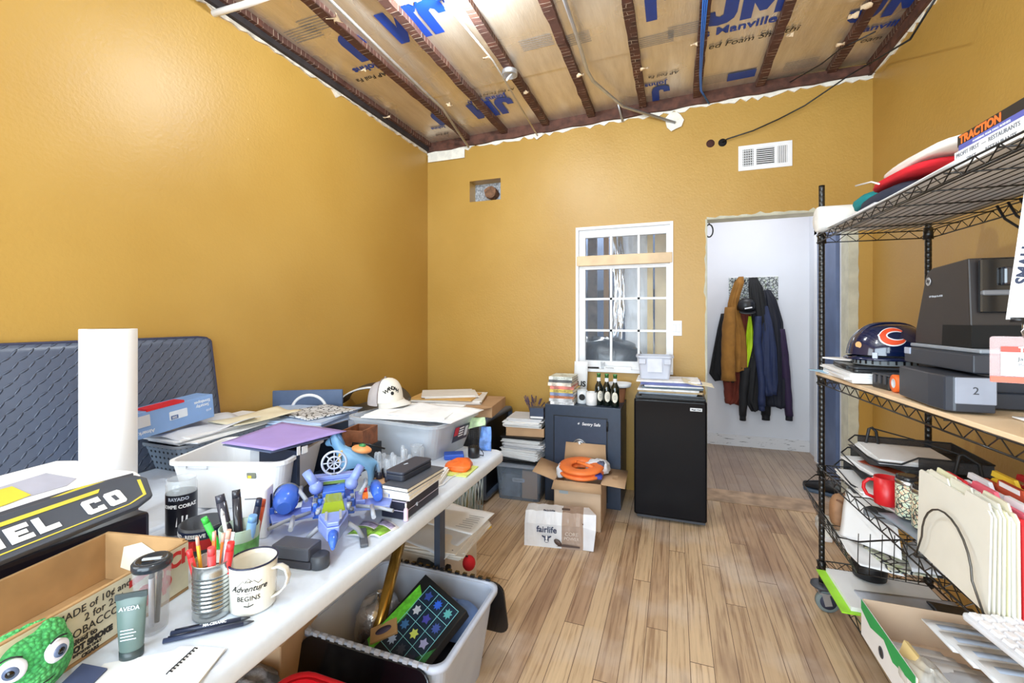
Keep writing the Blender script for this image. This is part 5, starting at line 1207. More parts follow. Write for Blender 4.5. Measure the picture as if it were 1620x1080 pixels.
text('Metal Sealing', .012, M_INK, r, frame((-.05, -.0125, .012), (1, 0, 0), (0, 0, 1)))

# ---- the unfinished room seen through the window
def crinkle(name, x0, x1, y, z0, z1, m, label, cat, amp=.03, seed=0, nu=14, nv=40):
    R = random.Random(seed); ph = [R.uniform(0, 6) for _ in range(6)]
    mb = MB(); mb.grid(lambda u, v: (x0 + (x1 - x0) * u + .03 * math.sin(v * 9 + ph[5]) + R.uniform(-.006, .006), y + amp * (math.sin(u * 5 + ph[0] + 2 * math.sin(v * 11)) * .4 + math.sin(v * 31 + ph[1] + u * 7) * .3) + R.uniform(-.014, .014), z0 + (z1 - z0) * v), nu, nv, .003)
    return tag(mb.build(name, m), label, cat)
M_SILV = mat('silver_foil', (226, 230, 238), .18, metal=.9, var=.05)
def bp(px, py, Y): return aty(px, py, Y)
crinkle('foil_sheet', bp(966, 500, 4.5).x, bp(984, 500, 4.5).x, 4.5, .0, 2.99, M_SILV, 'crinkled silver foil sheet hanging behind the middle window panes', 'foil sheet', .035, 1)
crinkle('film_sheet', bp(984, 500, 4.62).x, bp(1030, 500, 4.62).x, 4.62, .0, 2.99, mat('white_film_sheet', (236, 240, 246), .4), 'bright white film hanging behind the middle and last columns of window panes', 'film sheet', .02, 2)
b = MB(); x0 = bp(1036, 500, 4.45).x; b.bb(x0, x0 + .30, 4.45, 4.47, .95, 2.22); tag(b.build('plywood_sheet', mat('pale_plywood_sheet', (236, 216, 176), .6, var=.1, scale=5)), 'pale plywood sheet with scribbles behind the window', 'plywood')
b = MB(); x0 = bp(1024, 500, 4.36).x; b.bb(x0, x0 + .05, 4.36, 4.41, .02, 2.3); tag(b.build('timber_stud', mat('raw_stud', (232, 206, 150), .6)), 'raw timber stud standing beside the plywood sheet', 'stud')
b = MB(); x0 = bp(955, 500, 4.8).x; b.bb(x0, x0 + .05, 4.8, 4.85, 0, 2.9); tag(b.build('timber_stud', mat('brown_stud', (150, 112, 62), .6)), 'brown timber stud behind the darker window panes', 'stud')
b = MB(); x0 = bp(930, 500, 4.9).x; b.bb(x0, x0 + .10, 4.9, 4.93, 0, 2.9); tag(b.build('grey_sheet', mat('grey_brown_panel', (110, 98, 92), .6, var=.3)), 'grey-brown panel standing behind the leftmost window panes', 'panel')
b = MB(); b.bb(-1.1, .06, 4.95, 5.0, 1.62, 1.70); tag(b.build('dark_rail', M_DGREY), 'dark horizontal rail across the unfinished room', 'rail')
cloth('black_plastic_heap', (-.75, 4.22, .98), (.5, .17, .22), mat('black_sheeting', (26, 32, 42), .2, coat=.4, bump=.5), 'heap of shiny black plastic sheeting behind the lower window panes', 'plastic heap', 51, rot=0, amp=.2)
b = MB(); b.bb(-1.35, -.1, 3.95, 4.30, 0, .84).bevel(.004, 1); tag(b.build('workbench', mat('grey_bench', (110, 112, 118), .6)), 'grey bench under the black sheeting beyond the window', 'bench')

# ================================================================== HALLWAY: poster and hanging coats
HY = YH - .002
pq = [bp(1153, 438, HY), bp(1231, 475, HY)]
po = thing('poster', 'cluttered black and white comic poster behind the coats', 'poster', (0, 0, 0))
b = MB(); b.bb(pq[0].x, pq[1].x, HY - .006, HY, pq[1].z, pq[0].z); b.build('sheet', m_doodle('comic_poster_print', (206, 210, 206), [(20, 20, 22), (206, 210, 206), (60, 90, 120), (220, 222, 214), (150, 180, 60)], 34), po)
b = MB(); b.bb(pq[0].x, pq[1].x, HY - .008, HY - .006, pq[0].z - .012, pq[0].z); b.build('top_strip', M_WHITE, po)
text('LAST OF THE', .035, M_INK, po, frame(((pq[0].x + pq[1].x) / 2 - .10, HY - .009, pq[0].z - .05), (1, 0, 0), (0, 0, 1)), bold=.002)
def coat(name, rows, Y, depth, m, label, cat='jacket', seed=0, folds=7, amp=.22, extra=None):
    """hanging garment: rows of (py, px_left, px_right) down its outline on the plane Y, given real depth and folds"""
    R = random.Random(seed); ph = [R.uniform(0, 6.28) for _ in range(4)]; rg = []
    n = 40; full = []
    for k in range(len(rows) - 1):
        for j in range(4):
            t = j / 4; full.append([rows[k][q] * (1 - t) + rows[k + 1][q] * t for q in range(3)])
    full.append(rows[-1])
    for k, (py, xl, xr) in enumerate(full):
        a, c = aty(xl, py, Y), aty(xr, py, Y); cxx, hw = (a.x + c.x) / 2, abs(c.x - a.x) / 2; z = a.z; v = k / (len(full) - 1)
        dp = depth * (.45 + .55 * math.sin(min(1, v * 1.6 + .12) * PI / 2)) * min(1, hw / .05)
        ring = []
        for i in range(n):
            th = 2 * PI * i / n; f = 1 + amp * math.sin(folds * th + ph[0] + 1.2 * math.sin(v * 4 + ph[1])) * (.3 + v)
            ring.append(Vector((cxx + hw * math.cos(th), Y - dp * .55 + dp * .5 * math.sin(th) * f - (dp * .12 * math.sin(folds * 2 * th + ph[2] + v * 5) if math.sin(th) < 0 else 0), z + .010 * math.sin(3 * th + ph[3]) * v)))
        rg.append(ring)
    b = MB(); b.rings(rg); r = thing(name, label, cat, (0, 0, 0)); b.build('body', m, r); return r
def sleeve(parent, rows, Y, depth, m, cuff=None, seed=1, nm='sleeve'):
    R = random.Random(seed); rg = []; n = 16
    full = []
    for k in range(len(rows) - 1):
        for j in range(4): t = j / 4; full.append([rows[k][q] * (1 - t) + rows[k + 1][q] * t for q in range(3)])
    full.append(rows[-1])
    for k, (py, xl, xr) in enumerate(full):
        a, c = aty(xl, py, Y), aty(xr, py, Y); hw = abs(c.x - a.x) / 2 * (1 + .05 * math.sin(k * 2.1 + seed)); cxx = (a.x + c.x) / 2
        rg.append([Vector((cxx + hw * math.cos(2 * PI * i / n), Y - depth * .5 + depth * .5 * math.sin(2 * PI * i / n) + .008 * math.sin(k * 1.9), a.z)) for i in range(n)])
    b = MB(); b.rings(rg); o = b.build(nm, m, parent)
    if cuff:
        py, xl, xr = rows[-1]; a, c = aty(xl, py, Y), aty(xr, py, Y); cxx, hw = (a.x + c.x) / 2, abs(c.x - a.x) / 2 * .92
        b = MB(); b.rings([[Vector((cxx + hw * kk * math.cos(2 * PI * i / n), Y - depth * .5 + depth * .42 * math.sin(2 * PI * i / n), a.z + dz)) for i in range(n)] for kk, dz in ((1, .01), (.92, -.02), (.95, -.05))]); b.build('cuff', cuff, o)
    return o
C_BLK = mat('black_jacket_cloth', (15, 15, 19), .75, bump=.25, var=.15)
C_TAN = mat('mustard_work_cloth', (146, 100, 38), .85, bump=.3, var=.12)
C_NVY = mat('navy_jacket_cloth', (30, 42, 78), .7, bump=.25, var=.12)
C_DNV = mat('deep_navy_cloth', (18, 20, 36), .7, bump=.25, var=.12)
C_RST = mat('rust_red_cloth', (110, 44, 28), .85, bump=.25, var=.15)
C_HIV = mat('hi_vis_yellow', (196, 232, 20), .6, bump=.15)
C_PRP = mat('dark_purple_cloth', (48, 30, 64), .75, bump=.25)
c1 = coat('black_jacket', [(496, 1140, 1152), (520, 1134, 1160), (550, 1128, 1160), (588, 1121, 1165), (600, 1130, 1166)], HY - .02, .14, C_BLK, 'black jacket hanging at the fridge side of the coats', seed=1)
c2 = coat('rust_coat', [(480, 1160, 1185), (520, 1158, 1188), (580, 1158, 1188), (625, 1156, 1176), (636, 1152, 1168)], HY - .05, .14, C_RST, 'rust red coat showing below the tan jacket', seed=2)
sleeve(c2, [(600, 1143, 1162), (625, 1145, 1162), (636, 1146, 1162)], HY - .05, .10, C_RST, nm='sleeve')
c3 = coat('tan_jacket', [(438, 1168, 1176), (448, 1160, 1176), (465, 1154, 1170), (480, 1150, 1166), (500, 1148, 1170), (530, 1146, 1178), (560, 1146, 1180), (578, 1146, 1180), (584, 1150, 1178)], HY - .12, .16, C_TAN, 'mustard tan work jacket hanging on the hallway wall', seed=3, folds=9, amp=.22)
sleeve(c3, [(486, 1146, 1162), (520, 1141, 1163), (560, 1140, 1162), (600, 1140, 1163)], HY - .26, .12, C_TAN, nm='sleeve')
c4 = coat('hi_vis_vest', [(500, 1184, 1189), (525, 1180, 1192), (555, 1177, 1195), (585, 1177, 1195)], HY - .15, .07, C_HIV, 'bright yellow safety vest hanging between tan and navy jackets', 'vest', seed=4, folds=4, amp=.1)
c5 = coat('black_coat', [(440, 1184, 1196), (455, 1182, 1204), (480, 1184, 1208), (530, 1190, 1212), (580, 1180, 1212), (630, 1176, 1206), (645, 1184, 1206)], HY - .10, .18, C_BLK, 'long black coat with its hood up on the middle peg', 'coat', seed=5, folds=8)
sleeve(c5, [(580, 1170, 1188), (620, 1168, 1182), (655, 1168, 1180)], HY - .18, .10, C_BLK, C_BLK)
c6 = coat('black_coat', [(459, 1207, 1218), (475, 1206, 1226), (510, 1208, 1236), (560, 1208, 1240), (620, 1206, 1242), (640, 1210, 1240)], HY - .04, .14, C_DNV, 'dark coat with purple sheen on the peg nearest the doorway edge', 'coat', seed=6, folds=8)
sleeve(c6, [(520, 1226, 1240), (560, 1230, 1246), (610, 1236, 1250), (655, 1240, 1253)], HY - .08, .10, C_PRP, C_DNV, 6)
sleeve(c6, [(600, 1202, 1218), (655, 1203, 1218)], HY - .06, .08, C_BLK, C_BLK, 7)
c7 = coat('navy_jacket', [(484, 1206, 1214), (510, 1204, 1220), (550, 1202, 1226), (600, 1200, 1228), (622, 1205, 1226)], HY - .20, .12, C_NVY, 'navy blue jacket in front of the dark coats', seed=8, folds=8)
sleeve(c7, [(500, 1192, 1204), (540, 1190, 1204), (600, 1198, 1210), (640, 1198, 1210)], HY - .26, .08, C_NVY, C_NVY, 9)
r = thing('baseball_hat', 'black baseball cap with a small white mark hung over the coats', 'cap', aty(1181, 482, HY - .30), (math.radians(20), 0, .1))
b = MB(); b.lathe([(.085, -.05), (.088, -.02), (.078, .03), (.05, .06), (.0, .07)], None, 28, sy=.8); b.build('crown', M_BLACK, r)
b = MB(); b.grid(lambda u, v: (.075 * math.cos(PI * (1 + u)), -.05 - .065 * v * math.sin(PI * u) ** .6, -.05 - .012 * v), 12, 5, .003); b.build('bill', M_BLACK, r)
text('—', .06, M_WHITE, r, frame((0, -.079, -.005), (1, .0, .2), (0, .3, 1)), bold=.004)
for px in (1172, 1190, 1212):
    p = aty(px, 450, HY); r = thing('coat_hook', 'steel coat hook under the garments, ' + {1172: 'holding the tan jacket', 1190: 'holding the long black coat', 1212: 'holding the purple-sheened coat'}[px], 'hook', (p.x, HY, p.z)); b = MB(); b.tube([(0, 0, 0), (0, -.05, -.01), (0, -.06, .03)], .005, 8); b.build('prong', M_STEEL, r); b = MB(); b.box((0, -.002, 0), (.03, .004, .05)); b.build('backplate', M_STEEL, r)
r = thing('cable_coil', 'coil of black cable hanging at the top hinge side of the doorway', 'cable coil', (.262, YB + .16, aty(1122, 365, YB + .16).z), 0)
b = MB(); b.tube([(.028 * math.cos(2 * PI * i / 20), .0, .05 * math.sin(2 * PI * i / 20)) for i in range(20)], .006, 6, closed=True); b.build('coil', M_BLACK, r)
b = MB(); b.tube([(0, 0, .05), (.004, 0, .09), (-.012, .0, .12)], .005, 6); b.build('loop_end', M_BLACK, r)

# ================================================================== CEILING FITTINGS
def under(L, d=.018): return [Vector((p_.x, p_.y, min(p_.z, zc(p_.x) - d))) for p_ in L]
def pz(px, py, drop=.0, it=8):
    d = ray(px, py); t = 1.7
    for _ in range(it): x = d.x * t; t = (zc(x) - drop - CAM_H) / d.z
    return Vector((d.x * t, d.y * t, CAM_H + d.z * t))
bl = thing('ceiling_bulb', 'small lit bulb fixed to the rafters near the top edge', 'bulb', (-1.03, 2.0, 0)); q = pz(710, 10, .045); bl.location = (q.x, q.y, 0)
b = MB(); b.ball((0, 0, q.z + .0), (.022, .022, .026), 20); b.build('glass', mat('lit_bulb', (255, 250, 240), .4, emit=14), bl)
b = MB(); b.lathe([(.020, q.z + .02), (.024, q.z + .05)], None, 20); b.build('socket', M_WHITE, bl)
b = MB(); P = [pz(893, 0, .03), pz(912, 55, .03), pz(929, 112, .03), pz(938, 128, .035), aty(985, 152, 3.55), aty(1068, 194, 3.70)]
P[0] = P[0] + (P[0] - P[1]) * 1.2
b.tube(under(P, .02), .011, 10); cd = b.build('conduit', M_ZINC); tag(cd, 'bent grey metal conduit running down the ceiling to the back wall', 'conduit')
b = MB(); b.tube([aty(974, 150, 3.60), aty(985, 192, 3.70)], .009, 8); tag(b.build('conduit', M_ZINC), 'short grey conduit stub dropping from the ceiling to the wall top', 'conduit')
b = MB(); P = [pz(512, -10, .02), pz(620, 96, .02), pz(700, 172, .02), aty(741, 232, 3.69)]; P[0] += (P[0] - P[1]) * .6; b.tube(under(P, .014), .010, 8); tag(b.build('conduit', mat('dull_conduit', (176, 172, 168), .45, metal=.6)), 'grey conduit along the second rafter to the wall corner', 'conduit')
b = MB(); P = [pz(716, 18, .02), pz(780, 96, .02), aty(850, 214, 3.69)]; b.tube(P, .006, 8); tag(b.build('lamp_cable', mat('whitish_cable', (206, 202, 196), .5)), 'thin pale cable from the lit bulb to the back wall', 'cable')
b = MB(); P = [pz(430, -8, .06), pz(385, 8, .06), pz(330, 24, .06)]; P[0] += (P[0] - P[1]) * 1.0; b.tube(P, .016, 10); b.tube([P[-1], P[-1] + Vector((0, 0, .05))], .014, 10); tag(b.build('white_pipe', M_WHITE), 'white pipe crossing the ceiling corner above the yellow wall', 'pipe')
q = pz(804, 113, .0); r = thing('junction_box', 'round metal junction box fixed to a rafter', 'junction box', (q.x + .01, q.y, 0))
b = MB(); b.lathe([(.052, q.z + .0), (.052, q.z - .030), (.046, q.z - .030), (.046, q.z - .004), (0, q.z - .004)], None, 28, cap=False); b.build('can', M_ZINC, r)
b = MB(); b.tube([(.02, 0, q.z - .02), (.0, -.02, q.z - .05), (-.01, -.03, q.z - .075)], .006, 6); b.build('wire_tail', M_WHITE, r)
bcol = mat('blue_network_cable', (50, 110, 196), .45)
for k, dx in enumerate((0, .010, .020)):
    b = MB(); P = [pz(1113, -5, .012) + Vector((dx, 0, 0)), pz(1109, 60, .012) + Vector((dx * .8, 0, 0)), pz(1107, 118, .014) + Vector((dx * .5, 0, 0)), aty(1108, 135, 3.55) + Vector((dx * .4, 0, 0)), aty(1121, 164, 3.695) + Vector((dx * .3, 0, 0))]; P[0] += (P[0] - P[1]) * .6
    b.tube(under(P, .012), .004, 6); tag(b.build('network_cable', bcol), 'blue network cable bundled along the rafter', 'cable', 'blue network cables along the rafter')
# ================================================================== FOLDING TABLES (left-hand side)
TZ = .74
M_TBL = mat('white_blow_moulded_plastic', (218, 227, 240), .42, var=.02, scale=60, bump=.06, bscale=260)
M_LEG = mat('grey_tube_steel', (66, 74, 90), .4, metal=.3)
def folding_table(x0, x1, y0, y1, label):
    r = thing('folding_table', label, 'table', ((x0 + x1) / 2, (y0 + y1) / 2, 0)); w, d = x1 - x0, y1 - y0
    b = MB(); rg = []
    for ins, z in ((.03, TZ - .052), (.004, TZ - .050), (0, TZ - .044), (0, TZ - .016), (.004, TZ - .006), (.014, TZ)):
        rg.append([Vector((x, y, z)) for x, y in rrect(w - 2 * ins, d - 2 * ins, .04 - ins * .5, 6)])
    b.rings(rg); b.build('tabletop', M_TBL, r)
    for s in (-1, 1):
        y = s * (d / 2 - .32 if s > 0 else d / 2 - .28)
        for x in (-w / 2 + .07, w / 2 - .185): b = MB(); b.box((x, y, (TZ - .05) / 2), (.028, .045, TZ - .05)); b.build('leg', M_LEG, r)
        b = MB(); b.box((-.057, y, .12), (w - .28, .025, .025)); b.build('leg_brace', M_LEG, r)
        b = MB(); b.box((0, y, TZ - .065), (w - .15, .03, .03)); b.build('leg_crossbar', M_LEG, r)
        b = MB(); b.cyl((0, y, TZ - .07), (0, y - s * .28, TZ - .06), .010); b.build('strut', M_LEG, r)
    return r
folding_table(-1.485, -.780, .21, 2.045, 'white plastic folding table along the walkway, covered in desk clutter')
folding_table(-2.20, -1.495, .21, 2.045, 'white plastic folding table against the yellow side wall')

# ---- diamond-plate mat against the wall
def m_diamond():
    k = NT('diamond_plate_rubber'); v = k.coord('Object', (1, 1, 1)); s = k.n('ShaderNodeSeparateXYZ'); k.l(v, s.inputs[0])
    Y, Z = s.outputs[1], s.outputs[2]
    c = 0.044
    def cells(oy, oz, ang):
        yy = k.math('SUBTRACT', k.math('FRACT', k.math('DIVIDE', k.math('ADD', Y, oy + 10), c)), .5); zz = k.math('SUBTRACT', k.math('FRACT', k.math('DIVIDE', k.math('ADD', Z, oz + 10), c)), .5)
        ca, sa = math.cos(ang), math.sin(ang)
        p = k.math('ADD', k.math('MULTIPLY', yy, ca), k.math('MULTIPLY', zz, sa)); q = k.math('SUBTRACT', k.math('MULTIPLY', zz, ca), k.math('MULTIPLY', yy, sa))
        e = k.math('ADD', k.math('MULTIPLY', p, k.math('MULTIPLY', p, 9.2)), k.math('MULTIPLY', q, k.math('MULTIPLY', q, 110.0)))
        return k.math('MAXIMUM', k.math('SUBTRACT', 1.0, e), 0.0)
    h = k.math('MAXIMUM', cells(0, 0, .55), cells(c / 2, c / 2, .95))
    k.b.inputs['Base Color'].default_value = (*lin((84, 92, 110)), 1); k.b.inputs['Roughness'].default_value = .36
    k.bump(k.math('POWER', h, .5), 1.0, .007); return k.m
mt = thing('rubber_mat', 'dark blue-grey diamond-plate rubber mat leaning on the yellow wall', 'mat', (0, 0, 0))
b = MB()
yA, yB = .35, atx(333, 560, -2.19).y
def mat_pt(u, v): 
    y = yA + (yB - yA) * u; z = TZ + .002 + .55 * v
    return Vector((-2.085 - .095 * v + .010 * math.sin(u * 5), y, z))
rg = []
nn = 16
for i in range(41):
    u = i / 40; cut = .0 if u < .96 else .02 * (1 - math.sqrt(max(0, 1 - ((u - .96) / .04) ** 2)))
    rg.append([mat_pt(u, j / nn * (1 - cut)) for j in range(nn + 1)] + [mat_pt(u, j / nn * (1 - cut)) + Vector((-.010, 0, 0)) for j in range(nn, -1, -1)])
b.rings(rg, smooth=True); b.build('mat_sheet', m_diamond(), mt)
b = MB(); b.tube([mat_pt(u / 20, 1.0) + Vector((-.005, 0, 0)) for u in range(0, 20)] + [mat_pt(.985, .99) + Vector((-.005, 0, 0)), mat_pt(1, .96) + Vector((-.005, 0, 0))] + [mat_pt(1, v / 10) + Vector((-.005, 0, 0)) for v in range(9, -1, -1)], .0065, 8); b.build('mat_edge', mat('mat_edge_rubber', (50, 52, 78), .5), mt)
# ---- upright roll
r = thing('paper_roll_upright', 'tall white roll standing upright in front of the rubber mat', 'paper roll', (-1.90, 1.005, TZ + .001))
b = MB(); b.lathe([(.06, 0), (.078, 0), (.079, .003), (.079, .603), (.078, .605), (.060, .605)], None, 48, cap=False); b.build('roll', mat('bright_white_roll', (250, 250, 250), .55, var=.01), r)
b = MB(); b.lathe([(.058, 0.001), (.0605, .001), (.0605, .604), (.058, .604), (.058, .001)], None, 32, cap=False); b.build('core', M_CARD, r)
# ---- perforated basket + papers + envelope box
def m_perf():
    k = NT('grey_perforated_plastic'); tc = k.n('ShaderNodeTexCoord'); s = k.n('ShaderNodeSeparateXYZ'); k.l(tc.outputs['Object'], s.inputs[0])
    c = .026
    def fr(a): return k.math('SUBTRACT', k.math('FRACT', k.math('DIVIDE', k.math('ADD', a, 5.0), c)), .5)
    d1 = k.math('SQRT', k.math('ADD', k.math('POWER', fr(k.math('ADD', s.outputs[0], s.outputs[1])), 2.0), k.math('POWER', fr(s.outputs[2]), 2.0)))
    hole = k.math('LESS_THAN', d1, .22)
    k.l(k.mix(hole, lin((122, 134, 148)), lin((24, 28, 34))), k.b.inputs['Base Color']); k.b.inputs['Roughness'].default_value = .45; return k.m
r = thing('perforated_basket', 'grey perforated plastic basket holding papers behind the white tub', 'basket', (-2.03, 1.455, TZ + .001), 0)
b = tub(MB(), .22, .36, .26, .42, .115, .004, .03, .008); b.build('basket_wall', m_perf(), r)
b = MB(); b.rings([[Vector((x, y, z)) for x, y in rrect(.278 + a, .438 + a, .035)] for a, z in ((0, .106), (.006, .108), (.006, .118), (0, .120), (-.012, .118), (-.012, .106))], cap=False); b.build('rim', M_GREY, r)
paper_pile('paper_stack', (-2.02, 1.50, TZ + .122), .26, .50, .030, .04, 'messy white papers overflowing the perforated basket', 71, M_PAPER, jit=.02, cat='papers')
soft_sheet('crumpled_paper', [(-2.14, 1.22, TZ + .155), (-1.89, 1.24, TZ + .150), (-1.87, 1.60, TZ + .165), (-2.1, 1.58, TZ + .175)], M_PAPER2, 'crumpled grey-white sheet draped over the perforated basket', 'paper', .002, .014, 72)
soft_sheet('loose_sheet', [(-2.02, 1.45, TZ + .170), (-1.87, 1.47, TZ + .158), (-1.82, 1.80, TZ + .165), (-1.98, 1.80, TZ + .175)], M_CREAM, 'pale cream sheet on top of the papers over the basket', 'paper', .002, .006, 73)
ev = thing('envelope_box', 'light blue security envelope box tilted on the papers over the basket', 'box', (-1.975, 1.285, TZ + .180), (math.radians(5), math.radians(0), math.radians(2)))
b = MB(); b.bb(-.10, 0, -.17, .17, 0, .105).bevel(.002, 1); b.build('carton', mat('sky_blue_card', (132, 168, 222), .5, var=.03), ev)
Fe = frame((.0008, 0, 0), (0, 1, 0), (0, 0, 1))
def FE(y, z): return Fe @ Matrix.Translation((y, z, 0)) @ Matrix.Rotation(PI, 4, 'Z')
M_PB = mat('pale_print', (226, 234, 246), .5)
text('Security', .018, M_PB, ev, FE(.118, .066), bold=.0005); text('Envelopes', .018, M_PB, ev, FE(.118, .084), bold=.0005); text('#10', .015, M_PB, ev, FE(.145, .040)); text('Almark', .020, M_PB, ev, FE(-.115, .022), bold=.0004)
b = MB(); b.prism(rrect(.075, .036, .004), 0, .0005, Fe @ Matrix.Translation((.012, .058, 0))); lb = b.build('label_panel', M_PB, ev)
b = MB(); b.prism(rrect(.030, .016, .002), .0005, .001, Fe @ Matrix.Translation((-.005, .050, 0))); b.build('count_block', mat('label_blue', (84, 110, 160), .5), lb)
text('500', .013, M_WHITE, lb, Fe @ Matrix.Translation((-.005, .050, .0012)) @ Matrix.Rotation(PI, 4, 'Z'))
b = MB(); b.bb(-.06, .0015, -.11, .04, .102, .112); b.build('red_tab', mat('red_card', (214, 34, 44), .5), ev)
b = MB(); b.bb(.001, .003, -.17, -.10, .045, .090); b.build('white_tape', M_PAPER2, ev)
# ---- fuel company sign boards
sg = thing('fuel_sign_board', 'black and yellow sign board with big white letters resting on the crate', 'sign board', (-1.325, .52, .925), (0, math.radians(30), math.radians(4.5)))
# local: x across (down-slope towards aisle is +x), y along
sg.rotation_euler = (0, math.radians(32), math.radians(9))
OUT = [(.058, -.42), (.058, .235), (.042, .285), (-.020, .312), (-.044, .295), (-.058, .24), (-.058, -.42)]
b = MB(); b.prism(OUT, -.016, 0).bevel(.004, 2); b.build('board', mat('slate_sign_board', (66, 72, 84), .35, var=.03), sg)
M_YP = mat('sign_yellow', (222, 206, 70), .4); M_WP = mat('sign_white', (244, 246, 250), .4)
def plate(P, m, nm, par, z=0.0006, th=.0008): b = MB(); b.prism(P, z, z + th); return b.build(nm, m, par)
plate([(-.036, -.42), (-.025, -.42), (-.025, .190), (-.036, .20)], M_YP, 'yellow_stripe', sg)
plate([(.042, -.42), (.045, -.42), (.045, .22), (.042, .22)], M_YP, 'yellow_line', sg)
plate([(.0420, .22), (.045, .222), (.033, .272), (-.022, .294), (-.024, .286), (.029, .266)], M_YP, 'yellow_line', sg)
FUEL = {'U': [(0, 0), (1, 0), (1, 1), (.66, 1), (.66, .3), (.34, .3), (.34, 1), (0, 1)], 'E': [(0, 0), (1, 0), (1, .28), (.38, .28), (.38, .38), (.85, .38), (.85, .62), (.38, .62), (.38, .72), (1, .72), (1, 1), (0, 1)],
        'L': [(0, 0), (1, 0), (1, .30), (.36, .30), (.36, 1), (0, 1)], 'F': [(0, 0), (.36, 0), (.36, .34), (.85, .34), (.85, .62), (.36, .62), (.36, .72), (1, .72), (1, 1), (0, 1)],
        'C': [(.12, 0), (1, 0), (1, .36), (.66, .36), (.66, .28), (.36, .28), (.36, .72), (.66, .72), (.66, .64), (1, .64), (1, 1), (.12, 1), (0, .88), (0, .12)], 'O': [(.12, 0), (.88, 0), (1, .12), (1, .88), (.88, 1), (.12, 1), (0, .88), (0, .12)]}
def sign_letter(ch, y, w=.040, h=.046, par=None):
    b = MB(); b.prism([(.032 - q * h, y + p * w + (q - .5) * .006) for p, q in FUEL[ch]], .0016, .0026); o = b.build('sign_letter', M_WP, par)
    if ch == 'O': b = MB(); b.prism([(.032 - q * h, y + p * w) for p, q in ((.38, .3), (.62, .3), (.62, .7), (.38, .7))], .0027, .0032); b.build('letter_counter', mat('slate_sign_board', (66, 72, 84), .35), o)
for ch, y in (('F', -.105), ('U', -.055), ('E', -.005), ('L', .043), ('C', .138), ('O', .188)): sign_letter(ch, y, par=sg)
up = thing('sign_board', 'white, grey and yellow sign board lying behind the lettered one', 'sign board', (-1.445, .50, .975), (0, math.radians(26), math.radians(9)))
b = MB(); b.prism([(.085, -.42), (.085, .32), (.06, .32), (.01, .27), (-.05, .245), (-.07, .21), (-.07, -.42)], -.014, 0).bevel(.004, 2); b.build('board', M_WP, up)
plate([(.052, -.42), (.083, -.42), (.083, .30), (.066, .31), (.052, .16)], mat('slate_sign_board', (66, 72, 84), .35), 'slate_band', up)
plate([(.060, .12), (.076, .22), (.068, .27), (.055, .19)], M_YP, 'yellow_patch', up, .0016)
plate([(.03, .05), (-.028, .07), (-.032, .165), (.02, .20), (.035, .17)], mat('lilac_grey_print', (176, 178, 196), .4), 'lilac_area', up)
plate([(.036, .005), (-.006, .02), (-.018, .045), (-.018, .09), (.030, .10), (.036, .05)], M_YP, 'yellow_area', up, .0018)
plate([(.040, -.30), (.0, -.30), (-.01, -.15), (-.005, -.03), (.030, -.02)], mat('sign_light_grey', (206, 210, 224), .4), 'pale_area', up)
plate([(-.034, -.42), (-.015, -.42), (-.018, -.05), (-.034, -.09)], mat('sign_yellow_pale', (232, 230, 120), .4), 'yellow_patch', up)
b = MB(); b.bb(-1.62, -1.335, .24, .80, TZ + .002, .86).bevel(.01, 2); tag(b.build('black_drawer_unit', mat('violet_black', (30, 28, 44), .35)), 'violet-black case carrying the two sign boards', 'case')
b = MB(); b.bb(-1.78, -1.64, .30, .95, TZ + .002, .80).bevel(.004, 1); tag(b.build('brown_printed_box', mat('brick_brown_print', (150, 104, 86), .7, var=.3, scale=60)), 'brick-brown patterned box behind the black case', 'box')
# ---- tobacco crate
cr = thing('printed_crate', 'old open wooden tray printed with tobacco prices in black and red', 'crate', (-1.04, .50, TZ + .001), math.radians(10.5))
CW, CD, CH, th = .235, .52, .115, .008
M_CR = mat('aged_tan_board', (172, 136, 92), .8, var=.15, scale=9, bump=.1); M_CRP = mat('aged_cream_print', (214, 206, 180), .7, var=.15, scale=14)
# y runs 0.24 ahead of the origin
y1c, y0c = .235, -.36
def wall(b_, *a): return b_
b = MB(); b.bb(-CW, 0, y0c, y1c, 0, .006); b.build('bottom', M_CR, cr)
b = MB(); b.bb(-th, 0, y0c, y1c, .006, CH).bevel(.001, 1); fs = b.build('front_side', M_CR, cr)
b = MB(); b.bb(0, .0006, y0c, y1c - .001, .008, CH - .003); b.build('printed_face', M_CRP, fs)
b = MB(); b.bb(-CW, -CW + th, y0c, y1c, .006, CH).bevel(.001, 1); b.build('rear_side', M_CR, cr)
b = MB(); b.bb(-CW + th, -th, y1c - th, y1c, .006, CH + .004).bevel(.001, 1); b.build('end_side', M_CR, cr)
b = MB(); b.prism([(-.06, -.02), (.03, -.04), (.05, .02), (.0, .045), (-.05, .03)], 0, .0008, frame((-.12, y1c - th - .0012, .06), (1, 0, 0), (0, 0, 1))); b.build('torn_label', mat('torn_label_paper', (228, 220, 200), .8, var=.1), cr)
Fc = lambda y, z: frame((.0012, y, z), (0, 1, 0), (0, 0, 1))
M_OLD = mat('faded_black_print', (46, 42, 40), .8)
M_ORD = mat('faded_red_print', (198, 40, 38), .7, var=.15)
for s_, y, z, sz, bo in (('MADE of 10¢ and', -.02, .097, .021, 0), ('2 for 25¢', -.005, .078, .022, 0), ('TOBACCOS', -.02, .057, .022, 0), ('United to', -.045, .042, .016, .0004), ('NOT SMOKE', -.03, .028, .016, .001), ('EXPORTED ONLY', -.035, .018, .007, .0003), ('CIGARS', -.03, .009, .010, .0004)):
    text(s_, sz * .92, M_OLD, fs, Fc(y + .052, z), bold=bo, sx=.95)
b = MB(); b.bb(.0007, .0012, -.065, .03, .046, .0467); b.build('rule_line', M_OLD, fs)
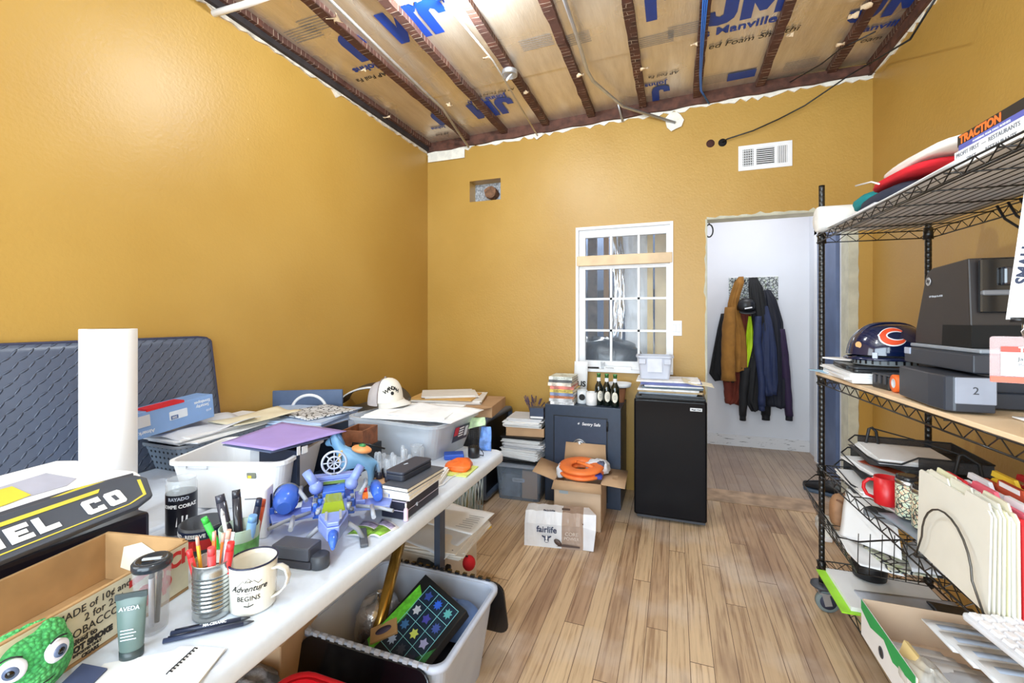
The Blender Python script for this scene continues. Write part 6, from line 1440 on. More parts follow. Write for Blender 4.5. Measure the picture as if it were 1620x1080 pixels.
for P in ([(-.36, .055), (-.155, .083), (-.155, .066), (-.36, .035)], [(-.35, .03), (-.19, .040), (-.19, .031), (-.35, .012)], [(-.145, .040), (-.100, .092), (-.108, .093), (-.150, .045)], [(-.140, .085), (-.130, .088), (-.100, .050), (-.108, .047)],
          [(.095, .098), (.150, .106), (.150, .092), (.095, .084)], [(.170, .108), (.188, .111), (.188, .088), (.170, .085)]):
    b = MB(); b.prism(P, 0, .0005, Fc(0, 0)); b.build('red_print', M_ORD, fs)
text('S', .062, M_ORD, fs, Fc(.125, .045), bold=.003); text('$', .075, M_ORD, fs, Fc(.172, .058), bold=.0015)
text('CH', .045, M_ORD, fs, Fc(.215, .085), bold=.002)
# ---- candle jar
p = atz(280, 838, TZ)
r = thing('glass_jar', 'clear glass jar with a black printed label behind the white box', 'jar', (-1.385, .915, TZ + .001), 0)
b = MB(); b.lathe([(0, .0), (.036, 0), (.039, .006), (.039, .150), (.036, .158), (.037, .165), (.035, .165), (.034, .158), (.036, .15), (.036, .01), (0, .006)], None, 36, cap=False); b.build('glass_body', clear('clear_glass', (225, 232, 238), .22, .05), r)
b = MB(); b.rings([[Vector((.0395 * math.cos(a), .0395 * math.sin(a), z)) for a in [2 * PI * i / 36 for i in range(36)]] for z in (.01, .125)], cap=False); lb = b.build('label', mat('black_label', (22, 24, 34), .3), r)

JT = [('ROMPE CORAZ', .014, .088, M_WHITE), ('RAYADO', .013, .110, mat('label_silver', (170, 176, 190), .4))]
b = MB()
for k in range(3): b.prism([(-.004, 0), (.002, 0), (.004, .03), (0, .03)], 0, .0005, frame((.010 + .010 * k, -.0375 + .004 * k, .035), (1, .45, 0), (0, 0, 1)))
b.build('label_figures', M_WHITE, lb)
r.rotation_euler = (0, 0, .45); jar_label = lb
b = MB(); b.lathe([(0, .008), (.034, .008), (.034, .10), (0, .10)], None, 28); b.build('dark_wax', mat('dark_wax', (30, 30, 44), .4), r)
# ---- crocheted creature
g = thing('crochet_creature', 'green crocheted toy creature with two large white-ringed eyes', 'toy', (-1.040, .432, TZ + .002), math.radians(80))
def m_crochet():
    k = NT('green_crochet_yarn'); v = k.coord('Object', (1, 1, 1.25)); vo = k.n('ShaderNodeTexVoronoi', i_Scale=150.0); k.l(v, vo.inputs['Vector'])
    nz = k.n('ShaderNodeTexNoise', i_Scale=8.0); k.l(v, nz.inputs['Vector'])
    c = k.ramp(nz.outputs[0], [(.35, lin((56, 164, 84))), (.65, lin((110, 206, 120)))])
    k.l(k.mix(k.ramp(vo.outputs['Distance'], [(.25, (0, 0, 0)), (.7, (.65,) * 3)]), c, lin((40, 110, 60))), k.b.inputs['Base Color']); k.b.inputs['Roughness'].default_value = .9
    k.bump(k.math('SUBTRACT', 1.0, vo.outputs['Distance']), .9, .004); return k.m
b = MB(); rg = []
for i in range(25):
    v = i / 24; a = PI * (.02 + .96 * v); rr = math.sin(a) ** .62; z = .052 - .052 * math.cos(a)
    rr *= 1 - .12 * max(0, (v - .6))
    rg.append([Vector((.058 * rr * math.cos(t), .053 * rr * math.sin(t), z + (.012 * (abs(math.cos(t)) ** 4) * (1 if v > .72 else 0)))) for t in [2 * PI * k / 36 for k in range(36)]])
b.rings(rg); b.build('body', m_crochet(), g)
for sx, sc in ((-1, 1.0), (1, 1.0)):
    d = Vector((sx * .027, -.0450, .072)); nd = Vector((sx * .42, -.86, .22)).normalized(); Fm = frame(d, nd.cross(Vector((0, 0, 1))) * -1, Vector((0, 0, 1)))
    z_ = Fm.to_3x3() @ Vector((0, 0, 1)); 
    if z_.dot(nd) < 0: Fm = Fm @ Matrix.Rotation(PI, 4, 'Y')
    b = MB(); b.lathe([(.0175, -.006), (.018, .001), (.012, .004), (0, .005)], Fm, 28); e = b.build('eye', mat('felt_white', (240, 238, 246), .8), g)
    b = MB(); b.lathe([(.0105, .003), (.0095, .0065), (0, .0075)], Fm, 24); b.build('iris', mat('eye_blue_grey', (96, 110, 140), .2), e)
    b = MB(); b.lathe([(.0062, .006), (.005, .0085), (0, .0092)], Fm, 20); b.build('pupil', mat('pupil_gloss', (8, 8, 10), .05), e)
    b = MB(); b.tube([Fm @ Vector((t, .021 + .003 * math.cos(t * 150), .002)) for t in (-.013, -.006, 0, .006, .013)], .0013, 6); b.build('brow', M_INK, g)
b = MB(); b.tube([Vector((.036 * t, -.0505 + .012 * t * t, .030 + .010 * t * t)) for t in (-1, -.5, 0, .5, 1)], .0014, 6); b.build('mouth', M_INK, g)
for a in (-.5, .1, .6): b = MB(); b.ball((.035 * math.sin(a), .005, .102 - .008 * abs(a)), (.016, .014, .012), 14); b.build('bump', m_crochet(), g)
# ---- squeeze tube
r = thing('squeeze_tube', 'grey-green squeeze tube standing on its cap in front of the crate', 'tube', (-.968, .548, TZ + .001), math.radians(40))
b = MB(); rg = []
for z, a, c in ((.0, .018, .014), (.018, .0185, .0145), (.02, .019, .015), (.06, .0215, .013), (.10, .0235, .006), (.112, .0245, .0022), (.120, .0245, .0018)):
    rg.append([Vector((a * math.cos(t), c * math.sin(t), z)) for t in [2 * PI * k / 28 for k in range(28)]])
b.rings(rg); b.build('tube_body', mat('sage_grey_plastic', (96, 116, 112), .35), r)
b = MB(); b.bb(-.0248, .0248, -.0022, .0022, .110, .121); b.build('crimp', mat('dark_sage', (54, 66, 68), .35), r)
b = MB(); b.lathe([(.0185, 0), (.019, .002), (.019, .016)], None, 28, sy=.8); b.build('cap', mat('dark_sage', (54, 66, 68), .35), r)
text('AVEDA', .010, M_PB, r, frame((0, -.0098, .096), (1, 0, 0), (0, .35, 1)))
for k in range(4): b = MB(); b.bb(-.012, .012 - .004 * (k % 2), -.0145 + .0, -.0138, .040 + .006 * k, .0415 + .006 * k); b.build('print_line', M_PB, r)
# ---- clear tumbler with pens
def tumbler():
    c = (-1.012, .610, TZ + .001); r = thing('clear_tumbler', 'clear tumbler with a black lid, pens stored inside', 'tumbler', c, 0)
    b = MB(); b.lathe([(0, .003), (.024, 0), (.0265, .004), (.0325, .132), (.0310, .132), (.025, .007), (0, .006)], None, 32, cap=False); b.build('cup_wall', clear('clear_acrylic', (214, 216, 220), .10, .05), r)
    b = MB(); b.lathe([(.0335, .130), (.0345, .133), (.0345, .142), (.031, .146), (.024, .1455), (.020, .142), (0, .142)], None, 32); ld = b.build('lid', mat('smoke_black_lid', (40, 46, 54), .15), r)
    b = MB(); b.box((0, 0, .146), (.034, .006, .003), .6); b.build('lid_slide', mat('pale_slide', (190, 196, 204), .3), ld)
    return r
tumbler()
def pen(c, d, L, rad, m, label, cat='pen', name='pen', tip=None, cap=None, group=None, hexa=False, flat=False):
    """pen or pencil from point c along direction d"""
    r = thing(name, label, cat, c, 0, group); d = Vector(d).normalized(); sg_ = 6 if hexa else 12
    b = MB(); b.tube([Vector((0, 0, 0)), d * L * .88], rad, sg_, smooth=not hexa); b.build('barrel', m, r)
    b = MB(); b.tube([d * L * .88, d * L * .94, d * L], [rad * .96, rad * .96, rad * .9] if flat else [rad, rad * .7, rad * .18], sg_); b.build('tip' if not cap else 'cap', tip or M_DGREY, r)
    return r
for k, (dx, dy, m_, lb_) in enumerate(((-.006, .004, M_NAVY, 'navy pen inside the clear lidded tumbler, behind'), (.006, -.005, mat('white_blue_pen', (216, 216, 228), .3), 'white pen inside the clear lidded tumbler'), (.002, .008, M_BLACK, 'black pen inside the clear lidded tumbler'))):
    pen((-1.012 + dx, .610 + dy, TZ + .012), (dx * .7, dy * .6, .1), .115, .0045, m_, lb_)
# ---- tin can of pencils
cn = thing('tin_can', 'ribbed steel tin can holding pencils and markers', 'can', (-.945, .690, TZ + .001), 0)
prof = [(0, .002), (.034, 0), (.0375, .002), (.0375, .014)]
for i in range(9): z = .020 + .0085 * i; prof += [(.0358, z), (.0362, z + .0015), (.0380, z + .004), (.0380, z + .0052)]
prof += [(.0375, .102), (.0375, .114), (.0388, .115), (.0388, .118), (.0365, .118), (.0362, .01), (0, .008)]
b = MB(); b.lathe(prof, None, 40, cap=False); b.build('can_wall', mat('tinned_steel', (184, 188, 188), .26, metal=.9, var=.12, scale=30), cn)
b = MB(); b.tube([(.0385 * math.cos(2 * PI * i / 40), .0385 * math.sin(2 * PI * i / 40), .1175) for i in range(40)], .0012, 6, closed=True); b.build('rim', M_STEEL, cn)
M_PYEL, M_PORG, M_PRED = mat('pencil_yellow', (238, 196, 60), .4), mat('pencil_orange', (240, 124, 50), .4), mat('marker_red', (224, 52, 56), .35)
cc = Vector((-.945, .690, TZ + .010))
pens_ = [(-.022, -.006, (-.12, -.03, 1), .165, .0038, M_PYEL, 'yellow pencil in the tin can, nearest the clear tumbler', 'pencil', True), (-.012, .010, (-.05, .05, 1), .168, .0042, M_PORG, 'flat orange pencil standing in the tin can', 'pencil', True),
         (-.004, .018, (-.02, .10, 1), .160, .0045, M_PORG, 'second orange pencil behind the flat one in the tin can', 'pencil', True), (.010, -.006, (.02, -.05, 1), .150, .0075, mat('marker_red_pink', (232, 78, 82), .35), 'short red marker at the front of the tin can', 'marker', False),
         (.018, .008, (.18, .03, 1), .158, .0080, M_PRED, 'red marker leaning at the mug side of the tin can', 'marker', False), (.004, .016, (.05, .10, 1), .172, .0055, mat('silver_pen', (190, 194, 200), .25, metal=.6), 'silver pen at the back of the tin can', 'pen', False), (-.016, -.016, (-.18, -.1, 1), .145, .0060, M_PRED, 'small red marker tucked at the front left of the tin can', 'marker', False)]
for dx, dy, d, L, rad, m_, lb_, cat_, hx in pens_:
    pen(cc + Vector((dx * .8, dy * .8, 0)), d, L * .94, rad, m_, lb_, cat_, cat_, hexa=hx, flat=True, tip=m_ if cat_ == 'marker' else mat('eraser_pink', (226, 170, 150), .7))
b = MB(); b.box((0, 0, .075), (.020, .0015, .15)).bevel(.0006, 1); o = b.build('steel_ruler', M_STEEL); o.location = (-.942, .700, TZ + .018); o.rotation_euler = (-.10, .12, .4); tag(o, 'steel ruler standing among the pencils in the tin can', 'ruler')
# ---- enamel mug
mg = thing('enamel_mug', 'cream enamel mug with a dark rim and mountain lettering', 'mug', (-.888, .742, TZ + .001), 0)
M_EN = mat('cream_enamel', (236, 232, 220), .15, coat=.5, var=.02)
b = MB(); b.lathe([(0, .002), (.040, 0), (.043, .004), (.0445, .080), (.0455, .092), (.0435, .092), (.042, .080), (.040, .008), (0, .006)], None, 44, cap=False); b.build('body', M_EN, mg)
b = MB(); b.tube([(.0450 * math.cos(2 * PI * i / 44), .0450 * math.sin(2 * PI * i / 44), .0922) for i in range(44)], .0020, 8, closed=True); b.build('rim', mat('navy_enamel_rim', (34, 40, 66), .2), mg)
b = MB(); b.rings([[Vector((.0425 + x, y * w_, z)) for y in (-.009, -.0045, 0, .0045, .009)] + [Vector((.0425 + x - nx * .003, y * w_, z - nz_ * .003)) for y in (.009, .0045, 0, -.0045, -.009)] for x, z, nx, nz_, w_ in ((0, .078, 0, 1, 1), (.014, .080, .2, 1, .9), (.028, .074, .8, .6, .8), (.034, .058, 1, 0, .8), (.029, .040, .9, -.5, .8), (.016, .026, .6, -.8, .9), (.0, .018, .3, -1, 1))])
hd = b.build('handle', M_EN, mg)
mg.rotation_euler = (0, 0, math.radians(18)); mg.scale = (1.08, 1.08, 1.12)
def wrap_text(s_, size, z, par, R_=.0443, a0=-PI / 2, m_=M_INK, bold=0, shear=0, squash=1.0):
    cu = bpy.data.curves.new('t', 'FONT'); cu.body = s_; cu.size = size; cu.align_x = 'CENTER'; cu.offset = bold; cu.shear = shear; cu.extrude = .0002; cu.resolution_u = 2
    to = bpy.data.objects.new('t', cu); COL.objects.link(to); me = bpy.data.meshes.new_from_object(to.evaluated_get(bpy.context.evaluated_depsgraph_get())); bpy.data.objects.remove(to)
    for v in me.vertices:
        a = a0 + v.co.x * squash / R_; rr = R_ + .0004 + (v.co.z); v.co = Vector((rr * math.cos(a), rr * math.sin(a), z + v.co.y))
    me.materials.clear(); me.materials.append(m_); o = bpy.data.objects.new('lettering', me); COL.objects.link(o); o.parent = par; return o
for t_, sz_, z_, m__ in JT: wrap_text(t_, sz_, z_, jar_label, R_=.0396, a0=-1.25, m_=m__, bold=.0005)
wrap_text('THE', .006, .065, mg, a0=-1.22); wrap_text('Adventure', .0155, .049, mg, a0=-1.22, shear=.4, bold=.0002); wrap_text('BEGINS', .013, .031, mg, a0=-1.22)
b = MB(); R_ = .0446
def mp2(x, z): a = -1.22 + x / R_; return Vector((R_ * math.cos(a), R_ * math.sin(a), z))
b.tube([mp2(-.022, .058), mp2(-.010, .070), mp2(-.006, .066), mp2(0, .074), mp2(.007, .067), mp2(.010, .069), mp2(.018, .062), mp2(.024, .066)], .0005, 5); b.tube([mp2(-.022, .046), mp2(0, .045), mp2(.022, .047)], .0004, 5); b.tube([mp2(-.008, .022), mp2(0, .020), mp2(.009, .023)], .0009, 5); b.tube([mp2(0, .020), mp2(.001, .028)], .0004, 5)
b.build('mountain_line', M_INK, mg)
# ---- pens lying on the table
for k, (pa, pb, nm_) in enumerate((((258, 1014), (402, 982), 'front'), ((270, 1002), (396, 976), 'rear'))):
    a_, b__ = atz(*pa, TZ + .006), atz(*pb, TZ + .006); d_ = b__ - a_
    r = pen(a_, d_, d_.length, .0048, mat('gunmetal_pen', (52, 60, 84), .3), 'dark gunmetal pen lying by the enamel mug, ' + ('nearer the table edge' if k == 0 else 'touching the mug side'), 'pen')
    dn = d_.normalized(); b = MB(); b.tube([dn * d_.length * .05 + Vector((0, 0, .006)), dn * d_.length * .35 + Vector((0, 0, .007))], .0014, 6); b.build('clip', mat('pen_clip_dark', (30, 34, 48), .25), r)
    if k: text('MA-CERAMIC', .007, M_WHITE, r, frame(dn * d_.length * .55 + Vector((.001, -.0025, .0042)), dn, Vector((-dn.y, dn.x, .8))), bold=.0002)
# ---- papers at the near end
def flat_sheet(P, m, label, z=TZ + .001, name='paper_sheet', cat='paper', th=.0012):
    pts = [atz(x, y, z) for x, y in P]; b = MB(); b.prism([(p_.x, p_.y) for p_ in pts][::1], z, z + th); o = b.build(name, m); tag(o, label, cat); return o
flat_sheet([(165, 1050), (275, 1030), (200, 1110), (80, 1130)], M_PAPER, 'white card lying beside the green crocheted creature', TZ + .001)
flat_sheet([(235, 1060), (285, 1022), (360, 1026), (290, 1100), (210, 1100)], M_PAPER2, 'ruled pale sheet near the table front corner', TZ + .003)
nb = flat_sheet([(270, 1062), (310, 1024), (356, 1028), (300, 1100), (250, 1100)], M_PAPER, 'spiral-bound white pad at the front table corner', TZ + .005, 'spiral_pad', 'pad', .003)
b = MB()
for k in range(9):
    q = atz(268 + k * 5, 1064 - k * 4.6, TZ + .008); b.tube([q + Vector((-.002, -.004, 0)), q + Vector((0, 0, .004)), q + Vector((.002, .004, 0))], .0012, 5)
b.build('spiral_binding', M_INK, nb)
flat_sheet([(130, 1052), (170, 1060), (120, 1110), (60, 1120)], mat('slate_blue_booklet', (72, 84, 120), .5), 'slate blue booklet partly under the creature', TZ + .0015, 'booklet', 'booklet', .004)
# ---- pale green pot of pens, dark tin
pc = Vector((-1.06, .845, TZ + .001))
r = thing('pen_pot', 'pale green translucent pot crowded with pens behind the enamel mug', 'pot', pc, 0)
b = MB(); b.lathe([(0, .002), (.038, 0), (.040, .004), (.047, .104), (.0455, .106), (.044, .104), (.038, .008), (0, .006)], None, 36, cap=False); b.build('pot_wall', clear('green_translucent', (200, 224, 206), .62, .3), r)
b = MB(); b.rings([[Vector(((.0415 + z * .05) * math.cos(a), (.0415 + z * .05) * math.sin(a), z)) for a in [2 * PI * i / 36 for i in range(36)]] for z in (.01, .075)], cap=False); b.build('label_band', mat('green_leaf_label', (104, 170, 96), .5, var=.3, scale=50), r)
pp = [(-.026, .004, (-.32, .0, 1), .17, .012, mat('smoky_clear_case', (60, 60, 72), .15), 'dark clear-cased brush set leaning in the pale green pot', 'brush case'), (-.012, .012, (-.22, .1, 1), .175, .011, mat('smoky_clear_case_2', (48, 48, 56), .15), 'second dark case leaning in the pale green pot', 'brush case'),
      (.014, .012, (.12, .12, 1), .160, .008, M_NAVY, 'navy marker standing in the pale green pot', 'marker'), (.022, .0, (.18, .02, 1), .128, .011, mat('light_blue_cap', (120, 166, 220), .4), 'light blue capped marker at the mug side of the green pot', 'marker'),
      (-.024, -.018, (-.30, -.25, 1), .135, .008, mat('bright_green_marker', (60, 196, 70), .35), 'bright green marker at the front of the green pot', 'marker'), (-.006, -.016, (-.10, -.12, 1), .15, .0045, M_WHITE, 'thin white pen in the pale green pot', 'pen'), (.004, .024, (.02, .25, 1), .145, .013, mat('rust_handle', (196, 84, 46), .5), 'rust orange handled tool at the back of the green pot', 'tool')]
for dx, dy, d, L, rad, m_, lb_, cat_ in pp: pen(pc + Vector((dx, dy, .010)), d, L, rad, m_, lb_, cat_, cat_.replace(' ', '_'), tip=m_, flat=rad > .006)
r = thing('dark_tin', 'low dark tin with a red and blue band beside the pen pot', 'tin', (-1.215, .86, TZ + .001), 0)
b = MB(); b.lathe([(0, .002), (.054, 0), (.056, .004), (.056, .085), (.053, .085), (.052, .01), (0, .008)], None, 40, cap=False); b.build('tin_wall', mat('dark_grey_tin', (52, 56, 64), .35), r)
b = MB(); b.rings([[Vector((.0565 * math.cos(a), .0565 * math.sin(a), z)) for a in [2 * PI * i / 40 for i in range(40)]] for z in (.058, .078)], cap=False); b.build('blue_band', M_NAVY, r)
b = MB(); b.rings([[Vector((.0563 * math.cos(a), .0563 * math.sin(a), z)) for a in [2 * PI * i / 40 for i in range(40)]] for z in (.03, .056)], cap=False); b.build('red_band', M_RED, r)
wrap_text('YARD · RESERVE · AS GR', .013, .063, r, R_=.0566, a0=-.95, m_=M_WHITE, bold=.0004)
# ---- white device
r = thing('white_device', 'white upright box-shaped gadget with a black side slot', 'gadget', (-1.165, .985, TZ + .001), math.radians(28))
b = MB(); b.prism(rrect(.075, .060, .010), 0, .142).bevel(.003, 2, .7); b.build('case', M_WHITE, r)
b = MB(); b.prism(rrect(.014, .095, .006), 0, .001, frame((.0382, .004, .07), (0, 1, 0), (0, 0, 1))); b.build('side_slot', M_BLACK, r)
b = MB(); b.box((-.004, -.0305, .118), (.034, .0008, .003)); b.build('print', M_GREYINK, r)
# ---- charcoal case and cable box in front of the ship
r = thing('charcoal_case', 'charcoal hinged case lying behind the enamel mug', 'case', (-.93, .905, TZ + .001), math.radians(8))
b = MB(); b.bb(-.055, .055, -.028, .028, .022, .056).bevel(.006, 2); b.build('lid', mat('charcoal_case_lid', (70, 74, 86), .5), r)
b = MB(); b.bb(-.05, .06, -.026, .026, 0, .021).bevel(.006, 2); b.build('base', mat('charcoal_case_base', (50, 52, 62), .5), r)
b = MB(); b.lathe([(.022, 0), (.024, .003), (.024, .030), (.020, .033)], Matrix.Translation((.068, .0, 0)), 24); b.build('round_end', M_DGREY, r)

# ---- white translucent tub
M_MILK = mat('milky_plastic', (240, 241, 244), .35, var=.02, alpha=.93)
c0 = atz(383, 803, TZ)
wt = thing('white_tub', 'milky white plastic tub with a small yellow label, purple card on its rim', 'tub', (-1.455, 1.215, TZ + .001), math.radians(19))
b = tub(MB(), .33, .26, .385, .31, .165, .003, .03, .010); b.build('tub_body', M_MILK, wt)
b = MB(); b.prism(rrect(.03, .020, .003), 0, .001, frame((.085, -.1515, .118), (1, 0, 0), (0, -.16, 1))); lb = b.build('label', mat('dark_label', (120, 122, 108), .5), wt)
b = MB(); b.box((.079, -.1520, .114), (.012, .001, .010)); b.build('yellow_mark', M_YEL, lb)
b = MB(); b.tube([(-.13 + x, -.158 + .0, .142 + z) for x, z in ((0, 0), (.0, .012), (.07, .012), (.07, 0), (0, 0))], .002, 6); b.build('handle_hole_rim', mat('milky_edge', (214, 216, 222), .3), wt)
b = MB(); b.tube([(.07 + .035 * math.cos(t), .02 + .03 * math.sin(t), .135) for t in [2 * PI * i / 24 for i in range(24)]], .0015, 6, closed=True); b.build('inner_ring', mat('milky_edge', (214, 216, 222), .3), wt)
# ---- black open box, purple card over both
p1, p2 = atz(470, 796, TZ), atz(583, 742, TZ)
dv = (p2 - p1).normalized(); ang = math.atan2(dv.y, dv.x); wd = .46
ob = thing('black_open_box', 'black open-fronted box behind the white tub, a wooden crate inside', 'box', (p1.x, p1.y, TZ + .001), ang)
b = MB(); H_ = .180
b.bb(0, .012, 0, .18, 0, H_).bb(wd - .012, wd, .02, .18, 0, H_ * .35).bb(0.012, wd - .012, .168, .18, 0, H_).bb(.012, wd - .012, 0, .168, 0, .008)
b.build('panels', mat('midnight_panel', (30, 40, 60), .3), ob)
b = MB(); b.bb(-.001, .013, -.0015, .0, .165, .195).bb(.02, .045, -.002, .0, .165, .19); b.build('paper_tag', M_PAPER, ob)
wc = thing('small_wooden_crate', 'small brown wooden crate beside the blue horse figure', 'crate', p1 + dv * .27 + Vector((-.05, .12, .092)), ang + .15); wc.scale = (.72, .8, .8)
b = MB()
b.bb(-.085, .085, -.06, -.052, 0, .10).bb(-.085, .085, .052, .06, 0, .10).bb(-.085, -.077, -.052, .052, 0, .10).bb(.077, .085, -.052, .052, 0, .10).bb(-.077, .077, -.052, .052, 0, .006)
b.build('slatted_sides', mat('brown_crate_wood', (128, 78, 50), .7, var=.3, scale=20, bump=.2), wc)
wc2 = MB(); wc2.bb(-.08, .08, -.05, .05, 0, .088); o = wc2.build('black_foam_block', M_BLACK); o.location = p1 + dv * .26 + Vector((-.05, .13, .010)); o.rotation_euler = (0, 0, ang); tag(o, 'black foam block under the small wooden crate', 'block')
for k in range(7):
    R = random.Random(300 + k); b = MB(); q = p1 + dv * (.10 + .025 * k) + Vector((-.02, .05, .02 + .012 * k))
    b.tube([q, q + Vector((.03, -.03, .05)), q + Vector((.09 + R.uniform(-.03, .03), R.uniform(-.04, .04), .05 + R.uniform(-.02, .03))), q + Vector((.14, R.uniform(-.03, .05), .02))], .004, 6)
    tag(b.build('black_cable', M_BLACK), 'black cable tangled inside the open black box', 'cable', 'black cables in the open box')
P = [(432, 710), (545, 680), (508, 668), (441, 669), (350, 699)]
zz = TZ + .212
tag(soft_sheet('purple_card', [atz(350, 700, zz - .02), atz(432, 712, zz - .006), atz(548, 681, zz + .002), atz(446, 667, zz + .006)], M_PURPLE, 'large purple card lying over the white tub and black box', 'card', .002, .001, 81, 10))
soft_sheet('dark_folder', [atz(352, 703, zz - .036), atz(428, 715, zz - .024), atz(520, 692, zz - .014), atz(446, 676, zz - .014)], mat('slate_folder', (86, 96, 122), .5), 'dark slate folder just beneath the purple card', 'folder', .004, .0005, 82, 8)
for x_, nm_ in ((.10, 'a'),):
    b = MB(); b.bb(-.13, .10, .03, .17, 0, .185).bevel(.003, 1); o = b.build('white_carton', M_PAPER2); o.location = p1 + Vector((-.14, .20, .001)); o.rotation_euler = (0, 0, ang); tag(o, 'pale carton holding up the purple card behind the tub', 'carton')
# ---- blue horse figurine
hs = atz(560, 778, TZ)
hr = thing('horse_figure', 'blue painted horse figure with a golden saddle ornament', 'figurine', (hs.x - .02, hs.y + .05, TZ + .001), math.radians(205))
M_HB = mat('horse_blue', (112, 160, 200), .35, var=.08)
def skin(name, chains, m, parent, sub=2):
    """chains of (x,y,z,r) grown into one continuous surface"""
    bm = bmesh.new(); V = {}; idx = []
    lay = None; order = []
    for ch in chains:
        pv = None
        for q in ch:
            key = tuple(round(a, 4) for a in q[:3])
            if key not in V: V[key] = (bm.verts.new(q[:3]), q[3]); order.append(key)
            v = V[key][0]
            if pv is not None and bm.edges.get((pv, v)) is None: bm.edges.new((pv, v))
            pv = v
    me = bpy.data.meshes.new(name); bm.to_mesh(me); bm.free(); me.materials.append(m)
    o = bpy.data.objects.new(name, me); COL.objects.link(o); o.parent = parent
    sm = o.modifiers.new('skin', 'SKIN'); sm.use_smooth_shade = True
    if not me.skin_vertices: pass
    for i, key in enumerate(order):
        rr = V[key][1]; me.skin_vertices[0].data[i].radius = (rr, rr)
    me.skin_vertices[0].data[0].use_root = True
    sb = o.modifiers.new('sub', 'SUBSURF'); sb.levels = sub; sb.render_levels = sub
    return o
hc = [(-.045, 0, .105, .030), (0, 0, .108, .033), (.045, 0, .112, .031), (.062, 0, .135, .024), (.078, 0, .165, .020), (.088, 0, .185, .017), (.105, 0, .176, .013), (.122, 0, .160, .011)]
chs = [hc, [(-.045, 0, .105, .030), (-.070, 0, .085, .008), (-.078, 0, .050, .006)]]
for sx, yy in ((1, .020), (1, -.020)):
    chs.append([(.045, 0, .112, .031), (.050, yy, .075, .014), (.050, yy * 1.1, .040, .011), (.052, yy * 1.1, .006, .012)])
    chs.append([(-.045, 0, .105, .030), (-.048, yy, .075, .015), (-.052, yy * 1.1, .040, .011), (-.048, yy * 1.1, .006, .012)])
for yy in (.009, -.009): chs.append([(.088, 0, .185, .017), (.086, yy, .206, .005)])
try:
    bpy.context.view_layer.update()
    bm_ok = True
    def skin2(name, chains, m, parent, sub=2):
        bm = bmesh.new(); sl = bm.verts.layers.skin.verify(); V = {}
        first = True
        for ch in chains:
            pv = None
            for q in ch:
                key = tuple(round(a, 4) for a in q[:3])
                if key not in V:
                    v = bm.verts.new(q[:3]); v[sl].radius = (q[3], q[3]); v[sl].use_root = first; first = False; V[key] = v
                v = V[key]
                if pv is not None and pv is not v and bm.edges.get((pv, v)) is None: bm.edges.new((pv, v))
                pv = v
        me = bpy.data.meshes.new(name); bm.to_mesh(me); bm.free(); me.materials.append(m)
        o = bpy.data.objects.new(name, me); COL.objects.link(o); o.parent = parent
        sm = o.modifiers.new('skin', 'SKIN'); sm.use_smooth_shade = True
        sb = o.modifiers.new('sub', 'SUBSURF'); sb.levels = sub; sb.render_levels = sub
        return o
    skin2('body', chs, M_HB, hr)
except Exception as ex:
    print('skin failed', ex)
b = MB(); b.ball((-.012, 0, .142), (.038, .034, .014), 20, (0, -.2, 0)); sd = b.build('saddle', mat('saddle_orange', (236, 158, 96), .4, var=.15), hr)
b = MB(); b.ball((-.014, 0, .155), (.014, .014, .008), 16); b.build('green_boss', mat('boss_green', (60, 140, 80), .4), sd)
b = MB(); b.tube([(.052 + .030 * math.cos(a) * .3, .036 * math.cos(a), .118 + .026 * math.sin(a)) for a in [2 * PI * i / 24 for i in range(24)]], .006, 8, closed=True); bl_ = b.build('gold_collar', mat('old_gold', (206, 168, 90), .4), hr)
b = MB(); b.tube([(.098 + .004 * math.sin(a), .0165 * math.cos(a), .176 + .017 * math.sin(a)) for a in [2 * PI * i / 20 for i in range(20)]], .0018, 6, closed=True); b.build('bridle', M_NAVY, hr)
b = MB(); b.tube([(.056, 0, .160), (.068, 0, .186), (.082, 0, .208)], .008, 8); b.build('mane', mat('horse_mane_blue', (76, 116, 160), .4), hr)

# ---- toy spaceship
base = atz(517, 900, TZ); far = atz(522, 800, TZ)
sdir = (base - far).normalized(); sa = math.atan2(sdir.y, sdir.x)
sp = thing('toy_spaceship', 'blue brick-built toy spaceship with a yellow-green canopy', 'toy', (far.x * .40 + base.x * .60 + .014, far.y * .40 + base.y * .60 + .006, TZ + .001), sa); sp.scale = (1.12, 1.08, 1.08)
M_SB, M_SL, M_SG, M_SD = mat('toy_blue', (62, 108, 214), .25, var=.03), mat('toy_light_blue', (130, 150, 222), .25, var=.03), mat('toy_grey', (158, 164, 176), .3), mat('toy_dark_grey', (88, 92, 100), .35)
def part(nm, m, fn, bev=.0015):
    b = MB(); fn(b)
    if bev: b.bevel(bev, 1)
    return b.build(nm, m, sp)
part('nose_hull', M_SL, lambda b: (b.prism([(-.06, -.036), (.05, -.036), (.115, -.014), (.115, .014), (.05, .036), (-.06, .036)], .050, .082), b.prism([(.045, -.033), (.11, -.013), (.11, .013), (.045, .033)], .0825, .092)))
part('nose_tip', M_SB, lambda b: b.tube([(.112, 0, .066), (.14, 0, .062), (.165, 0, .055)], [.012, .011, .004], 10), 0)
part('canopy', mat('canopy_yellow_green', (150, 172, 40), .1, alpha=.8, coat=.5), lambda b: (b.prism([(-.050, -.026), (.030, -.030), (.030, .030), (-.050, .026)], .083, .108, None, .78)))
part('nose_stripes', M_SG, lambda b: (b.bb(.045, .095, -.020, -.014, .092, .095), b.bb(.045, .095, .014, .020, .092, .095)), 0)
part('main_hull', M_SB, lambda b: (b.bb(-.15, -.06, -.055, .055, .035, .075), b.bb(-.13, -.075, -.03, .03, .0755, .10)))
part('hull_plates', M_SL, lambda b: (b.bb(-.14, -.066, -.085, -.058, .055, .068), b.bb(-.14, -.066, .058, .085, .055, .068)))
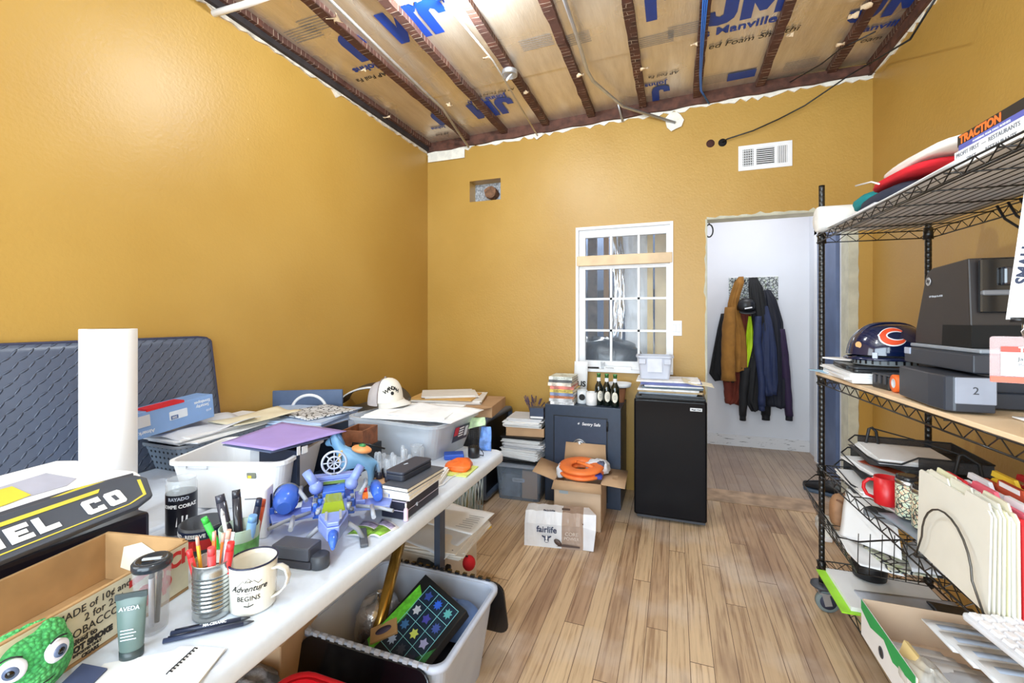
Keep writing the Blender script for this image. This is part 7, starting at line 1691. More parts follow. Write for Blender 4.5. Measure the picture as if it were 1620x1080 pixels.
for s in (-1, 1):
    part('engine_pod', M_SB, lambda b: (b.tube([(-.16, s * .125, .085), (-.13, s * .125, .087), (-.08, s * .125, .085), (-.05, s * .125, .080)], [.020, .034, .032, .018], 16), b.bb(-.135, -.085, s * .125 - .02, s * .125 + .02, .028, .058)) if s < 0 else (b.tube([(-.16, s * .12, .075), (-.12, s * .12, .076), (-.06, s * .12, .072)], [.014, .020, .012], 14)), 0)
    part('wing', M_SL, lambda b: b.prism([(-.12, s * .05), (-.05, s * .05), (-.03, s * .15), (-.09, s * .165)][::s], .045, .055))
    part('wing_rail', M_SG, lambda b: b.tube([(-.05, s * .06, .060), (-.02, s * .12, .058), (.01, s * .155, .056)], .005, 8), 0)
    part('strut', M_SG, lambda b: b.tube([(.04, s * .035, .055), (.03, s * .06, .030), (.035, s * .075, .004)], .006, 8), 0)
    part('landing_ski', M_SD, lambda b: b.bb(-.02, .075, s * .075 - .010, s * .075 + .010, .0, .008))
    part('cannon', M_SL, lambda b: (b.tube([(-.10, s * .050, .115), (-.12, s * .075, .150)], .013, 10), b.ball((-.10, s * .048, .108), .019, 14)), 0)
    part('gun_barrel', M_SG, lambda b: b.tube([(-.02, s * .10, .066), (.05, s * .10, .064)], .006, 8), 0)
part('tail_bridge', M_SL, lambda b: (b.bb(-.165, -.135, -.062, .062, .10, .112), b.bb(-.165, -.135, -.062, -.048, .076, .0995), b.bb(-.165, -.135, .048, .062, .076, .0995), b.bb(-.165, -.135, -.062, .062, .113, .125)))
part('radar_dish', mat('dish_grey', (172, 178, 194), .3), lambda b: (b.tube([(-.145, .034 * math.cos(a), .160 + .034 * math.sin(a)) for a in [2 * PI * i / 28 for i in range(28)]], .0035, 8, closed=True), b.tube([(-.145, .018 * math.cos(a), .160 + .018 * math.sin(a)) for a in [2 * PI * i / 20 for i in range(20)]], .003, 6, closed=True),
     [b.tube([(-.145, 0, .160), (-.145, .034 * math.cos(a), .160 + .034 * math.sin(a))], .002, 5) for a in [PI * i / 4 for i in range(8)]]), 0)
part('dish_mast', M_SD, lambda b: b.cyl((-.145, 0, .112), (-.145, 0, .128), .008), 0)
part('right_platform', M_SG, lambda b: b.prism([(-.17, .10), (-.10, .10), (-.085, .24), (-.15, .25)], .018, .030))
part('platform_foot', M_SD, lambda b: b.bb(-.14, -.12, .14, .20, 0, .018))
part('blue_console', M_SB, lambda b: (b.bb(-.15, -.11, .115, .155, .031, .050), b.bb(-.145, -.12, .20, .225, .031, .048)))
for s in (-1, 1):
    part('wing_tip_box', M_SB, lambda b: b.bb(-.125, -.085, s * .165 - .012, s * .165 + .012, .030, .072))
    part('side_pipe', M_SG, lambda b: b.tube([(-.14, s * .09, .10), (-.09, s * .088, .104), (-.06, s * .07, .09)], .006, 8), 0)
    part('hull_ring', M_SD, lambda b: b.tube([(-.13 + .002, s * .125 + .034 * math.cos(a), .087 + .033 * math.sin(a)) for a in [2 * PI * i / 20 for i in range(20)]], .003, 6, closed=True) if s < 0 else b.bb(-.15, -.14, .10, .13, .06, .07), 0)
part('bridge_window', mat('bridge_green', (120, 150, 70), .2), lambda b: b.bb(-.134, -.132, -.03, .03, .102, .110), 0)
R = random.Random(9)
for k in range(40):
    x, y = R.uniform(-.155, .04), R.uniform(-.05, .05)
    z = .075 if x < -.06 else .082
    if -.055 < x < .035 and abs(y) < .032: continue
    part('stud', R.choice([M_SG, M_SL, M_SB, M_SD]), lambda b: b.cyl((x, y, z), (x, y, z + R.uniform(.006, .018)), .0055, seg=10), 0)
fg = thing('toy_figure', 'tiny orange and red toy figure riding on the spaceship', 'toy', sp.matrix_basis @ Vector((-.075, .085, .069)), sa)
b = MB(); b.box((0, 0, .012), (.012, .018, .016), None, .8); b.build('torso', mat('toy_orange', (236, 120, 40), .3), fg)
b = MB(); b.cyl((0, 0, .021), (0, 0, .031), .006); b.build('head', M_RED, fg)
for s in (-1, 1): b = MB(); b.box((0, s * .0045, .0015), (.010, .007, .006)); b.build('leg', mat('toy_orange', (236, 120, 40), .3), fg)
# instruction cards
def card(P, label, seed):
    z = TZ + .002; pts = [atz(x, y, z) for x, y in P]; r = thing('picture_card', label, 'card', (0, 0, 0), 0, 'green picture cards by the toy ship')
    a, b_, c, d = pts; f = lambda u, v: a.lerp(b_, u).lerp(d.lerp(c, u), v) + Vector((0, 0, .006 * math.sin(PI * u)))
    mb = MB(); mb.grid(f, 6, 3, .0015); mb.build('card_sheet', M_WHITE, r)
    up_ = Vector((0, 0, .0008)); mb = MB(); mb.grid(lambda u, v: f(.05 + .9 * u, .55 * v + .06) + up_, 6, 3, .0004); mb.build('green_picture', mat('card_green', (130, 176, 60), .4, var=.4, scale=60), r)
    mb = MB(); mb.grid(lambda u, v: f(.08 + .8 * u, .66 + .26 * v) + up_, 6, 3, .0004); mb.build('mauve_picture', mat('card_mauve', (150, 140, 168), .4, var=.4, scale=60), r)
card([(546, 847), (580, 852), (606, 832), (575, 823)], 'green picture card next to the toy spaceship nose', 1)
card([(582, 848), (600, 850), (632, 834), (604, 820)], 'green picture card closer to the dark boxes', 2)

# ---- dark boxes and notebooks
def boxat(mb, x0, x1, y0, y1, z0, z1): mb.bb(x0, x1, y0, y1, z0, z1); return mb
bz = TZ + .001
for k in range(2):
    r = thing('dark_box', ('lower', 'upper')[k] + ' of two navy-black boxes under the notebooks', 'box', (-.850, 1.325, bz), math.radians(1)); b = MB(); b.bb(-.045, .045, -.11, .11, 0, .0285).bevel(.002, 1); b.build('carton', mat('navy_black_card', (36, 38, 56), .4), r)
    b = MB(); b.bb(-.0452, .0452, -.1102, .1102, .0255, .0275); b.build('lid_seam', mat('lavender_edge', (196, 190, 214), .4), r); bz += .0295
for k in range(3):
    t = (.016, .012, .014)[k]; nbk = book(.10, .225, t, (M_WHITE, M_PAPER2, mat('notebook_grey_cover', (70, 74, 84), .5))[k], 'notebook', ('lowest', 'middle', 'upper')[k] + ' white-paged notebook on the navy-black boxes', 'notebook', 'notebooks on the dark boxes', loc=(-.847 + .004 * k, 1.335 - .004 * k, bz), rz=math.radians(2 - 2 * k)); bz += t + .0006
r = thing('spectacle_case', 'flat black case lying on top of the notebooks', 'case', (-.872, 1.345, bz), math.radians(-3))
b = MB(); b.prism(rrect(.075, .175, .012), 0, .020).bevel(.004, 2, .7); b.build('base', mat('soft_black', (44, 48, 60), .5), r)
b = MB(); b.prism(rrect(.075, .175, .012), .0205, .030).bevel(.004, 2, .7); b.build('lid', mat('soft_black_lid', (52, 56, 70), .5), r)
text('tumi', .010, M_PB, r, frame((-.012, -.005, .0305), (.3, 1, 0), (-1, .3, 0)))
q = atz(641, 826, TZ); r = thing('pink_vial', 'tiny pale pink vial standing at the table edge', 'vial', (q.x - .004, q.y + .01, TZ + .001), 0)
b = MB(); b.lathe([(.0085, 0), (.009, .002), (.0075, .006), (.0075, .032), (.004, .040)], None, 18); b.build('body', mat('pale_pink', (222, 200, 222), .3), r)
b = MB(); b.cyl((0, 0, .040), (0, 0, .054), .003); b.build('nozzle', M_WHITE, r)
# ---- vials on a wood slice
q = atz(612, 778, TZ); ws = thing('wood_slice', 'round slice of wood with bark carrying small clear vials', 'wood slice', (-1.03, 1.47, TZ + .001), 0)
b = MB(); b.lathe([(0, 0), (.082, 0), (.086, .004), (.086, .024), (.082, .026), (0, .026)], None, 32); b.build('bark_edge', mat('brown_bark', (106, 68, 44), .9, var=.3, scale=40, bump=.4), ws)
b = MB(); b.lathe([(0, .0262), (.079, .0262), (.079, .0275), (0, .0275)], None, 32); b.build('sawn_face', mat('tan_wood_face', (190, 146, 108), .7, var=.15, scale=20), ws)
v0_ = None
M_VG = clear('vial_glass', (214, 222, 232), .30, .05)
spots = [(-.050, .015), (-.035, -.035), (-.02, .045), (0, 0), (.015, -.05), (.03, .03), (.05, -.01), (-.06, -.02), (.055, .035), (.0, .07), (-.02, -.012), (.035, -.035)]
for k, (dx, dy) in enumerate(spots):
    loc = (-1.03 + dx, 1.47 + dy, TZ + .029)
    if v0_ is None:
        v0_ = thing('clear_vial', 'small clear vial with a dark base standing on the wood slice', 'vial', loc, 0, 'clear vials on the wood slice')
        b = MB(); b.lathe([(.0085, .018), (.0090, .020), (.0090, .070), (.0075, .078), (.004, .082), (0, .083)], None, 16, cap=False); b.build('glass_tube', M_VG, v0_)
        b = MB(); b.lathe([(0, 0), (.0125, 0), (.0125, .010), (.010, .020), (0, .020)], None, 18); b.build('dark_base', mat('vial_base_dark', (40, 44, 60), .3), v0_)
    else:
        dup(v0_, loc).scale = (1, 1, (1.0, 1.25, .85, 1.15)[k % 4])
for k, (px_, py_) in enumerate(((655, 738), (668, 740), (642, 744))):
    q = atz(px_, py_, TZ); dup(v0_, (q.x - .02, q.y + .03, TZ + .001), label='small clear vial with a dark base on the table behind the notebooks', group='clear vials behind the notebooks')
r = thing('clear_cup', 'clear ridged plastic cup against the large clear bin', 'cup', (atz(650, 742, TZ).x - .01, 1.70, TZ + .001), 0)
b = MB(); b.lathe([(0, .002), (.020, 0), (.026, .085), (.0248, .085), (.019, .004)], None, 24, cap=False); b.build('wall', M_VG, r)
b = MB(); b.lathe([(.0255, .083), (.0275, .084), (.0275, .088), (.025, .088)], None, 24, cap=False); b.build('rim', M_VG, r)
# ---- large clear bin
M_CLR = clear('clear_bin_plastic', (214, 222, 232), .34, .12, .2)
lb_ = thing('clear_storage_bin', 'large clear plastic bin with papers inside and a red-blue label', 'storage bin', (-1.215, 1.925, TZ + .001), math.radians(-6))
b = tub(MB(), .42, .30, .52, .38, .17, .003, .05, .014); b.build('bin_wall', M_CLR, lb_)
b = MB(); b.bb(-.19, .17, -.13, .12, .004, .10).bevel(.02, 2); b.build('blue_white_contents', mat('pale_blue_contents', (198, 208, 224), .7, var=.25, scale=7), lb_)
Fl = frame((.250, .03, .098), (0, 1, 0), (.28, 0, 1)); 
b = MB(); b.prism([(-.065, -.040), (.065, -.040), (.065, .036), (-.065, .036)], .001, .002, Fl); lbl = b.build('label', M_NAVY, lb_)
b = MB(); b.prism([(-.062, -.008), (-.028, -.008), (-.028, .034), (-.062, .034)], .002, .0026, Fl); b.build('label_red_patch', M_RED, lbl)
for k in range(4): b = MB(); b.prism([(-.022, .020 - .013 * k), (.018, .020 - .013 * k), (.018, .027 - .013 * k), (-.022, .027 - .013 * k)], .002, .0026, Fl); b.build('label_bars', M_WHITE, lbl)
b = MB(); b.prism([(.030, -.025), (.055, -.025), (.055, .025), (.030, .025)], .002, .0026, Fl); b.build('label_block', M_PAPER2, lbl)
zbn = TZ + .176
paper_pile('paper_stack', (-1.20, 1.93, zbn), .40, .33, .012, math.radians(6), 'white papers laid across the top of the large clear bin', 91, M_PAPER, jit=.015, cat='papers')
soft_sheet('paper_sheet', [(-1.28, 1.78, zbn + .018), (-.93, 1.76, zbn + .004), (-.90, 2.06, zbn + .010), (-1.28, 2.08, zbn + .02)], mat('ledger_paper', (236, 238, 242), .8, var=.05), 'printed white sheet overhanging the clear bin rim', 'paper', .002, .004, 92)
# ---- piles along the wall behind
b = MB(); b.bb(-2.16, -1.56, 1.72, 2.03, TZ + .002, TZ + .10).bevel(.004, 1); tag(b.build('grey_crate_box', mat('grey_blue_box', (140, 150, 170), .6)), 'grey-blue box under the magazines against the yellow wall', 'box')
zp = TZ + .102
paper_pile('magazine_stack', (-1.90, 1.86, zp), .50, .40, .035, .15, 'pale blue magazine stack in front of the yellow wall', 93, mat('pale_blue_covers', (182, 200, 228), .5, var=.15, scale=10), jit=.02, cat='magazines')
soft_sheet('comic_sheet', [(-1.98, 1.78, zp + .044), (-1.70, 1.72, zp + .044), (-1.62, 2.0, zp + .046), (-1.90, 2.06, zp + .046)], m_doodle('line_art_print', (236, 238, 242), [(236, 238, 242), (226, 230, 236), (240, 240, 244)], 30), 'white sheet with line drawings beside the trucker cap', 'sheet', .004, .003, 94)
r = thing('blue_board', 'slate blue board with a pale arch standing behind the cap', 'board', (-2.06, 2.06, zp - .09), math.radians(28))
b = MB(); b.box((0.02, 0, .105), (.40, .014, .21)).bevel(.004, 1); b.build('panel', mat('slate_blue_board', (78, 96, 128), .4), r)
b = MB(); b.tube([(.03 + .095 * math.cos(a), -.009, .095 + .085 * math.sin(a)) for a in [PI * i / 20 for i in range(21)]], .009, 8); b.build('pale_arch', M_WHITE, r)
# trucker cap
cp = thing('trucker_hat', 'white and grey trucker hat with black lettering on its front', 'hat', (-1.42, 1.965, TZ + .218), math.radians(12))
def cap_pt(a, t):
    rx_, ry_, hz = .088, .098, .115; f = math.cos(t * PI / 2) ** .62; return Vector((rx_ * f * math.cos(a), ry_ * f * math.sin(a), hz * math.sin(t * PI / 2) ** .9 - .015 * (math.cos(a) < 0)))
def cap_shell(a0, a1, m, nm):
    b = MB(); b.rings([[cap_pt(a0 + (a1 - a0) * i / 24, j / 12 * .995) for i in range(25)] for j in range(13)], close=False, cap=False); return b.build(nm, m, cp)
cap_shell(-PI * .5, PI * .42, mat('cap_cream', (232, 226, 214), .85, bump=.1), 'front_panel')
cap_shell(PI * .42, PI * 1.5, mat('cap_grey_mesh', (178, 170, 170), .85, bump=.5, bscale=500), 'mesh_back')
b = MB(); b.tube([cap_pt(-PI * .5, j / 12) * 1.01 for j in range(12)], .003, 6); b.build('seam_tape', mat('taupe_tape', (130, 120, 120), .8), cp)
b = MB(); b.grid(lambda u, v: Vector(((.086 + .055 * v) * math.cos(-PI / 2 + PI * u) * (1 if True else 1) + .0, (.088 + .0 * v) * math.sin(-PI / 2 + PI * u) * (1 - .12 * v), .004 - .02 * v - .025 * abs(u - .5) ** 2 * 4 * v)), 16, 5, .003); b.build('bill', mat('cap_bill_cream', (214, 208, 200), .85), cp)
b = MB(); b.ball((0, 0, .117), .007, 12); b.build('button', mat('taupe_tape', (130, 120, 120), .8), cp)
def cap_frame(a_, t_):
    p_ = cap_pt(a_, t_); dx_ = (cap_pt(a_ + .02, t_) - p_).normalized(); dy_ = (cap_pt(a_, t_ + .02) - p_).normalized(); n_ = dx_.cross(dy_); return frame(p_ + n_ * .0012, dx_, dy_)
for i_, ch in enumerate('WANDAH'):
    q_ = (i_ - 2.5) / 2.5; text(ch, .027, M_INK, cp, cap_frame(-.72 + .36 * q_, .40 - .10 * q_ * q_) @ Matrix.Rotation(-.45 * q_, 4, 'Z'), bold=.0009)
b = MB(); b.lathe([(.010, 0), (.010, .001), (.007, .0012), (.006, .0008), (0, .0008)], cap_frame(-.72, .24), 6); b.build('patch_mark', M_INK, cp)
# dark curved visor pieces near the corner
r = thing('welding_visor', 'dark curved visor with a white band near the room corner', 'visor', (-1.93, 2.55, .0), math.radians(25))
b = MB(); b.grid(lambda u, v: Vector((.22 * math.cos(PI * (.05 + .9 * u)), -.10 + .28 * v, .78 + .14 * math.sin(PI * (.05 + .9 * u)))), 20, 6, .006); b.build('visor_shell', mat('slate_black_shell', (44, 52, 68), .4), r)
b = MB(); b.grid(lambda u, v: Vector((.224 * math.cos(PI * (.05 + .9 * u)), -.105 + .045 * v, .782 + .142 * math.sin(PI * (.05 + .9 * u)))), 20, 3, .008); b.build('white_band', M_WHITE, r)
b = MB(); b.bb(-2.18, -1.69, 2.30, 2.90, 0, .76).bevel(.01, 2); tag(b.build('grey_cabinet', mat('grey_cabinet_enamel', (112, 118, 128), .5)), 'grey low cabinet in the corner beyond the wall-side table', 'cabinet')
soft_sheet('black_garment', [(-1.80, 2.28, .775), (-1.55, 2.30, .765), (-1.55, 2.60, .765), (-1.82, 2.62, .775)], mat('black_grey_print', (60, 62, 70), .7, var=.4, scale=30), 'black and grey printed cloth lying by the curved visor', 'cloth', .012, .012, 96)
# ---- small things at the table end
r = thing('mesh_lamp', 'small black mesh-topped lamp standing at the far table corner', 'lamp', (-.875, 1.885, TZ + .001), 0)
b = MB(); b.lathe([(.024, 0), (.027, .004), (.027, .048), (.025, .05)], None, 28); b.build('base', M_BLACK, r)
b = MB()
for i in range(16): a = 2 * PI * i / 16; b.cyl((.024 * math.cos(a), .024 * math.sin(a), .05), (.024 * math.cos(a), .024 * math.sin(a), .128), .0009, seg=5)
for j in range(9): b.tube([(.024 * math.cos(2 * PI * i / 20), .024 * math.sin(2 * PI * i / 20), .052 + .0092 * j) for i in range(20)], .0009, 5, closed=True)
b.build('mesh_shade', M_BLACK, r)
b = MB(); b.tube([(.03, 0, .045), (.044, .01, .02), (.040, .02, .004), (-.02, .04, .003)], .002, 6); b.build('power_lead', M_BLACK, r)
cloth('orange_bag', (-.868, 1.725, TZ + .014), (.055, .070, .016), mat('orange_nylon', (244, 112, 36), .45, bump=.4), 'crumpled orange pouch on the table beside the mesh lamp', 'pouch', 97, rot=.3, amp=.22)
b = MB(); b.prism([(-.055, -.07), (.045, -.08), (.065, .05), (-.04, .07)], 0, .004); o = b.build('lime_card', mat('lime_yellow_card', (214, 232, 130), .5)); o.location = (-.850, 1.70, TZ + .001); o.rotation_euler = (0, 0, .2); tag(o, 'lime yellow card under the orange pouch', 'card')
paper_pile('white_cards', (-.905, 1.57, TZ + .001), .09, .15, .026, .25, 'banded stack of white cards between notebooks and orange pouch', 98, M_WHITE, jit=.004, cat='cards')
b = MB(); b.tube([(-.86, 1.47, TZ + .004), (-.835, 1.52, TZ + .006), (-.845, 1.60, TZ + .004), (-.83, 1.66, TZ + .004)], .0025, 6); tag(b.build('white_cable', M_WHITE), 'thin white cord beside the banded white cards', 'cord')
b = MB(); b.box((0, 0, .012), (.09, .06, .024)).bevel(.006, 2); o = b.build('blue_pouch', mat('royal_blue', (44, 88, 190), .45)); o.location = (-.955, 1.84, TZ + .001); o.rotation_euler = (0, 0, .5); tag(o, 'royal blue flat case at the foot of the clear bin', 'case')
soft_sheet('blue_packet', [(-.90, 1.985, TZ + .002), (-.835, 2.0, TZ + .002), (-.85, 2.03, TZ + .11), (-.895, 2.02, TZ + .11)], mat('blue_white_packet', (96, 140, 214), .4, var=.35, scale=30), 'blue and white packet propped behind the mesh lamp', 'packet', .006, .003, 99)
soft_sheet('green_packet', [(-.96, 1.99, TZ + .10), (-.86, 1.985, TZ + .13), (-.88, 2.03, TZ + .155), (-.97, 2.02, TZ + .15)], mat('pale_green_print', (190, 214, 170), .5, var=.25, scale=25), 'pale green leaflet sticking up behind the mesh lamp', 'leaflet', .003, .003, 100)

# ================================================================== UNDER THE TABLE
# ---- flip-top tote
M_FT = clear('clear_tote_plastic', (212, 220, 236), .46, .2, .12)
ft = thing('flip_top_tote', 'large clear tote with open black flip lids under the table edge', 'storage tote', (-.935, 1.425, .001), 0)
b = tub(MB(), .45, .38, .53, .45, .315, .004, .04, .012); b.build('tote_wall', M_FT, ft)
b = MB(); b.rings([[Vector((x, y, z)) for x, y in rrect(.555 + a, .475 + a, .05)] for a, z in ((0, .300), (.010, .302), (.010, .318), (-.02, .320), (-.02, .300))], cap=False); b.build('tote_rim', mat('clear_rim', (206, 214, 232), .25, alpha=.75), ft)
M_LID = mat('black_lid_plastic', (12, 13, 18), .22, coat=.3)
b = MB(); M_ = frame((0, -.250, .318), (1, 0, 0), (0, -.30, -1)); b.prism([(x, y + .13) for x, y in rrect(.50, .26, .05)], 0, .010, M_).bevel(.004, 2, .7); ld = b.build('near_lid', M_LID, ft)
b = MB(); b.tube([M_ @ Vector((x, y + .13, .012)) for x, y in rrect(.48, .24, .045)], .005, 6, closed=True); b.build('lid_ridge', M_LID, ld)
b = MB(); M_ = frame((0, .250, .318), (-1, 0, 0), (0, .28, -1)); b.prism([(x - .03, y + .13) for x, y in rrect(.52, .26, .05)], 0, .010, M_).bevel(.004, 2, .7); b.build('far_lid', M_LID, ft)
for s in (-1, 1):
    b = MB()
    for k in range(14): b.box((-.23 + .035 * k, s * .243, .323), (.017, .012, .012))
    b.build('hinge_teeth', M_LID if s > 0 else mat('hinge_grey', (190, 194, 204), .3), ft)
# contents
zq = .02
b = MB(); b.lathe([(0, 0), (.023, 0), (.023, .46), (.020, .46), (.020, .44), (0, .44)], None, 24, cap=False); o = b.build('gold_tube', mat('gold_foil_tube', (176, 136, 60), .25, metal=.8, var=.15)); A_, B_ = atz(588, 1012, .20), atz(617, 892, .33)
A_ = Vector((-1.02, 1.30, .12)); dB = (Vector((-1.09, 1.60, .42)) - A_); o.location = A_; o.rotation_euler = dB.to_track_quat('Z', 'Y').to_euler(); tag(o, 'shiny gold cardboard tube leaning in the clear tote', 'tube')
gb = thing('game_box', 'black and green game box with a grid of picture tiles in the tote', 'box', (-.84, 1.42, .255), 0)
Pg = [Vector((-.955, 1.26, .20)), Vector((-.76, 1.20, .15)), Vector((-.68, 1.46, .33)), Vector((-.93, 1.60, .41))]
xg = Vector((.80, -.30, -.16)).normalized(); yg = Vector((.28, .80, .50)).normalized(); og = Vector((-.875, 1.385, .275))
Mg = frame(og, xg, yg); gb.matrix_basis = Mg
b = MB(); b.box((0, 0, -.02), (.24, .30, .04)).bevel(.002, 1); b.build('carton', mat('black_box_card', (18, 20, 22), .35), gb)
b = MB(); b.prism([(-.118, -.13), (-.075, -.145), (-.060, .0), (-.07, .09), (-.105, .11)], .0006, .0012); b.build('green_splash', mat('slime_green', (96, 190, 50), .4, var=.3, scale=40), gb)
b = MB(); b.prism([(.0, -.148), (.118, -.148), (.118, .0), (.08, -.06), (.03, -.13)], .0006, .0012); b.build('green_splash', mat('slime_green_dark', (50, 120, 60), .4, var=.4, scale=40), gb)
tc_ = [(46, 70, 150), (190, 196, 206), (60, 110, 160), (170, 190, 220), (40, 90, 200), (70, 70, 160), (200, 214, 100), (60, 66, 80), (90, 170, 170), (60, 80, 150), (160, 160, 200), (40, 40, 60)]
for i in range(3):
    for j in range(4):
        b = MB(); cx0, cy0 = -.040 + .055 * i, .100 - .058 * j; b.prism(rrect(.050, .052, .003, 2, cx0, cy0), .0006, .0012); tl = b.build('picture_tile', mat('tile_back', (22, 40, 58), .35), gb)
        b = MB(); k_ = i * 4 + j; n_ = 5 + k_ % 5; b.prism([((.019 if q % 2 else .011) * math.cos(PI * q / n_) + cx0, (.019 if q % 2 else .011) * math.sin(PI * q / n_) + cy0) for q in range(2 * n_)], .0013, .0018); b.build('tile_symbol', mat(f'tile_symbol_{k_}', tc_[k_], .4), tl)
for i in range(4): b = MB(); b.box((-.0675 + .055 * i, .013, .0010), (.002, .235, .0008)); b.build('grid_line', mat('grid_cyan', (120, 190, 200), .4), gb)
for j in range(5): b = MB(); b.box((.015, .129 - .058 * j, .0010), (.166, .002, .0008)); b.build('grid_line', mat('grid_cyan', (120, 190, 200), .4), gb)
def loose_box(name, c, s, rot, m, label, cat='box', deco=None):
    r = thing(name, label, cat, c, rot); b = MB(); b.box((0, 0, 0), s).bevel(.002, 1); b.build('carton', m, r)
    if deco: deco(r, s)
    return r
loose_box('blue_carton', (-.80, 1.245, .205), (.12, .09, .02), (.35, .35, .1), mat('pale_blue_carton', (150, 196, 232), .45), 'light blue printed carton at the near corner of the tote', 'box', lambda r, s: (text('✈', .03, M_NAVY, r, frame((0, .01, s[2] / 2 + .0006), (1, 0, 0), (0, 1, 0))), MB().box((-.04, -.01, s[2] / 2 + .001), (.02, .03, .001)).build('label_patch', M_WHITE, r)))
loose_box('white_carton', (-.82, 1.275, .175), (.13, .10, .016), (.30, .30, .3), M_WHITE, 'white carton beneath the light blue one in the tote')
loose_box('wooden_box', (-.985, 1.36, .245), (.10, .06, .030), (.3, -.35, .5), mat('pale_wood_box', (190, 150, 100), .5), 'small pale wooden box with a dark oval stamp in the tote', 'box', lambda r, s: MB().lathe([(0, .0), (.03, .0), (.03, .001), (0, .001)], Matrix.Translation((0, 0, s[2] / 2)), 20, sy=.45).build('oval_stamp', mat('stamp_purple', (76, 66, 90), .6), r))
loose_box('wooden_box', (-.985, 1.33, .200), (.13, .08, .04), (.2, -.2, .7), mat('brown_card_box', (160, 116, 76), .6), 'tan card box under the stamped wooden one in the tote')
loose_box('dark_goods', (-.95, 1.43, .07), (.36, .30, .13), (0, 0, 0), mat('dark_goods', (34, 30, 36), .5, var=.4, scale=14), 'dark packed goods filling the bottom of the tote', 'goods')
loose_box('brown_jar_box', (-1.10, 1.29, .16), (.11, .09, .05), (.1, .1, .4), mat('chestnut_box', (110, 60, 40), .4), 'chestnut brown box in the corner of the tote under the table')
cloth('silver_bag', (-1.10, 1.47, .19), (.07, .09, .10), mat('crinkled_silver', (190, 186, 184), .25, metal=.8, bump=1.0, bscale=60), 'crinkled silver foil bag standing behind the gold tube', 'bag', 101, amp=.15)
o = cloth('blue_cloth', (-.80, 1.56, .20), (.10, .05, .08), mat('steel_blue_cloth', (96, 122, 170), .7), 'steel blue cloth stuffed at the walkway end of the tote', 'cloth', 102, amp=.1)
# ---- red bin
rb = thing('red_bin', 'bright red plastic bin at the bottom edge under the table', 'bin', (-.86, .80, .001), 0)
b = tub(MB(), .22, .28, .28, .34, .385, .004, .06, .012); b.build('bin_wall', mat('bright_red_plastic', (190, 14, 24), .3), rb)
b = MB(); b.rings([[Vector((x, y, z)) for x, y in rrect(.305 + a, .365 + a, .07)] for a, z in ((0, .378), (.008, .380), (.008, .389), (0, .391), (-.02, .387))], cap=False); b.build('rim', mat('bright_red_rim', (206, 22, 32), .3), rb)
# ---- cardboard carton and bags under the table
r = thing('brown_carton', 'brown carton with a red-printed lid under the table behind the tote', 'carton', (-1.30, 1.12, .001), .25)
b = MB(); b.bb(-.13, .13, -.10, .12, 0, .36).bevel(.003, 1); b.build('carton', M_CARD, r)
b = MB(); b.bb(-.11, .11, -.05, .10, .361, .385); b.build('printed_lid', mat('red_white_print', (196, 120, 110), .6, var=.4, scale=30), r)
cloth('plastic_bag', (-1.18, .93, .25), (.11, .12, .09), mat('zebra_bag', (150, 150, 156), .35, var=.7, scale=24, bump=.6), 'crumpled black and white plastic bag under the table by the red bin', 'bag', 103, amp=.25)
cloth('black_bag', (-1.10, .62, .20), (.12, .14, .20), M_BLACK, 'black bag under the near table end beside the red bin', 'bag', 104, amp=.15)
paper_pile('paper_bundle', (-1.32, .98, .30), .14, .18, .05, .5, 'bundle of thin papers leaning above the plastic bag under the table', 105, mat('mixed_paper', (186, 180, 166), .8, var=.3), jit=.02, cat='papers')
loose_box('bag_support', (-1.24, .85, .13), (.30, .22, .24), (0, 0, .1), mat('dim_brown_box', (120, 92, 66), .8), 'dim brown box beneath the crumpled bag under the table')
# ---- paper-covered box beyond the table leg
b = MB(); b.bb(-1.46, -.98, 1.78, 2.15, 0.001, .30).bevel(.004, 1); tag(b.build('white_box', mat('off_white_box', (214, 208, 200), .7)), 'off-white box on the floor under the far table end, papers on it', 'box')
paper_pile('paper_stack', (-1.16, 1.95, .302), .50, .36, .035, .08, 'broad pale papers on the off-white box under the table', 106, mat('pale_tan_paper', (222, 214, 204), .8), jit=.02, cat='papers')
soft_sheet('letter', [(-1.22, 1.98, .345), (-.92, 1.96, .342), (-.90, 2.20, .345), (-1.20, 2.24, .348)], M_PAPER, 'typed white letter on top of the papers beyond the table leg', 'letter', .003, .004, 107)
soft_sheet('letter', [(-1.20, 1.80, .342), (-.95, 1.74, .330), (-.92, 1.98, .338), (-1.18, 2.0, .344)], M_PAPER2, 'grey-white letter sliding toward the walkway below the typed one', 'letter', .003, .004, 108)
for k in range(7): b = MB(); b.box((-.985 + .002 * k, 2.00 + .022 * k, .3475), (.085 - .012 * (k % 3), .0025, .0008)); b.build('typed_line', M_GREYINK, bpy.data.objects['letter.001'])
r = thing('red_knit_thing', 'red cherry-like pair of pompoms hanging below the papers', 'ornament', (-.895, 1.80, .22), 0)
for dx, dy, dz, nm_ in ((.012, .05, .045, 'pompom'), (-.012, -.01, -.02, 'pompom')): b = MB(); b.ball((dx, dy, dz), (.030, .030, .034), 18); b.build(nm_, mat('red_felt', (200, 22, 34), .8, bump=.3), r)
b = MB(); b.tube([(.012, .05, .07), (-.01, .02, .10), (-.05, 0, .115)], .004, 6); b.build('string', M_INK, r)
b = MB(); b.box((-.93, 1.74, .11), (.05, .10, .20)); tag(b.build('white_stand', M_WHITE), 'white block below the red pompoms beside the tote', 'block')
b = MB(); b.box((-1.02, 1.76, .245), (.16, .09, .05), (.2, .3, .5)).bevel(.006, 1); tag(b.build('black_pouch', M_BLACK), 'black pouch under the sliding letters', 'pouch')
flat_sheet([(762, 836), (776, 829), (778, 834), (765, 842)], M_YEL, 'small yellow and white card on the floorboards beside the papers', .001, 'floor_card', 'card', .001)
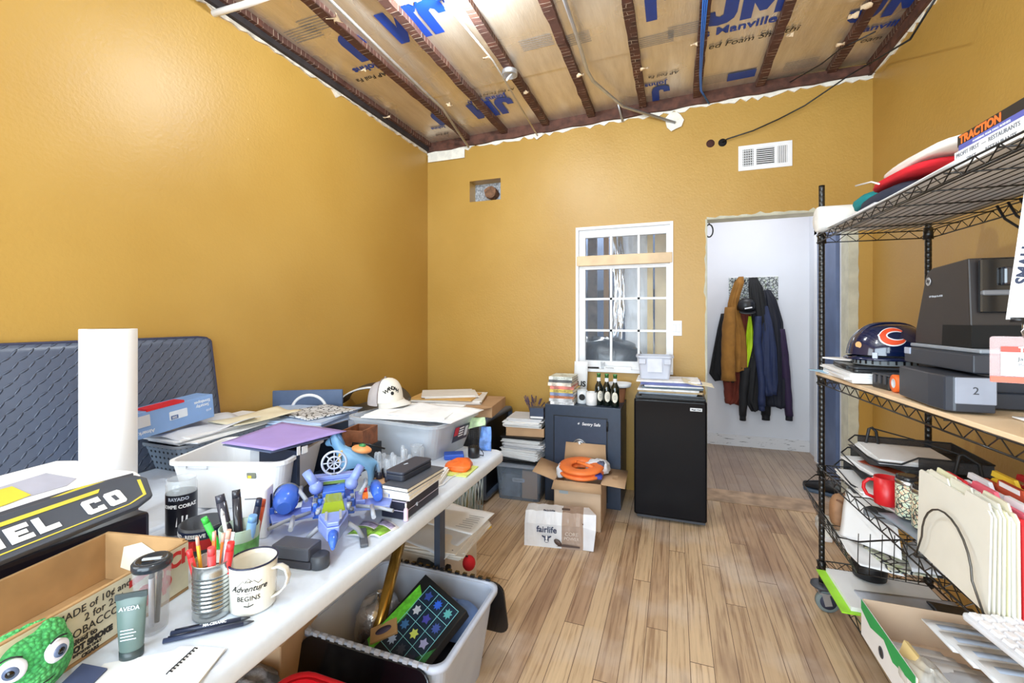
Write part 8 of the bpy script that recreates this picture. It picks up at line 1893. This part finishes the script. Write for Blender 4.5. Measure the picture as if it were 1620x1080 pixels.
# ---- clear file crate
fc = thing('clear_file_crate', 'clear lattice-sided file crate on the floor beyond the table', 'crate', (-1.475, 2.74, .001), 0)
b = MB(); w_, d_, h_ = .38, .36, .30
for s in (-1, 1):
    b.bb(-w_ / 2, w_ / 2, s * d_ / 2 - .002, s * d_ / 2 + .002, .0, .05).bb(-w_ / 2, w_ / 2, s * d_ / 2 - .002, s * d_ / 2 + .002, h_ - .03, h_)
    b.bb(s * w_ / 2 - .002, s * w_ / 2 + .002, -d_ / 2, d_ / 2, 0, .05).bb(s * w_ / 2 - .002, s * w_ / 2 + .002, -d_ / 2, d_ / 2, h_ - .03, h_)
for k in range(8):
    y = -d_ / 2 + d_ * k / 7
    for s in (-1, 1):
        y2 = -d_ / 2 + d_ * min(7, k + 1) / 7; b.cyl((w_ / 2, y if s > 0 else y2, .05), (w_ / 2, y2 if s > 0 else y, h_ - .03), .004, seg=6); x, x2 = y * w_ / d_, y2 * w_ / d_; b.cyl((x if s > 0 else x2, -d_ / 2, .05), (x2 if s > 0 else x, -d_ / 2, h_ - .03), .004, seg=6)
b.bb(-w_ / 2, w_ / 2, -d_ / 2, d_ / 2, 0, .004); b.build('lattice_wall', mat('ice_clear_plastic', (206, 222, 232), .15, alpha=.8), fc)
b = MB(); b.box((.08, -d_ / 2 - .004, .19), (.09, .002, .10)); lb2 = b.build('label_card', M_PAPER, fc)
b = MB(); b.box((.08, -d_ / 2 - .0055, .17), (.08, .001, .03)); b.build('label_print', M_INK, lb2)
fcs = [(204, 220, 214), (226, 226, 218), (120, 160, 170), (232, 214, 160), (214, 224, 232), (140, 170, 160), (236, 236, 232)]
for k, c_ in enumerate(fcs):
    b = MB(); b.bb(-.17, .17, -.002, .002, 0, .25); o = b.build('hanging_file', mat(f'hanging_file_{k}', c_, .6)); o.location = (-1.475, 2.62 + .04 * k, .008); o.rotation_euler = (.06, 0, 0)
    tag(o, ('pale mint', 'off-white', 'teal', 'sand yellow', 'ice blue', 'sage green', 'white')[k] + ' hanging file inside the clear lattice crate', 'file', 'files in the clear crate')
